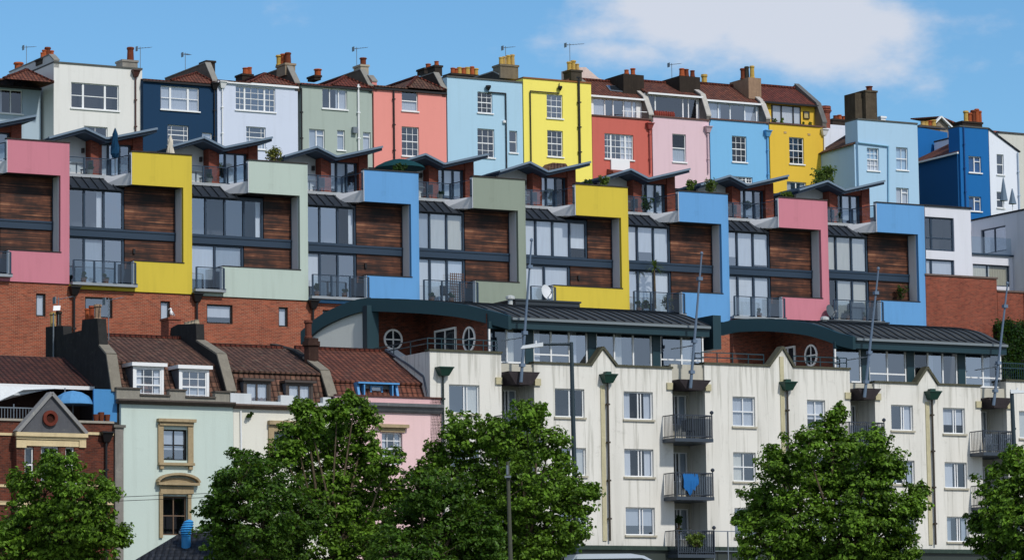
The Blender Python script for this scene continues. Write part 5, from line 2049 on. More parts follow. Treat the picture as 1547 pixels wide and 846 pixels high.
def dormer(T, px0, px1, py0, py1, y, z0, spec, fm, cheek, back=2.2, top=.16, cur=None):
    r = A.rect(px0, px1, py0, py1, y)
    x0, x1, _, z1 = r
    m = MB()
    m.wall(x0, x1, z0, z1 - top, y, [(x0 + .12, x1 - .12, z0 + .12, z1 - top - .08)], rev=.8)
    T.part('dormer_front', m, [fm, ROOM()])
    m = MB()
    m.box(x0 + .01, x0 + .07, y + .02, y + back, z0, z1 - top - .01)
    m.box(x1 - .07, x1 - .01, y + .02, y + back, z0, z1 - top - .01)
    T.part('dormer_cheek', m, cheek)
    m = MB().box(x0 - .1, x1 + .12, y - .14, y + back, z1 - top, z1)
    T.part('dormer_roof', m, fm)
    window(T, (x0 + .12, x1 - .12, z0 + .12, z1 - top - .08), y - .08, spec, fm, sill=True, curtain=cur)


dormer(T, 201, 247.5, 548, 600, .42, zt - .15, 'sash', WHITE(), LEAD(), cur=('sides', CUR[0]))
dormer(T, 270.5, 316, 552, 602, .42, zt - .15, 'sash', WHITE(), LEAD(), cur=('half', CUR[1]))
pw, pl = side_poly(A, xRM, .42, [(169, 592), (161, 536), (150, 523), (147, 481), (124, 483), (123, 499), (96, 506), (95, 492), (69, 494)], zcM - 2, SHADE_STONE(), T)
coping_strip(A, xRM - .04, xRM + .46, pl, 3, CEM(), T, pw)
for k, (px, w, yt, mt) in enumerate(((131, 6, 466, ORG), (138, 7, 462, TERRA), (147, 9, 460, lambda: stone(170, 140, 116, .5)))):
    y, z = A.side(px, 482, xRM + .2)
    pot(T, xRM + .22, y, z - .05, A.side(px, yt, xRM + .2)[1] - z + .05, w / 34. / 2, mt(), pw, style=1)
for px, w, yt, mt in ((80, 8, 472, BUFF), (89, 7, 470, DKST)):
    y, z = A.side(px, 494, xRM + .2)
    pot(T, xRM + .2, y, z - .05, A.side(px, yt, xRM + .2)[1] - z + .05, w / 34. / 2, mt(), pw, style=1)
y, z = A.side(90, 505, xRM + .2)
aerial(T, xRM + .15, y, z - .8, A.side(90, 447, xRM)[1] - z + .8, ang=.1, L=.7)
m = MB().cyl((xRM - .1, y, A.side(96, 540, xRM)[1]), (xRM - .1, y, A.side(95, 470, xRM)[1]), .035, n=6)
T.part('mast_pole', m, GREYM())
m = MB()
m.hull8([(xRM - .2, y - .2, z + 1.05), (xRM + .12, y - .26, z + 1.08), (xRM + .16, y - .22, z + 1.3), (xRM - .16, y - .16, z + 1.28)],
        [(xRM - .18, y - .12, z + 1.05), (xRM + .14, y - .18, z + 1.08), (xRM + .16, y - .12, z + 1.3), (xRM - .14, y - .06, z + 1.28)])
T.part('panel_antenna', m, WHITE())
y, z = A.side(161, 480, xRM + .4)
aerial(T, xRM + .5, y, z - 1, A.side(161, 446, xRM)[1] - z + 1, ang=.1, L=.7)

pw, pl = side_poly(A, xMW, .40, [(343, 592), (328, 536), (297, 516), (296, 489), (268, 490), (250, 500)], zcM - 2, SHADE_STONE(), T)
coping_strip(A, xMW - .04, xMW + .44, pl, 3, CEM(), T, pw)
y, z = A.side(268, 490, xMW + .2)
m = MB().box(xMW - .1, xMW + .5, y + .3, y + 1.2, z - 1.2, z + .25)
m.box(xMW - .15, xMW + .55, y + .25, y + 1.25, z + .25, z + .35)
T.part('brick_stack', m, brick(1))
for k in range(4):
    yy = A.side(282 + k * 5, 488, xMW + .2)[0]
    pot(T, xMW + .2, yy, A.side(290, 489, xMW)[1] - .02, .2, .1, stone(180, 168, 146, .4), pw)
gy, gz = y + .7, z + .355
# gull
def gull(label, row, x, y, z):
    T = Thing('seagull', label, 'bird', row, (x, y, z))
    m = MB()
    prof = [(.0, .12), (.05, .13), (.085, .18), (.09, .24), (.06, .33), (.045, .38), (.055, .42), (.05, .46), (.01, .49)]
    m.lathe((x, y, z), prof, 10)
    m.v = [(vx + (0.30 - (vz - z)) * .2, vy, vz) for vx, vy, vz in m.v]
    m.cyl((x - .07, y, z + .43), (x - .17, y, z + .40), .012, .004, 5)
    m.cyl((x + .05, y, z + .2), (x + .17, y, z + .12), .05, .015, 6)
    T.part('body', m, paint(236, 236, 236, .7, .05))
    w = MB().cyl((x + .03, y - .07, z + .27), (x + .16, y - .05, z + .14), .04, .012, 6)
    T.part('wing', w, paint(170, 176, 182, .7, .05))
    for s in (-.03, .03):
        T.part('leg', MB().cyl((x + .06, y + s, z), (x + .06, y + s, z + .16), .008, n=4), paint(210, 150, 120, .6))
gull('white seagull standing on the brick chimney above the mint house', A, xMW + .2, gy, gz)

# ---------------- cream house
zcW = (A.Z(360, 618) + A.Z(480, 620)) / 2
T = old_house('cream white house with two dark framed attic windows, half hidden by a tree', xMW + .21, xWP + .2, zcW, 0, stucco(224, 222, 210, .14, .14),
              [(413, 449, 653, 705, 'grid22', BLACK, None)])
r = A.rect(404, 458, 636, 642)
T.part('window_hood', bx(r[0], r[1], -.24, -.004, r[2], r[3]), STONEY())
for a, b in ((405, 413), (449, 457)):
    r = A.rect(a, b, 643, 708); T.part('window_surround', bx(r[0], r[1], -.1, -.004, r[2], r[3]), STONEY())
r = A.rect(413, 449, 643, 652); T.part('window_lintel', bx(r[0] + .003, r[1] - .003, -.08, -.004, r[2], r[3]), STONEY())
cornice(T, xMW + .21, xWP + .2, zcW, zcW + .2, stone(116, 98, 90, .5), .3)
zt = zcW + .2
m = MB()
for (a, b, yt) in ((348, 380, 594), (380, 424, 606), (424, 444, 597), (444, 488, 608), (488, 500, 600)):
    p, q = A.X(a, 606, 0), A.X(b, 606, 0)
    m.box(p + .003, q - .003, .0, .3, zt, max(zt + .06, A.Z((a + b) / 2, yt, 0)))
T.part('parapet', m, stucco(206, 212, 216, .2, .2))
brk = A.side(484, 563, xWP); rdg = A.side(431, 526, xWP)
mansard_roof(T, xMW + .4, xWP, brk, rdg, zt, tiles(1))
dormer(T, 368, 409, 572, 607, .36, zt + .02, 'case2', paint(70, 62, 58), LEAD(), cur=('full', CUR[0]), top=.1)
dormer(T, 432, 473, 575, 609, .36, zt + .02, 'case2', paint(70, 62, 58), LEAD(), cur=('full', CUR[0]), top=.1)
pw, pl = side_poly(A, xWP, .40, [(496, 600), (484, 561), (458, 541), (440, 528), (408, 519)], zcW - 2, SHADE_STONE(), T)
coping_strip(A, xWP - .04, xWP + .44, pl, 3, CEM(), T, pw)
y0, z0 = A.side(463, 541, xWP)
y1, z1 = A.side(463, 511, xWP)
m = MB().prism([(xWP + .25 + .35 * math.cos(k * .785), y0 + .35 * math.sin(k * .785)) for k in range(8)], 'z', z0 - .6, z1)
m.prism([(xWP + .25 + .43 * math.cos(k * .785), y0 + .43 * math.sin(k * .785)) for k in range(8)], 'z', z1 - .35, z1 - .15)
ch = T.part('chimney', m, stone(72, 52, 46, .6))
pot(T, xWP + .2, y0 + .2, z1, A.side(458, 484, xWP)[1] - z1, .14, stone(110, 66, 54, .5), ch, style=1)
pot(T, xWP + .3, y0 + 2.3, z0 - .2, .8, .28, stone(140, 104, 60, .7), ch, style=1)
b = MB().cyl((A.X(365, 700), -.06, ZA), (A.X(363, 625), -.06, zcW - .1), .04, n=6)
T.part('drainpipe', b, WHITE())
shr = shrub('dark weed growing out of the wall under the cream cornice', A, A.X(373, 626), -.15, A.Z(373, 631), .2, 130, mat=DG, cat='plant', name='weed', tall=.8)

# ---------------- pink house
zcP = (A.Z(500, 622) + A.Z(672, 624)) / 2
T = old_house('pink rendered house with a blue framed roof window next to the cream apartments', xWP + .21, xPA + .55, zcP, 0, stucco(234, 198, 199, .2, .2),
              [(577, 608, 653, 702, 'sash', None, ('sides', CUR[0]))])
r = A.rect(567, 615, 641, 646)
T.part('window_hood', bx(r[0], r[1], -.24, -.004, r[2], r[3]), STONEY())
r = A.rect(574, 611, 646.5, 652.5); T.part('window_lintel', bx(r[0], r[1], -.08, -.004, r[2], r[3]), STONEY())
cornice(T, xWP + .21, xPA + .5, zcP, zcP + .42, stone(110, 114, 118, .5), .34)
zt = zcP + .42
z2 = (A.Z(505, 597) + A.Z(670, 603)) / 2
T.part('parapet', bx(xWP + .25, xPA + .55, 0, .3, zt, z2), stucco(228, 182, 184, .16, .2))
T.part('coping', bx(xWP + .25, xPA + .58, -.06, .34, z2 + .002, z2 + .07), stone(104, 70, 64, .5))
brk = A.side(638, 578, xPA); rdg = A.side(583, 531, xPA)
mansard_roof(T, xWP + .4, xPA, brk, rdg, z2 - .1, tiles(0), y0=.4)
# blue framed dormer let into the slope
r = A.rect(538, 600, 578, 601, .55)
BF = paint(84, 150, 206, .4)
x0, x1, z0, z1 = r
m = MB()
m.box(x0, x1, .3, 1.4, z1 - .08, z1)
m.hull8([(x0, .32, z0), (x0 + .12, .32, z0), (x0 + .12, .9, z0), (x0, .9, z0)], [(x0, .5, z1 - .08), (x0 + .12, .5, z1 - .08), (x0 + .12, 1.3, z1 - .08), (x0, 1.3, z1 - .08)])
m.hull8([(x1 - .12, .32, z0), (x1, .32, z0), (x1, .9, z0), (x1 - .12, .9, z0)], [(x1 - .12, .5, z1 - .08), (x1, .5, z1 - .08), (x1, 1.3, z1 - .08), (x1 - .12, 1.3, z1 - .08)])
T.part('roof_window', m, BF)
m = MB()
m.face([(x0 + .12, .7, z0), (x1 - .12, .7, z0), (x1 - .12, .7, z1 - .08), (x0 + .12, .7, z1 - .08)])
T.part('dormer_front', m, stone(150, 160, 166, .4))
xm = (x0 + x1) / 2
window(T, (xm - .3, xm + .35, z0 + .02, z1 - .12), .5, 'plain', BF, sill=False, fw_=.08)
T.part('casement', bx(x0 + .3, x0 + .36, .34, .66, z0, z1 - .1), BF)
T.part('casement', bx(x1 - .36, x1 - .3, .34, .66, z0, z1 - .1), BF)
pw, pl = side_poly(A, xPA, .42, [(648, 602), (641, 570), (619, 553), (584, 530)], zcP - 2, SHADE_STONE(), T)
coping_strip(A, xPA - .1, xPA + .5, pl, 4, LEAD(), T, pw, t=.1)

# ---------------- red brick house
zcR = (A.Z(5, 637) + A.Z(165, 638)) / 2
xr = A.X(171.5, 680)
bay = -.45
holes = [A.rect(37.5, 51, 675, 728, bay), A.rect(62, 88.5, 674, 728, bay), A.rect(99, 112.5, 675, 728, bay)]
xb0, xb1 = A.X(25, 700, bay), A.X(128, 700, bay)
T = Thing('townhouse', 'red brick house with a grey triangular gable and round terracotta vent', 'house', A, ((x_red_l + xr) / 2, 0, ZA), 'old houses below the modern terrace')
m = MB(); m.body(x_red_l, xr, 0, 9, ZA, zcR, [])
m.body(xb0, xb1, bay, -.004, ZA, A.Z(78, 656, bay), holes, rev=.35)
T.part('wall', m, [brick(2), ROOM()])
for h in holes: window(T, h, bay, 'sash11' if h[1] - h[0] < .6 else dict(v=[(.5, .05)], h=[(.5, .06)]), WHITE(), curtain=None if h[1] - h[0] < .6 else ('sides', CUR[1]))
CRM = lambda: stone(226, 206, 164, .35)
r = A.rect(24, 129, 654, 664, bay)
m = MB().box(r[0] - .05, r[1] + .05, bay - .2, bay + .003, r[2] + .12, r[3]); m.box(r[0], r[1], bay - .1, bay - .003, r[2], r[2] + .118)
T.part('lintel_band', m, CRM())
for a, b in ((24, 39), (119, 129)):
    q = A.rect(a, b, 664.5, 676, bay); T.part('corbel', bx(q[0], q[1], bay - .09, bay - .003, q[2], q[3]), CRM())
q = A.rect(39.5, 118.5, 664.5, 674, bay); T.part('lintel', bx(q[0], q[1], bay - .05, bay - .003, q[2], q[3]), CRM())
for (y0_, y1_) in ((731, 735), (756, 762)):
    for (a, b) in ((-50, 24), (130, 171)):
        q = A.rect(a, b, y0_, y1_, 0); T.part('string_course', bx(q[0], q[1], -.05, -.003, q[2], q[3]), CRM())
    q = A.rect(25, 128, y0_, y1_, bay); T.part('string_course', bx(q[0], q[1], bay - .05, bay - .003, q[2] - (.4 if y0_ > 740 else 0), q[3]), CRM())
for (a, b) in ((-50, 24), (130, 171)):
    q = A.rect(a, b, 653, 657, 0); T.part('string_course', bx(q[0], q[1], -.06, -.003, q[2], q[3]), CRM())
T.part('coping', bx(x_red_l, xr, -.08, .35, zcR, zcR + .1), stone(170, 164, 152, .4))
g0, g1, ga = A.at(30, 653, bay - .05), A.at(127, 654, bay - .05), A.at(77.5, 597, bay - .05)
zg = (g0[1] + g1[1]) / 2
m = MB().prism([(g0[0], zg), (g1[0], zg), (ga[0], ga[1])], 'y', bay - .02, .6)
T.part('gable', m, stone(96, 98, 104, .4))
m = MB()
m.beam((g0[0] - .12, bay + .1, zg), (ga[0], bay + .1, ga[1] + .1), .5, .15, up=(0, 0, 1))
m.beam((ga[0], bay + .1, ga[1] + .1), (g1[0] + .12, bay + .1, zg), .5, .15, up=(0, 0, 1))
T.part('gable_coping', m, stone(150, 150, 150, .4))
c = A.at(76, 631.5, bay - .1)
m = MB()
n = 20
for k in range(n):
    a, b = 2 * math.pi * k / n, 2 * math.pi * (k + 1) / n
    ro, ri = .34, .2
    m.hull8([(c[0] + ri * math.cos(a), bay - .16, c[1] + ri * math.sin(a)), (c[0] + ro * math.cos(a), bay - .16, c[1] + ro * math.sin(a)), (c[0] + ro * math.cos(b), bay - .16, c[1] + ro * math.sin(b)), (c[0] + ri * math.cos(b), bay - .16, c[1] + ri * math.sin(b))],
            [(c[0] + ri * math.cos(a), bay, c[1] + ri * math.sin(a)), (c[0] + ro * math.cos(a), bay, c[1] + ro * math.sin(a)), (c[0] + ro * math.cos(b), bay, c[1] + ro * math.sin(b)), (c[0] + ri * math.cos(b), bay, c[1] + ri * math.sin(b))])
rv = T.part('round_vent', m, stone(122, 60, 48, .6))
m = MB().prism([(c[0] + .2 * math.cos(2 * math.pi * k / 16), c[1] + .2 * math.sin(2 * math.pi * k / 16)) for k in range(16)], 'y', bay - .05, bay - .023)
T.part('vent_core', m, stone(70, 36, 28, .5), parent=rv)
pipe(T, A.X(159, 680), ZA, A.Z(159, 668), 0, BLACK(), hopper=True, r=.06)
# pilaster
q = A.rect(172.5, 185, 646, 800)
T.part('pilaster', bx(q[0], q[1], -.12, .3, ZA, q[3]), stone(150, 146, 140, .5))
T.part('pilaster_cap', bx(q[0] - .08, q[1] + .08, -.2, .36, q[3] + .003, q[3] + .12), stone(120, 118, 112, .5))
# roof over terrace
eav = A.side(142, 582, xRM); rdg = A.side(97, 540, xRM)
m = MB()
m.slab((x_red_l, eav[0], eav[1]), (xRM, eav[0], eav[1]), (xRM, rdg[0], rdg[1]), (x_red_l, rdg[0], rdg[1]), .12)
m.slab((x_red_l, rdg[0], rdg[1]), (xRM, rdg[0], rdg[1]), (xRM, rdg[0] + 4, rdg[1] - 2), (x_red_l, rdg[0] + 4, rdg[1] - 2), .12)
rf = T.part('roof', m, tiles(4))
T.part('fascia', bx(x_red_l, xRM - .02, eav[0] - .12, eav[0] - .02, eav[1] - .22, eav[1] - .06), WHITE())
T.part('terrace_back_wall', bx(x_red_l, xRM - .02, eav[0] + 1.6, eav[0] + 1.8, zcR - .1, eav[1]), stone(70, 54, 48, .5))
# terrace railing
m = MB()
xx0, xx1 = A.X(-40, 620), A.X(60, 620)
yb = .3
zr = A.Z(30, 616, yb)
m.beam((xx0, yb, zr), (xx1, yb, zr), .05, .05)
k = xx0
while k < xx1:
    m.beam((k, yb, zcR + .1), (k, yb, zr), .025, .025, up=(0, 1, 0)); k += .14
T.part('railing', m, GREYM())
BLC = stucco(70, 140, 200, .3, .2)
q = A.rect(141, 176, 588, 636, .25)
T.part('blue_screen', bx(q[0], q[1], .2, .3, zcR + .1, q[3]), BLC)
# white awning sail
T = Thing('awning', 'billowing white fabric awning over the roof terrace of the red brick house', 'awning', A, (A.X(20, 600, 1), 1, zcR))
m = MB()
nx, nz = 16, 8
P0, P1 = A.X(-40, 590, 1.2), A.X(102, 586, 1.2)
zt0, zb0 = eav[1] - .25, A.Z(20, 622, 1)
def aw(i, j):
    u, v = i / nx, j / nz
    x = P0 + (P1 - P0) * u * (1 - v * (.55 if u > .2 else .55))
    z = zt0 + (zb0 - zt0) * v * (1 - u * .8) - .18 * math.sin(math.pi * u) * (1 - v) * v * 4
    y = 1.3 - .9 * v + .05 * math.sin(u * 20 + v * 3)
    return (x, y, z)
for i in range(nx):
    for j in range(nz): m.face([aw(i, j), aw(i, j + 1), aw(i + 1, j + 1), aw(i + 1, j)])
T.part('canopy', m, fabric(214, 218, 220))
T.part('pole', MB().cyl((P1 - .1, 1.25, zcR + .1), (P1 - .1, 1.25, zt0), .03, n=6), GREYM())
T.part('pole', MB().cyl((A.X(22, 620, .4), .5, zcR + .1), (A.X(22, 620, .4), .5, zb0 + .3), .03, n=6), GREYM())
T = Thing('parasol', 'wide blue fabric parasol on the roof terrace behind the grey gable', 'parasol', A, (A.X(112, 630, .9), .9, zcR))
x = A.X(110, 600, .9); z = A.Z(110, 590, .9)
T.part('canopy', MB().lathe((x, .9, z), [(.95, -.62), (.9, -.5), (.7, -.25), (.4, -.08), (.03, 0)], 12), fabric(92, 150, 200))
T.part('pole', MB().cyl((x, .9, zcR), (x, .9, z), .03, n=6), GREYM())
for k, px in enumerate((146, 154, 163)):
    x = A.X(px, 632, .05)
    T = Thing('planter', ['left', 'middle', 'right'][k] + ' of three terracotta planters on the red brick parapet', 'planter', A, (x, .1, zcR + .1), 'planters on the parapet')
    T.part('pot', MB().lathe((x, .12, zcR + .1), [(.1, 0), (.14, .3 + .1 * (k % 2)), (.11, .3 + .1 * (k % 2))], 10), stone(120, 66, 46, .5))

# ------------------------------------------------------------------ the rendered apartments
CREAM = stained(224, 222, 215, 14.4)
CREAM2 = stucco(190, 186, 172, .2, .4)
OCHRE = lambda: stone(206, 198, 164, .4)
COPE = lambda: stone(92, 92, 78, .5)
GREENP = lambda: paint(22, 62, 52, .45)
Tap = Thing('apartment_building', 'long cream rendered apartment building with curved metal penthouse roofs and leaning masts', 'building', A, (A.X(1000, 800), 0, ZA))
APT = lambda: WHITE()
BLK = [  # x0,x1, parapet y at x0 / x1, gable (xl, xa, xr, ya), windows
    (649, 757, 530.5, 534, None, [(678.5, 724.5, 581, 624.5, 'apt'), (681, 727, 668, 711, 'apt'), (684, 730, 757, 800, 'apt')]),
    (806.5, 1015, 549, 557, (892, 910.5, 932.5, 527), [(838.5, 883, 587, 630, 'apt'), (842, 885.5, 676, 718, 'apt'), (845, 889, 766, 808, 'apt'),
                                                    (942.5, 986.5, 591.5, 633.5, 'apt'), (943.5, 987.5, 678, 720, 'apt'), (945.5, 989.5, 766, 808, 'apt')]),
    (1064, 1283.5, 549, 559.5, (1161, 1182, 1200, 526.5), [(1107, 1141, 599, 644, 'grid22'), (1108, 1142, 683, 727, 'grid22'), (1110, 1144, 767, 811, 'grid22'),
                                                       (1219.5, 1247, 604, 648, 'grid22'), (1221, 1248.5, 688, 732, 'grid22'), (1223, 1250, 772, 816, 'grid22')]),
    (1321, 1481, 576, 586, (1384, 1400.5, 1418, 557), [(1346.5, 1379.5, 611.5, 650, 'apt'), (1348.5, 1382, 695, 731, 'apt'), (1351, 1384, 777, 815, 'apt'),
                                                   (1425, 1458, 616, 655, 'apt'), (1427.5, 1461, 698, 737, 'apt'), (1431, 1464, 780, 818, 'apt')]),
    (1519.5, 1640, 576, 580, None, [(1540, 1572, 621, 662, 'apt'), (1542, 1575, 702, 742, 'apt')]),
]
TOPZ = []
for bi, (x0, x1, ya, yb, gb, wins) in enumerate(BLK):
    X0, X1 = A.X(x0, ya), A.X(x1, yb)
    Z = (A.Z(x0, ya) + A.Z(x1, yb)) / 2
    TOPZ.append((X0, X1, Z))
    holes = [A.rect(*w[:4]) for w in wins]
    m = MB()
    m.body(X0, X1, 0, 15, ZA, Z, holes, rev=.9)
    if gb:
        g0 = A.X(gb[0], ya); g1 = A.X(gb[2], yb); gx, gz = A.at(gb[1], gb[3])
        m.prism([(g0 + .1, Z + .0), (g1 - .1, Z + .0), (gx, gz)], 'y', .003, .35)
    wp = Tap.part('wall', m, [CREAM, ROOM()])
    c = MB()
    if gb:
        c.box(X0 - .04, g0 + .1, -.07, .42, Z + .002, Z + .1)
        c.box(g1 - .1, X1 + .04, -.07, .42, Z + .002, Z + .1)
        c.beam((g0, .17, Z + .03), (gx, .17, gz + .08), .5, .12)
        c.beam((gx, .172, gz + .08), (g1, .172, Z + .03), .5, .12)
    else:
        c.box(X0 - .04, X1 + .04, -.07, .42, Z + .002, Z + .1)
    Tap.part('coping', c, COPE(), parent=wp)
    for h, w in zip(holes, wins):
        cu = rcur(.75)
        window(Tap, h, 0, w[4], APT(), curtain=cu, sillm=stone(196, 190, 172, .4))
    if gb:
        px = gb[1]
        xx = A.X(px + 6, 650)
        zt_ = A.Z(px + 4, 579 if bi < 4 and bi != 3 else 604)
        if bi == 2: zt_ = A.Z(px + 4, 590)
        Tap.part('pilaster_strip', bx(xx - .32, xx - .1, -.05, -.003, ZA + 3.6, zt_ - .1 if bi != 2 else gz - .4), OCHRE())
        pipe(Tap, xx + .02, ZA + 3.6, zt_, -.02, GREENP() if False else paint(60, 52, 44), hopper=False, r=.05)
        h_ = MB()
        h_.hull8([(xx - .2, -.34, zt_), (xx + .2, -.34, zt_), (xx + .2, -.01, zt_), (xx - .2, -.01, zt_)],
                 [(xx - .36, -.5, zt_ + .36), (xx + .36, -.5, zt_ + .36), (xx + .36, -.01, zt_ + .36), (xx - .36, -.01, zt_ + .36)])
        h_.box(xx - .38, xx + .38, -.53, -.012, zt_ + .361, zt_ + .42)
        h_.box(xx - .14, xx + .14, -.3, -.014, zt_ + .421, zt_ + .54)
        Tap.part('hopper', h_, GREENP())
    # base band of the ground storey
zbs = A.Z(965, 823)
Tap.part('ground_storey', bx(TOPZ[0][0], TOPZ[-1][1], -.25, -.12, ZA - .2, zbs - .25), paint(54, 62, 58))
Tap.part('base_ledge', bx(TOPZ[0][0], TOPZ[-1][1], -.4, -.004, zbs - .249, zbs - .05), stone(60, 76, 70, .5))
# hopper of the first block
xx = A.X(668, 600)
zt_ = A.Z(667, 568)
pipe(Tap, xx, ZA + 3.6, zt_, 0, paint(34, 46, 44), hopper=False, r=.05)
h_ = MB()
h_.hull8([(xx - .2, -.34, zt_), (xx + .2, -.34, zt_), (xx + .2, -.01, zt_), (xx - .2, -.01, zt_)], [(xx - .36, -.5, zt_ + .34), (xx + .36, -.5, zt_ + .34), (xx + .36, -.01, zt_ + .34), (xx - .36, -.01, zt_ + .34)])
h_.box(xx - .38, xx + .38, -.53, -.012, zt_ + .341, zt_ + .4)
Tap.part('hopper', h_, GREENP())

# recesses with doors, balconies, brackets and masts
RY = 1.45
def rail_cage(T, x0, x1, y0, z0, h, par, panel=True):
    m = MB()
    for z in (z0 + h, z0 + .1):
        m.beam((x0, y0, z), (x1, y0, z), .045, .045)
        m.beam((x0, y0, z), (x0, -.02, z), .044, .044)
        m.beam((x1, y0, z), (x1, -.02, z), .044, .044)
    n = int((x1 - x0) / .12)
    for k in range(n + 1):
        x = x0 + (x1 - x0) * k / n
        w = .05 if k in (0, n) or k == n // 2 else .02
        m.beam((x, y0, z0), (x, y0, z0 + h), w, w, up=(0, 1, 0))
    for k in range(1, 9):
        y = y0 + (-.02 - y0) * k / 9
        for x in (x0, x1): m.beam((x, y, z0), (x, y, z0 + h), .02, .02, up=(0, 1, 0))
    m.lathe((x1, y0, z0 + h), [(.02, 0), (.03, .06), (.09, .1), (.1, .17), (.04, .24)], 8)
    r = T.part('railing', m, paint(50, 58, 70, .4), parent=par)
    if panel:
        g = MB()
        g.face([(x0 + .03, y0 + .03, z0 + .1), (x1 - .03, y0 + .03, z0 + .1), (x1 - .03, y0 + .03, z0 + h - .15), (x0 + .03, y0 + .03, z0 + h - .15)])
        T.part('mesh_panel', g, glass(.10, .30, .33, .38, .2), parent=r)
    return r


def recess(a, b, row_doors, bal, zl):
    """a,b: block indexes either side; row_doors: list of (px0,px1,py0,py1); bal: list of (px0,px1,pytop,pybot)"""
    X0, X1 = TOPZ[a][1], TOPZ[b][0]
    ztop = min(TOPZ[a][2], TOPZ[b][2]) if zl is None else zl
    hs_ = []
    for d in row_doors:
        r = A.rect(*d, RY)
        hs_.append((max(r[0], X0 + .1), min(r[1], X1 - .1), r[2], r[3]))
    m = MB(); m.wall(X0 - .01, X1 + .01, ZA, ztop, RY, hs_, rev=.9)
    w = Tap.part('recess_wall', m, [CREAM2, ROOM()])
    for h in hs_:
        window(Tap, h, RY, dict(v=[(.22, .07), (.46, .1), (.94, .06)]), WHITE(), curtain=('right', CUR[3]) if random.random() < .5 else None, sill=False, name='balcony_door')
    for q in bal:
        yf = -1.15
        xa, xb = A.X(q[0], q[3], yf), A.X(q[1], q[3], yf)
        zt_, zb_ = A.Z((q[0] + q[1]) / 2, q[2], yf), A.Z((q[0] + q[1]) / 2, q[3], yf)
        m = MB().box(xa, xb, yf - .02, .0, zb_, zb_ + .16)
        m.box(max(xa, X0) + .02, X1 - .02, .0, RY, zb_, zb_ + .16)
        fl = Tap.part('balcony', m, paint(58, 68, 80))
        rail_cage(Tap, xa + .04, xb - .04, yf + .03, zb_ + .16, zt_ - zb_ - .16, fl)


recess(0, 1, [(760, 790, 589, 632), (762, 792, 676, 722), (764, 794, 766, 812)], [(764, 822, 627, 668), (766, 824, 715, 756)], None)
recess(1, 2, [(1016, 1048, 597, 642), (1018, 1050, 683, 728), (1020, 1052, 768, 815)], [(1020, 1077.5, 627, 667), (1022, 1079, 714, 755), (1024, 1081, 801, 842)], None)
recess(2, 3, [(1284, 1304, 612, 660), (1286, 1306, 694, 742)], [(1284, 1338, 638, 680), (1286, 1340, 722, 762)], None)
recess(3, 4, [(1482, 1500, 621, 662), (1484, 1502, 704, 745)], [(1486, 1535, 651, 688), (1488, 1537, 733, 770)], None)
# ground level railing right of balcony 3
m = MB()
xa, xb = A.X(1078, 805, -1), A.X(1110, 806, -1)
zt_, zb_ = A.Z(1090, 802, -1), A.Z(1090, 832, -1)
m.beam((xa, -1, zt_), (xb + 2, -1, zt_), .04, .04); m.beam((xa, -1, zb_), (xb + 2, -1, zb_), .04, .04)
for k in range(5):
    x = xa + (xb + 2 - xa) * k / 4; m.beam((x, -1, zb_ - 1), (x, -1, zt_), .05, .05, up=(0, 1, 0))
Tap.part('railing', m, GREYM())

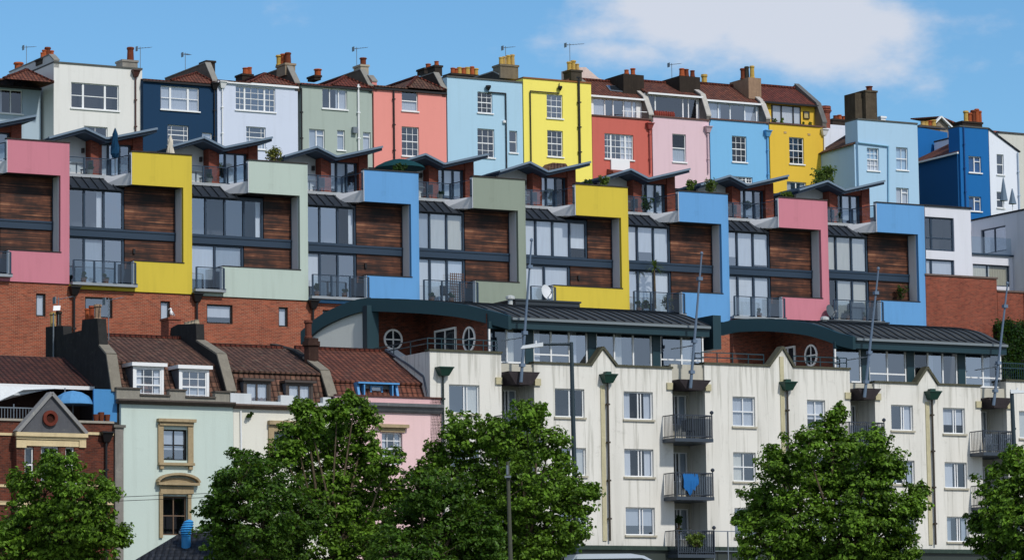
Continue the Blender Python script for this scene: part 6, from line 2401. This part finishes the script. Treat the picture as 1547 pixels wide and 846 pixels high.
# penthouses
def penthouse(xl, eave_r, arc, gablepts, right_px, wall_bot, posts, mull, seams, rw1, rw2, door):
    """arc: px outline points of the left gable edge front->rear; the plane is the left end of the roof"""
    yfr = -.35
    ua = A.X(arc[0][0], arc[0][1], yfr)
    KD = .53

    def diag(px, py):
        r = ray(px, py)
        nn = A.d + A.b * KD
        p0 = A.w(ua, yfr, 0)
        t = (p0 - CAM).dot(nn) / r.dot(nn)
        p = CAM + r * t
        return (p - A.O).dot(A.b), p.z
    UL = lambda y: ua - KD * (y - yfr)
    pts = [diag(px, py) for px, py in arc]
    pts[0] = (yfr, pts[0][1])
    ub = A.X(right_px[0], right_px[1], yfr)
    zE = pts[0][1]
    # densify smooth profile
    prof = []
    n = len(pts)
    for k in range(n - 1):
        p0, p1, p2, p3 = pts[max(0, k - 1)], pts[k], pts[k + 1], pts[min(n - 1, k + 2)]
        for t in (0, .34, .67):
            def cr(a, b, c, d): return .5 * ((2 * b) + (-a + c) * t + (2 * a - 5 * b + 4 * c - d) * t * t + (-a + 3 * b - 3 * c + d) * t ** 3)
            prof.append((cr(p0[0], p1[0], p2[0], p3[0]), cr(p0[1], p1[1], p2[1], p3[1])))
    prof.append(pts[-1])
    th = .10
    m = MB()
    for (a, b), (c, d) in zip(prof, prof[1:]):
        m.hull8([(UL(a) + .03, a, b), (ub, a, b), (ub, c, d), (UL(c) + .03, c, d)], [(UL(a) + .03, a, b + th), (ub, a, b + th), (ub, c, d + th), (UL(c) + .03, c, d + th)])
    k = ua + .5 - .52 * 9
    while k < ub:
        for (a, b), (c, d) in zip(prof, prof[1:]):
            if min(k - UL(a), k - UL(c)) < 0: continue
            m.beam((k, a, b + th + .02), (k, c, d + th + .02), .04, .07, 1)
        k += .52
    rf = Tap.part('curved_roof', m, [metalroof(), paint(40, 42, 44)])
    # dark fascia along the arc and the eave
    m = MB()
    fh = .5
    for (a, b), (c, d) in zip(prof, prof[1:]):
        m.hull8([(UL(a) - .14, a, b - fh), (UL(a) + .02, a, b - fh), (UL(a) + .02, a, b + th + .04), (UL(a) - .14, a, b + th + .04)],
                [(UL(c) - .14, c, d - fh), (UL(c) + .02, c, d - fh), (UL(c) + .02, c, d + th + .04), (UL(c) - .14, c, d + th + .04)])
    m.box(ua + .021, ub, yfr + .02, yfr + .42, zE - .44, zE - .02)
    Tap.part('fascia', m, DKGRN(), parent=rf)
    Tap.part('gutter', bx(ua + .03, ub, yfr - .13, yfr + .018, zE - .06, zE + .06), paint(120, 130, 136), parent=rf)
    zmax = max(p[1] for p in prof)
    yrear = prof[-1][0]
    def zroof(y):
        for (a, b), (c, d) in zip(prof, prof[1:]):
            if a <= y <= c or c <= y <= a: return b + (d - b) * (y - a) / ((c - a) or 1) - .03
        return prof[-1][1] - .03
    # front glazed wall
    yw = .55
    xw0 = A.X(xl, 520, yw)
    xw1 = A.X(right_px[0] - 10, 520, yw)
    zb_ = wall_bot
    n = 0
    ps = [A.X(p, 520, yw) for p in posts]
    zt_ = zroof(yw) - .02
    zt2_ = zE - .36
    m = MB()
    for p in ps: m.box(p - .22, p + .22, yw - .12, yw + .05, zb_, zt2_ + .3)
    m.box(xw0, xw1, yw - .06, yw + .1, zt2_ - .04, zt2_ + .3)
    Tap.part('post', m, DKGRN())
    edges = [xw0] + ps + [xw1]
    for i, (a, b) in enumerate(zip(edges, edges[1:])):
        a2, b2 = a + (.22 if i else 0), b - .22 if i < len(edges) - 2 else b
        nl = max(1, round((b2 - a2) / 1.05))
        f = MB()
        for k in range(nl + 1):
            x = a2 + (b2 - a2) * k / nl
            x = min(max(x, a2 + .04), b2 - .04)
            f.box(x - .04, x + .04, yw - .04, yw + .04, zb_ + .08, zt2_ - .06)
        f.box(a2, b2, yw - .05, yw + .05, zb_, zb_ + .08)
        if i % 2 == 1 and nl >= 2:
            zz_ = zb_ + (zt2_ - zb_) * .27
            f.box(a2 + .08, a2 + (b2 - a2) * 2 / nl - .04, yw - .036, yw + .036, zz_, zz_ + .07)
        wo = Tap.part('window', f, WHITE())
        for k in range(nl):
            p, q = a2 + (b2 - a2) * k / nl + .04, a2 + (b2 - a2) * (k + 1) / nl - .04
            g = MB(); g.face([(p, yw, zb_ + .08), (q, yw, zb_ + .08), (q, yw, zt2_ - .06), (p, yw, zt2_ - .06)])
            Tap.part('pane', g, glass(.30), parent=wo)
            if random.random() < .3:
                cm = MB()
                nn = 5
                for j in range(nn):
                    s0, s1 = p + (q - p) * .5 * j / nn, p + (q - p) * .5 * (j + 1) / nn
                    cm.face([(s0, yw + .15 + .03 * (j % 2), zb_), (s1, yw + .15 + .03 * ((j + 1) % 2), zb_), (s1, yw + .15 + .03 * ((j + 1) % 2), zt2_), (s0, yw + .15 + .03 * (j % 2), zt2_)])
                Tap.part('curtain', cm, fabric(*random.choice(CUR)), parent=wo)
    # interior back wall and side walls
    m = MB()
    m.face([(xw0, yw + 3.5, zb_), (xw1, yw + 3.5, zb_), (xw1, yw + 3.5, zroof(yw + 3.5)), (xw0, yw + 3.5, zroof(yw + 3.5))])
    yq = [yw + (yrear - yw) * k / 8 for k in range(9)]
    for p_, q_ in zip(yq, yq[1:]): m.face([(xw1 + .003, p_, zb_ - 3), (xw1 + .003, q_, zb_ - 3), (xw1 + .003, q_, zroof(q_)), (xw1 + .003, p_, zroof(p_))])
    Tap.part('inner_wall', m, paint(74, 76, 80, .9, .3))
    # left facing brick wall from front wall back to the recess, and the recessed front facing brick wall
    xin = xw0
    yb_ = A.side(door[0] - 7, door[2], xin)[0] if not rw1 else diag(551, 500)[0]
    print('PH', yb_, UL(yb_), xin, len(pts), pts[-1], zE, zb_, TOPZ[1][2] - ZA)
    r1 = None
    m = MB()
    ys = [yw + .1, yb_]
    seg = 8
    for k in range(seg):
        y0_, y1_ = ys[0] + (ys[1] - ys[0]) * k / seg, ys[0] + (ys[1] - ys[0]) * (k + 1) / seg
        m.face([(xin, y1_, zb_ - .4), (xin, y0_, zb_ - .4), (xin, y0_, zroof(y0_)), (xin, y1_, zroof(y1_))])
    pw_ = Tap.part('loggia_wall', m, brick(2))  # darker brick variant: the loggia's deep shade is put into its colour
    # openings on the left facing wall : door and round window applied as framed units
    def side_round(px0, px1, py0, py1):
        y0_, _ = A.side(px0, (py0 + py1) / 2, xin); y1_, _ = A.side(px1, (py0 + py1) / 2, xin)
        _, z1_ = A.side((px0 + px1) / 2, py0, xin); _, z0_ = A.side((px0 + px1) / 2, py1, xin)
        cy, cz = (y0_ + y1_) / 2, (z0_ + z1_) / 2
        r = (z1_ - z0_) / 2
        ring('x', xin, cy, cz, r)
    def ring(ax, k0, a, c, r):
        m = MB(); n = 22
        for k in range(n):
            t0, t1 = 2 * math.pi * k / n, 2 * math.pi * (k + 1) / n
            q = []
            for off in (-.06, -.002):
                for rr, t in ((r, t0), (r - .09, t0), (r - .09, t1), (r, t1)):
                    u, v = a + rr * math.cos(t), c + rr * math.sin(t)
                    q.append((k0 + off, u, v) if ax == 'x' else (u, k0 + off, v))
            m.hull8(q[:4], q[4:])
        if ax == 'x':
            m.box(k0 - .045, k0 - .004, a - .03, a + .03, c - r + .05, c + r - .05); m.box(k0 - .05, k0 - .003, a - r + .05, a + r - .05, c - .03, c + .03)
        else:
            m.box(a - .03, a + .03, k0 - .045, k0 - .004, c - r + .05, c + r - .05); m.box(a - r + .05, a + r - .05, k0 - .05, k0 - .003, c - .03, c + .03)
        fr = Tap.part('round_window', m, WHITE())
        g = MB(); ppts = []
        for k in range(n):
            t = 2 * math.pi * k / n
            u, v = a + (r - .05) * math.cos(t), c + (r - .05) * math.sin(t)
            ppts.append((u, v))
        if ax == 'x': g.prism(ppts, 'x', k0 - .02, k0 - .004)
        else: g.prism(ppts, 'y', k0 - .02, k0 - .004)
        Tap.part('pane', g, paint(30, 36, 44, .05, .1), parent=fr)
    if rw2: side_round(*rw2)
    if door:
        y0_, _ = A.side(door[0] + 3, door[2], xin); y1_, _ = A.side(door[1], door[2], xin)
        _, z1_ = A.side((door[0] + door[1]) / 2, door[2], xin)
        ya_, yb2_ = min(y0_, y1_), max(y0_, y1_)
        f = MB()
        for yy in (ya_, (ya_ + yb2_) / 2 - .05, yb2_ - .1): f.box(xin - .08, xin - .003, yy, yy + .1, zb_ - .3, z1_ - .1)
        f.box(xin - .085, xin - .002, ya_, yb2_, z1_ - .1, z1_)
        fr = Tap.part('terrace_door', f, WHITE())
        g = bx(xin - .05, xin - .01, ya_ + .1, yb2_ - .1, zb_ - .3, z1_ - .1)
        Tap.part('pane', g, paint(40, 46, 54, .05, .1), parent=fr)
    ug = UL(yb_)
    m = MB()
    m.prism([(ug + .1, zb_ - .6), (xin + .0, zb_ - .6), (xin + .0, zroof(yb_)), (ug + .1, zroof(yb_))], 'y', yb_, yb_ + .3)
    Tap.part('loggia_wall', m, brick(2))  # same dark variant, shade under the roof painted into the brick
    if rw1:
        r = A.rect(*rw1, yb_)
        ring('y', yb_, (r[0] + r[1]) / 2, (r[2] + r[3]) / 2, (r[3] - r[2]) / 2)
        xx = A.X(565, 490, yb_); Tap.part('drainpipe', MB().cyl((xx, yb_ - .1, zb_ - .4), (xx, yb_ - .1, zroof(yb_) - .1), .06, n=6), BLACK())
        # white gable wall under the rear half of the arch, on the slanting end of the building
        m = MB()
        n = 10
        ys_ = [yb_ + .02 + (yrear - yb_) * k / n for k in range(n + 1)]
        for y0_, y1_ in zip(ys_, ys_[1:]):
            a_, b_ = UL(y0_) + .05, UL(y1_) + .05
            m.hull8([(a_, y0_, zb_ - 3), (a_ + .3, y0_, zb_ - 3), (b_ + .3, y1_, zb_ - 3), (b_, y1_, zb_ - 3)],
                    [(a_, y0_, zroof(y0_) - .02), (a_ + .3, y0_, zroof(y0_) - .02), (b_ + .3, y1_, zroof(y1_) - .02), (b_, y1_, zroof(y1_) - .02)])
        Tap.part('gable_wall', m, stucco(206, 210, 206, .2, .2))
        m = bx(ug - .12, ug + .5, yb_ - .5, yb_ - .003, zb_ - .6, zroof(yb_) - .2)
        Tap.part('post', m, DKGRN())
    return ua, ub, xin, yb_, zE


zPH1 = TOPZ[1][2] + .02
penthouse(738, None, [(772, 481.5), (744, 474), (705, 465), (670, 460.5), (640, 458), (600, 456), (557, 455), (536, 459), (510, 469), (484, 483), (458, 505)], None, (1072, 497), zPH1,
          [798, 893, 990 - .0], None, None, (578, 609, 497, 529), (698, 721, 493, 532), (655, 690, 497))
# terrace parapets / railings
m = MB()
X0, X1, Z = TOPZ[0]
zf1 = Z
for z in (Z + .62, Z + .38): 
    m.beam((X0, .2, z), (X1 - .1, .2, z), .045, .045); m.beam((X0, .2, z), (X0, 7, z), .044, .044)
for k in range(6):
    x = X0 + (X1 - .1 - X0) * k / 5; m.beam((x, .2, Z), (x, .2, Z + .62), .04, .04, up=(0, 1, 0))
for k in range(1, 5): m.beam((X0, .2 + 1.7 * k, Z), (X0, .2 + 1.7 * k, Z + .62), .04, .04, up=(0, 1, 0))
Tap.part('railing', m, DKGRN())
zPH2 = TOPZ[3][2] + .02
penthouse(1260, None, [(1292, 512.5), (1269, 507), (1251, 500), (1225, 492.5), (1199, 488.5), (1170, 486), (1147, 485.5), (1115, 487), (1092, 492)], None, (1521, 529), zPH2,
          [1305, 1373, 1450], None, None, None, (1212, 1240, 520, 554), (1178, 1202, 524))
m = MB()
X0, X1, Z = TOPZ[2]
for (a, b) in ((X0, A.X(1158, 550)), (A.X(1203, 550), X1)):
    for z in (Z + .6, Z + .36): m.beam((a, .25, z), (b, .25, z), .045, .045)
    n = 4
    for k in range(n + 1):
        x = a + (b - a) * k / n; m.beam((x, .25, Z), (x, .25, Z + .6), .04, .04, up=(0, 1, 0))
Tap.part('railing', m, DKGRN())
m = MB()
X0, X1, Z = TOPZ[4]
for z in (Z + .95, Z + .7): m.beam((X0, .25, z), (X1, .25, z), .045, .045)
n = int((X1 - X0) / .13)
for k in range(n):
    x = X0 + (X1 - X0) * k / n; m.beam((x, .25, Z), (x, .25, Z + .95), .02, .02, up=(0, 1, 0))
Tap.part('railing', m, DKGRN())
# the dark link between the two roofs
m = bx(A.X(1074, 500, .5), A.X(1086, 500, .5), .3, 3, A.Z(1080, 528, .5), A.Z(1080, 477, .5))
Tap.part('roof_link', m, DKGRN())
# roof plant boxes
for (a, b, yt, yb_, d, nm) in ((779, 876, 456, 474, 5, 'plant_box'), (1248, 1342, 487, 500, 5, 'plant_box')):
    r = A.rect(a, b, yt, yb_, d)
    m = MB().box(r[0], r[1], d, d + 3, r[2] - .5, r[3]); m.box(r[0] + (r[1] - r[0]) * .0 - .06, r[1] + .06, d - .06, d + 3.06, r[3], r[3] + .08)
    Tap.part(nm, m, paint(46, 54, 62))
for px, py in ((771, 462), (1246, 493)):
    x, z = A.at(px, py, 4)
    Tap.part('flue', MB().lathe((x, 4, z - 1), [(.12, 0), (.12, 1.3), (.22, 1.32), (.22, 1.45), (.1, 1.5)], 10), paint(196, 200, 200))

# brackets and masts
for k, (bx0, bx1, by0, by1, m0, m1) in enumerate(((757, 806, 563, 582, (787, 577), (803, 365)), (1015, 1063, 575, 590, (1043, 586), (1060, 385)),
                                             (1283, 1322, 588, 604, (1306, 600), (1327, 408)), (1481, 1518, 602, 617, (1501, 612), (1522, 430)))):
    yb_ = -.5
    xa, xb = TOPZ[k][1] + .02, TOPZ[k + 1][0] - .02
    zt_, zb_ = A.Z((bx0 + bx1) / 2, by0, 0), A.Z((bx0 + bx1) / 2, by1, 0)
    m = MB()
    m.hull8([(xa + .5, -.45, zb_), (xb - .35, -.45, zb_), (xb, RY - .01, zb_ + .1), (xa, RY - .01, zb_ + .1)], [(xa, -.62, zt_), (xb, -.62, zt_), (xb, RY - .01, zt_), (xa, RY - .01, zt_)])
    Tap.part('mast_bracket', m, stone(72, 66, 70, .5))
    Tap.part('recess_parapet', bx(xa, xb, .12, .3, zt_ - .0, (TOPZ[k + 1][2] if k < 3 else TOPZ[3][2]) - .05), CREAM2)
    for s, xx in ((-1, xa - .45), (1, xb + .02)):
        q = MB().box(xx + (.1 if s < 0 else 0), xx + (.42 if s < 0 else .32), -.1, -.003, zb_ + .02, zb_ + .34)
        Tap.part('corbel', q, OCHRE())
    p0 = A.at(m0[0], m0[1], -.7); p1 = A.at(m1[0], m1[1], -1.4)
    M = MB().cyl((p0[0], -.7, p0[1]), (p1[0], -1.4, p1[1]), .08, .04, 8)
    for t in (.12, .35, .82):
        c0 = Vector((p0[0], -.7, p0[1])).lerp(Vector((p1[0], -1.4, p1[1])), t)
        M.box(c0.x - .12, c0.x + .12, c0.y - .1, c0.y + .1, c0.z - .08, c0.z + .08)
    c0 = Vector((p0[0], -.7, p0[1])).lerp(Vector((p1[0], -1.4, p1[1])), 1)
    M.lathe(tuple(c0), [(.05, 0), (.08, .05), (.07, .12), (.01, .16)], 8)
    Tap.part('mast', M, paint(100, 118, 140, .45))
    M = MB()
    c1 = Vector((p0[0], -.7, p0[1])).lerp(Vector((p1[0], -1.4, p1[1])), .32)
    M.cyl(tuple(c1), (c1.x - .6, .2, c1.z - .1), .03, n=5)
    Tap.part('mast_stay', M, GREYM())

# towel, window box, garden chairs on the apartment balconies
x, z = A.at(1045, 716, -1.25)
T = Thing('towel', 'bright blue towel hanging over the balcony rail of the middle apartment column', 'towel', A, (x, -1.2, z))
m = MB()
rg = random.Random(4)
hem = [.62, .8, .74, .95, 1.02, .9, .7, .78, .6, .5, .46]
for k in range(10):
    a, b = x - .42 + k * .084, x - .42 + (k + 1) * .084
    f0, f1 = (.0, .06)[k % 2], (.0, .06)[(k + 1) % 2]
    m.face([(a, -1.19 - f0, z - hem[k]), (b, -1.19 - f1, z - hem[k + 1]), (b + .02, -1.18, z - .3), (a + .02, -1.18, z - .3)])
    m.face([(a + .02, -1.18, z - .3), (b + .02, -1.18, z - .3), (b, -1.12, z + .04), (a, -1.12, z + .04)])
    m.face([(a, -1.12, z + .04), (b, -1.12, z + .04), (b, -1.04, z - .1), (a, -1.04, z - .1)])
T.part('cloth', m, fabric(40, 104, 168))
x, z = A.at(1050, 822, -1.3)
shrub('leafy window box plant overflowing the lowest balcony rail', A, x, -1.3, z - .1, .55, 520, mat=GR, tall=.62, cat='plant', name='window_box_plant')
x, z = A.at(1021, 800, .3)
shrub('tall thin climbing plant beside the lowest balcony door', A, x, .1, z - .3, .3, 260, mat=DG, tall=2.2, cat='plant', name='climbing_plant')


def achair(label, x, y, z, col):
    T = Thing('garden_chair', label, 'chair', A, (x, y, z), 'balcony chairs')
    mt = paint(*col, .5)
    def b(*a): return MB().box(*a)
    T.part('seat', b(x - .24, x + .24, y - .24, y + .24, z + .42, z + .46), mt)
    T.part('backrest', b(x - .24, x - .2, y - .24, y + .24, z + .47, z + .95), mt)
    for p in (-.24, .2):
        for q in (-.24, .2): T.part('leg', b(x + p, x + p + .04, y + q, y + q + .04, z, z + .418), mt)
for px, py, lab, col in ((1500, 684, 'white plastic chair on the right hand balcony', (226, 228, 230)), (1040, 664, 'dark garden chair on the upper middle balcony', (50, 54, 60)),
                         (1040, 751, 'dark garden chair behind the blue towel', (50, 54, 60))):
    x, z = A.at(px, py, -.6)
    achair(lab, x, -.6, z - .02, col)
x, z = A.at(1522, 684, -.6)
T = Thing('garden_table', 'small round white table beside the plastic chair on the right hand balcony', 'table', A, (x, -.6, z))
T.part('tabletop', MB().lathe((x, -.6, z), [(.35, .68), (.35, .72)], 14), WHITE())
T.part('leg', MB().cyl((x, -.6, z), (x, -.6, z + .678), .04, n=6), GREYM())
# rolled dark blanket / statue-like shape behind the penthouse glass
x, z = A.at(880, 549, 1.3)
T = Thing('beanbag', 'dark maroon domed chair behind the penthouse glass above the lamp', 'chair', A, (x, 1.5, z))
T.part('cushion', MB().lathe((x, 1.5, z), [(.32, 0), (.36, .25), (.33, .5), (.22, .68), (.03, .74)], 12), fabric(60, 24, 34))

# ------------------------------------------------------------------ foreground
TL = leaf(12, 30, 6, 118, 158, 50)
TD = leaf(9, 24, 6, 84, 122, 38)
tree('dense green street tree in the lower left corner in front of the red brick house', 146, [(100, 715, 30), (70, 750, 48), (130, 760, 50), (35, 800, 52), (95, 810, 60), (150, 805, 40), (60, 840, 60), (130, 850, 50), (0, 835, 45), (178, 812, 16), (165, 745, 14), (75, 705, 16), (35, 735, 16)], 90, 1, TL)
tree('dark spreading street tree in front of the mint green house', 144, [(375, 700, 30), (360, 740, 45), (410, 745, 48), (340, 790, 45), (400, 800, 60), (450, 780, 45), (360, 840, 50), (430, 845, 50), (335, 745, 14), (325, 775, 14)], 400, 2, TD)
tree('tall bright green street tree in front of the cream house', 149, [(470, 640, 26), (510, 625, 22), (450, 670, 36), (500, 665, 45), (545, 670, 36), (480, 720, 55), (540, 720, 50), (585, 705, 26), (500, 780, 60), (560, 780, 50), (600, 745, 22), (430, 690, 22), (560, 840, 55), (500, 850, 50), (462, 618, 9), (536, 606, 9), (552, 628, 14)], 520, 3, TL)
tree('low dark street tree between two taller ones in front of the pink house', 144, [(640, 745, 38), (680, 755, 42), (620, 790, 42), (670, 810, 55), (720, 800, 38), (600, 840, 45), (650, 850, 50), (735, 845, 40)], 660, 4, TD)
tree('large green street tree in front of the first apartment block', 150, [(700, 660, 42), (745, 665, 36), (795, 635, 26), (812, 625, 14), (780, 680, 46), (830, 670, 28), (720, 720, 50), (790, 740, 60), (845, 740, 40), (868, 760, 28), (740, 790, 55), (810, 800, 60), (860, 810, 34), (660, 690, 22), (650, 720, 20), (890, 745, 12), (850, 705, 18), (800, 850, 60), (760, 850, 50)], 790, 5, TL)
tree('large rounded street tree in front of the third apartment block', 148, [(1255, 650, 26), (1265, 625, 10), (1215, 680, 34), (1275, 685, 40), (1320, 680, 30), (1340, 715, 40), (1180, 715, 32), (1240, 730, 60), (1300, 750, 60), (1160, 760, 38), (1200, 790, 60), (1280, 810, 65), (1350, 780, 42), (1360, 830, 42), (1150, 820, 44), (1220, 850, 60), (1320, 855, 60), (1380, 770, 16), (1390, 745, 8), (1170, 690, 12), (1130, 790, 16)], 1250, 6, TL)
tree('green street tree cut by the right edge of the picture', 146, [(1535, 705, 26), (1510, 735, 34), (1550, 745, 42), (1500, 775, 30), (1540, 800, 55), (1500, 825, 36), (1560, 850, 55), (1585, 720, 50), (1590, 780, 60), (1545, 690, 10), (1480, 790, 12)], 1560, 7, TL)


def lamp(label, x_px, ytop, Y, arm_px, head, flat=False):
    x, z = W.at(x_px, ytop, Y)
    T = Thing('street_lamp', label, 'street lamp', W, (x, Y, 6.6), 'street lamps')
    dark = paint(44, 58, 66, .4)
    T.part('pole', MB().cyl((x + .1, Y, 6.6), (x, Y, z), .13, .085, 10).cyl((x + .1, Y, 6.6), (x + .09, Y, 8.0), .17, .17, 10), dark)
    hx, hz = W.at(head[0], head[1], Y)
    T.part('arm', MB().cyl((x, Y, z - .08), (hx, Y, hz + .02), .07, .055, 6), dark)
    s = -1 if hx < x else 1
    m = MB()
    L = .85
    m.hull8([(hx - s * .1, Y - .14, hz - .07), (hx + s * L, Y - .1, hz - .16 * (1 if not flat else .2)), (hx + s * L, Y + .1, hz - .16 * (1 if not flat else .2)), (hx - s * .1, Y + .14, hz - .07)],
            [(hx - s * .1, Y - .1, hz + .1), (hx + s * L * .9, Y - .06, hz - .02 + (.05 if flat else 0)), (hx + s * L * .9, Y + .06, hz - .02 + (.05 if flat else 0)), (hx - s * .1, Y + .1, hz + .1)])
    h = T.part('lamp_head', m, paint(206, 212, 216, .4))
    T.part('sensor', MB().cyl((hx + s * .2, Y, hz + .06), (hx + s * .2, Y, hz + .18), .035, n=6), WHITE(), parent=h)
lamp('tall dark street lamp with a long arm reaching left in front of the apartments', 863, 517, 152, None, (817, 521))
lamp('dark street lamp with a short head at the right edge of the picture', 1528.5, 592, 152, None, (1530, 592), flat=True)
x, z = W.at(767, 697, 138)
T = Thing('telegraph_pole', 'slim weathered wooden pole standing in front of the large tree', 'pole', W, (x, 138, 6.5))
T.part('shaft', MB().cyl((x + .1, 138, 5.5), (x, 138, z), .1, .065, 9), stone(90, 92, 80, .5))
m = MB().cyl((x - .02, 137.85, z - .5), (x - .02, 137.85, z - .15), .05, n=6); m.box(x - .12, x + .12, 137.84, 138.14, z - .62, z - .54)
T.part('bracket', m, GREYM())

# slate roofed building in the foreground with a blue cowl
Yb = 147
xl, zl = W.at(196, 850, Yb); xp, zp = W.at(262, 801, Yb); xq, zq = W.at(345, 796, Yb)
T = Thing('slate_roofed_building', 'low dark slate roofed building in front of the mint green house', 'building', W, ((xl + xq) / 2, Yb, 6.5))
T.part('wall', bx(xl + .4, xq + 2.4, Yb, Yb + 5, 6.5, zl - .1), stone(120, 118, 110, .4))
m = MB()
m.slab((xl, Yb - .3, zl - .05), (xq + 2.8, Yb - .3, zl - .05), (xq + 2.8, Yb + 2.5, zq), (xp, Yb + 2.5, zp), .12)
m.slab((xl, Yb + 5.3, zl - .05), (xq + 2.8, Yb + 5.3, zl - .05), (xq + 2.8, Yb + 2.5, zq + .003), (xp, Yb + 2.5, zp + .003), .12)
m.slab((xl, Yb - .3, zl - .03), (xl, Yb + 5.3, zl - .03), (xp + .01, Yb + 2.51, zp + .002), (xp, Yb + 2.5, zp), .1)
T.part('roof', m, tiles(3))
T.part('ridge_tile', MB().beam((xp, Yb + 2.5, zp + .05), (xq + 2.8, Yb + 2.5, zq + .05), .22, .12), LEAD())
x, z = W.at(281, 811, Yb + 1.2)
m = MB()
prof = []
for k in range(7):
    prof += [(.17 + .06 * math.sin(k / 6 * 3.0), k * .095), (.21 + .06 * math.sin(k / 6 * 3.0), k * .095 + .035), (.17 + .06 * math.sin(k / 6 * 3.0), k * .095 + .07)]
prof += [(.12, .68), (.02, .72)]
m.lathe((x, Yb + 1.2, z), prof, 14)
m.v = [(a + max(0, c - z - .25) * .3, b, c) for a, b, c in m.v]
T2 = Thing('ventilation_cowl', 'ribbed bright blue ventilation cowl on the slate roof', 'vent', W, (x, Yb + 1.2, z - .6))
T2.part('hood', m, paint(60, 150, 214, .35))
T2.part('duct', MB().cyl((x, Yb + 1.2, z - .7), (x, Yb + 1.2, z + .01), .19, n=12), paint(60, 150, 214, .35))

# white van roof at the bottom edge
Yv = 150
xv0, zv = W.at(852, 838, Yv); xv1, _ = W.at(1000, 846, Yv)
T = Thing('parked_van', 'silver white van parked at the bottom edge beside the large tree', 'van', W, ((xv0 + xv1) / 2, Yv, 6.55))
g0 = 6.56
hgt = zv - g0
prof = [(xv0, .35), (xv0, hgt * .93), (xv0 + .15, hgt * .985), (xv0 + .8, hgt), (xv1 - 1.3, hgt * .995), (xv1 - .75, hgt * .95), (xv1 - .35, hgt * .84), (xv1 + .25, hgt * .55), (xv1 + .95, hgt * .45), (xv1 + 1.05, hgt * .25), (xv1 + 1.05, .35)]
m = MB().prism([(a, g0 + b) for a, b in prof], 'y', Yv - .9, Yv + .9)
T.part('body', m, paint(196, 206, 218, .25, .04))
for s in (Yv - .905, Yv + .902):
    gm = MB().prism([(xv0 + .4, g0 + hgt * .58), (xv1 + .0, g0 + hgt * .58), (xv1 - .55, g0 + hgt * .86), (xv1 - .85, g0 + hgt * .905), (xv0 + .4, g0 + hgt * .905)], 'y', s, s + .003)
    T.part('side_window', gm, paint(16, 18, 22, .08, .05))
for xx in (xv0 + .8, xv1 + .1):
    for s in (Yv - .92, Yv + .7):
        w = MB().cyl((xx, s, g0 + .33), (xx, s + .22, g0 + .33), .33, n=18)
        wo = T.part('wheel', w, paint(22, 22, 22, .8))
        T.part('rim', MB().cyl((xx, s - .01, g0 + .33), (xx, s - .002, g0 + .33), .2, n=14), GREYM(), parent=wo)
for s in (-.7, .5):
    T.part('headlight', bx(xv1 + 1.052, xv1 + 1.07, Yv + s, Yv + s + .2, g0 + .7, g0 + .85), WHITE())
# thin overhead wires across the mint house
for k, (ya, yb) in enumerate(((771, 757), (777, 763))):
    a = W.at(186, ya, 149); b = W.at(360, yb, 149)
    m = MB().cyl((a[0] - 6, 149, a[1] + .4), (b[0] + 8, 149, b[1] + .6), .012, n=4)
    Thing('overhead_wire', ['upper', 'lower'][k] + ' thin cable crossing in front of the mint green house', 'cable', W, (a[0], 149, a[1]), 'overhead cables', mb=m, mats=[BLACK()])
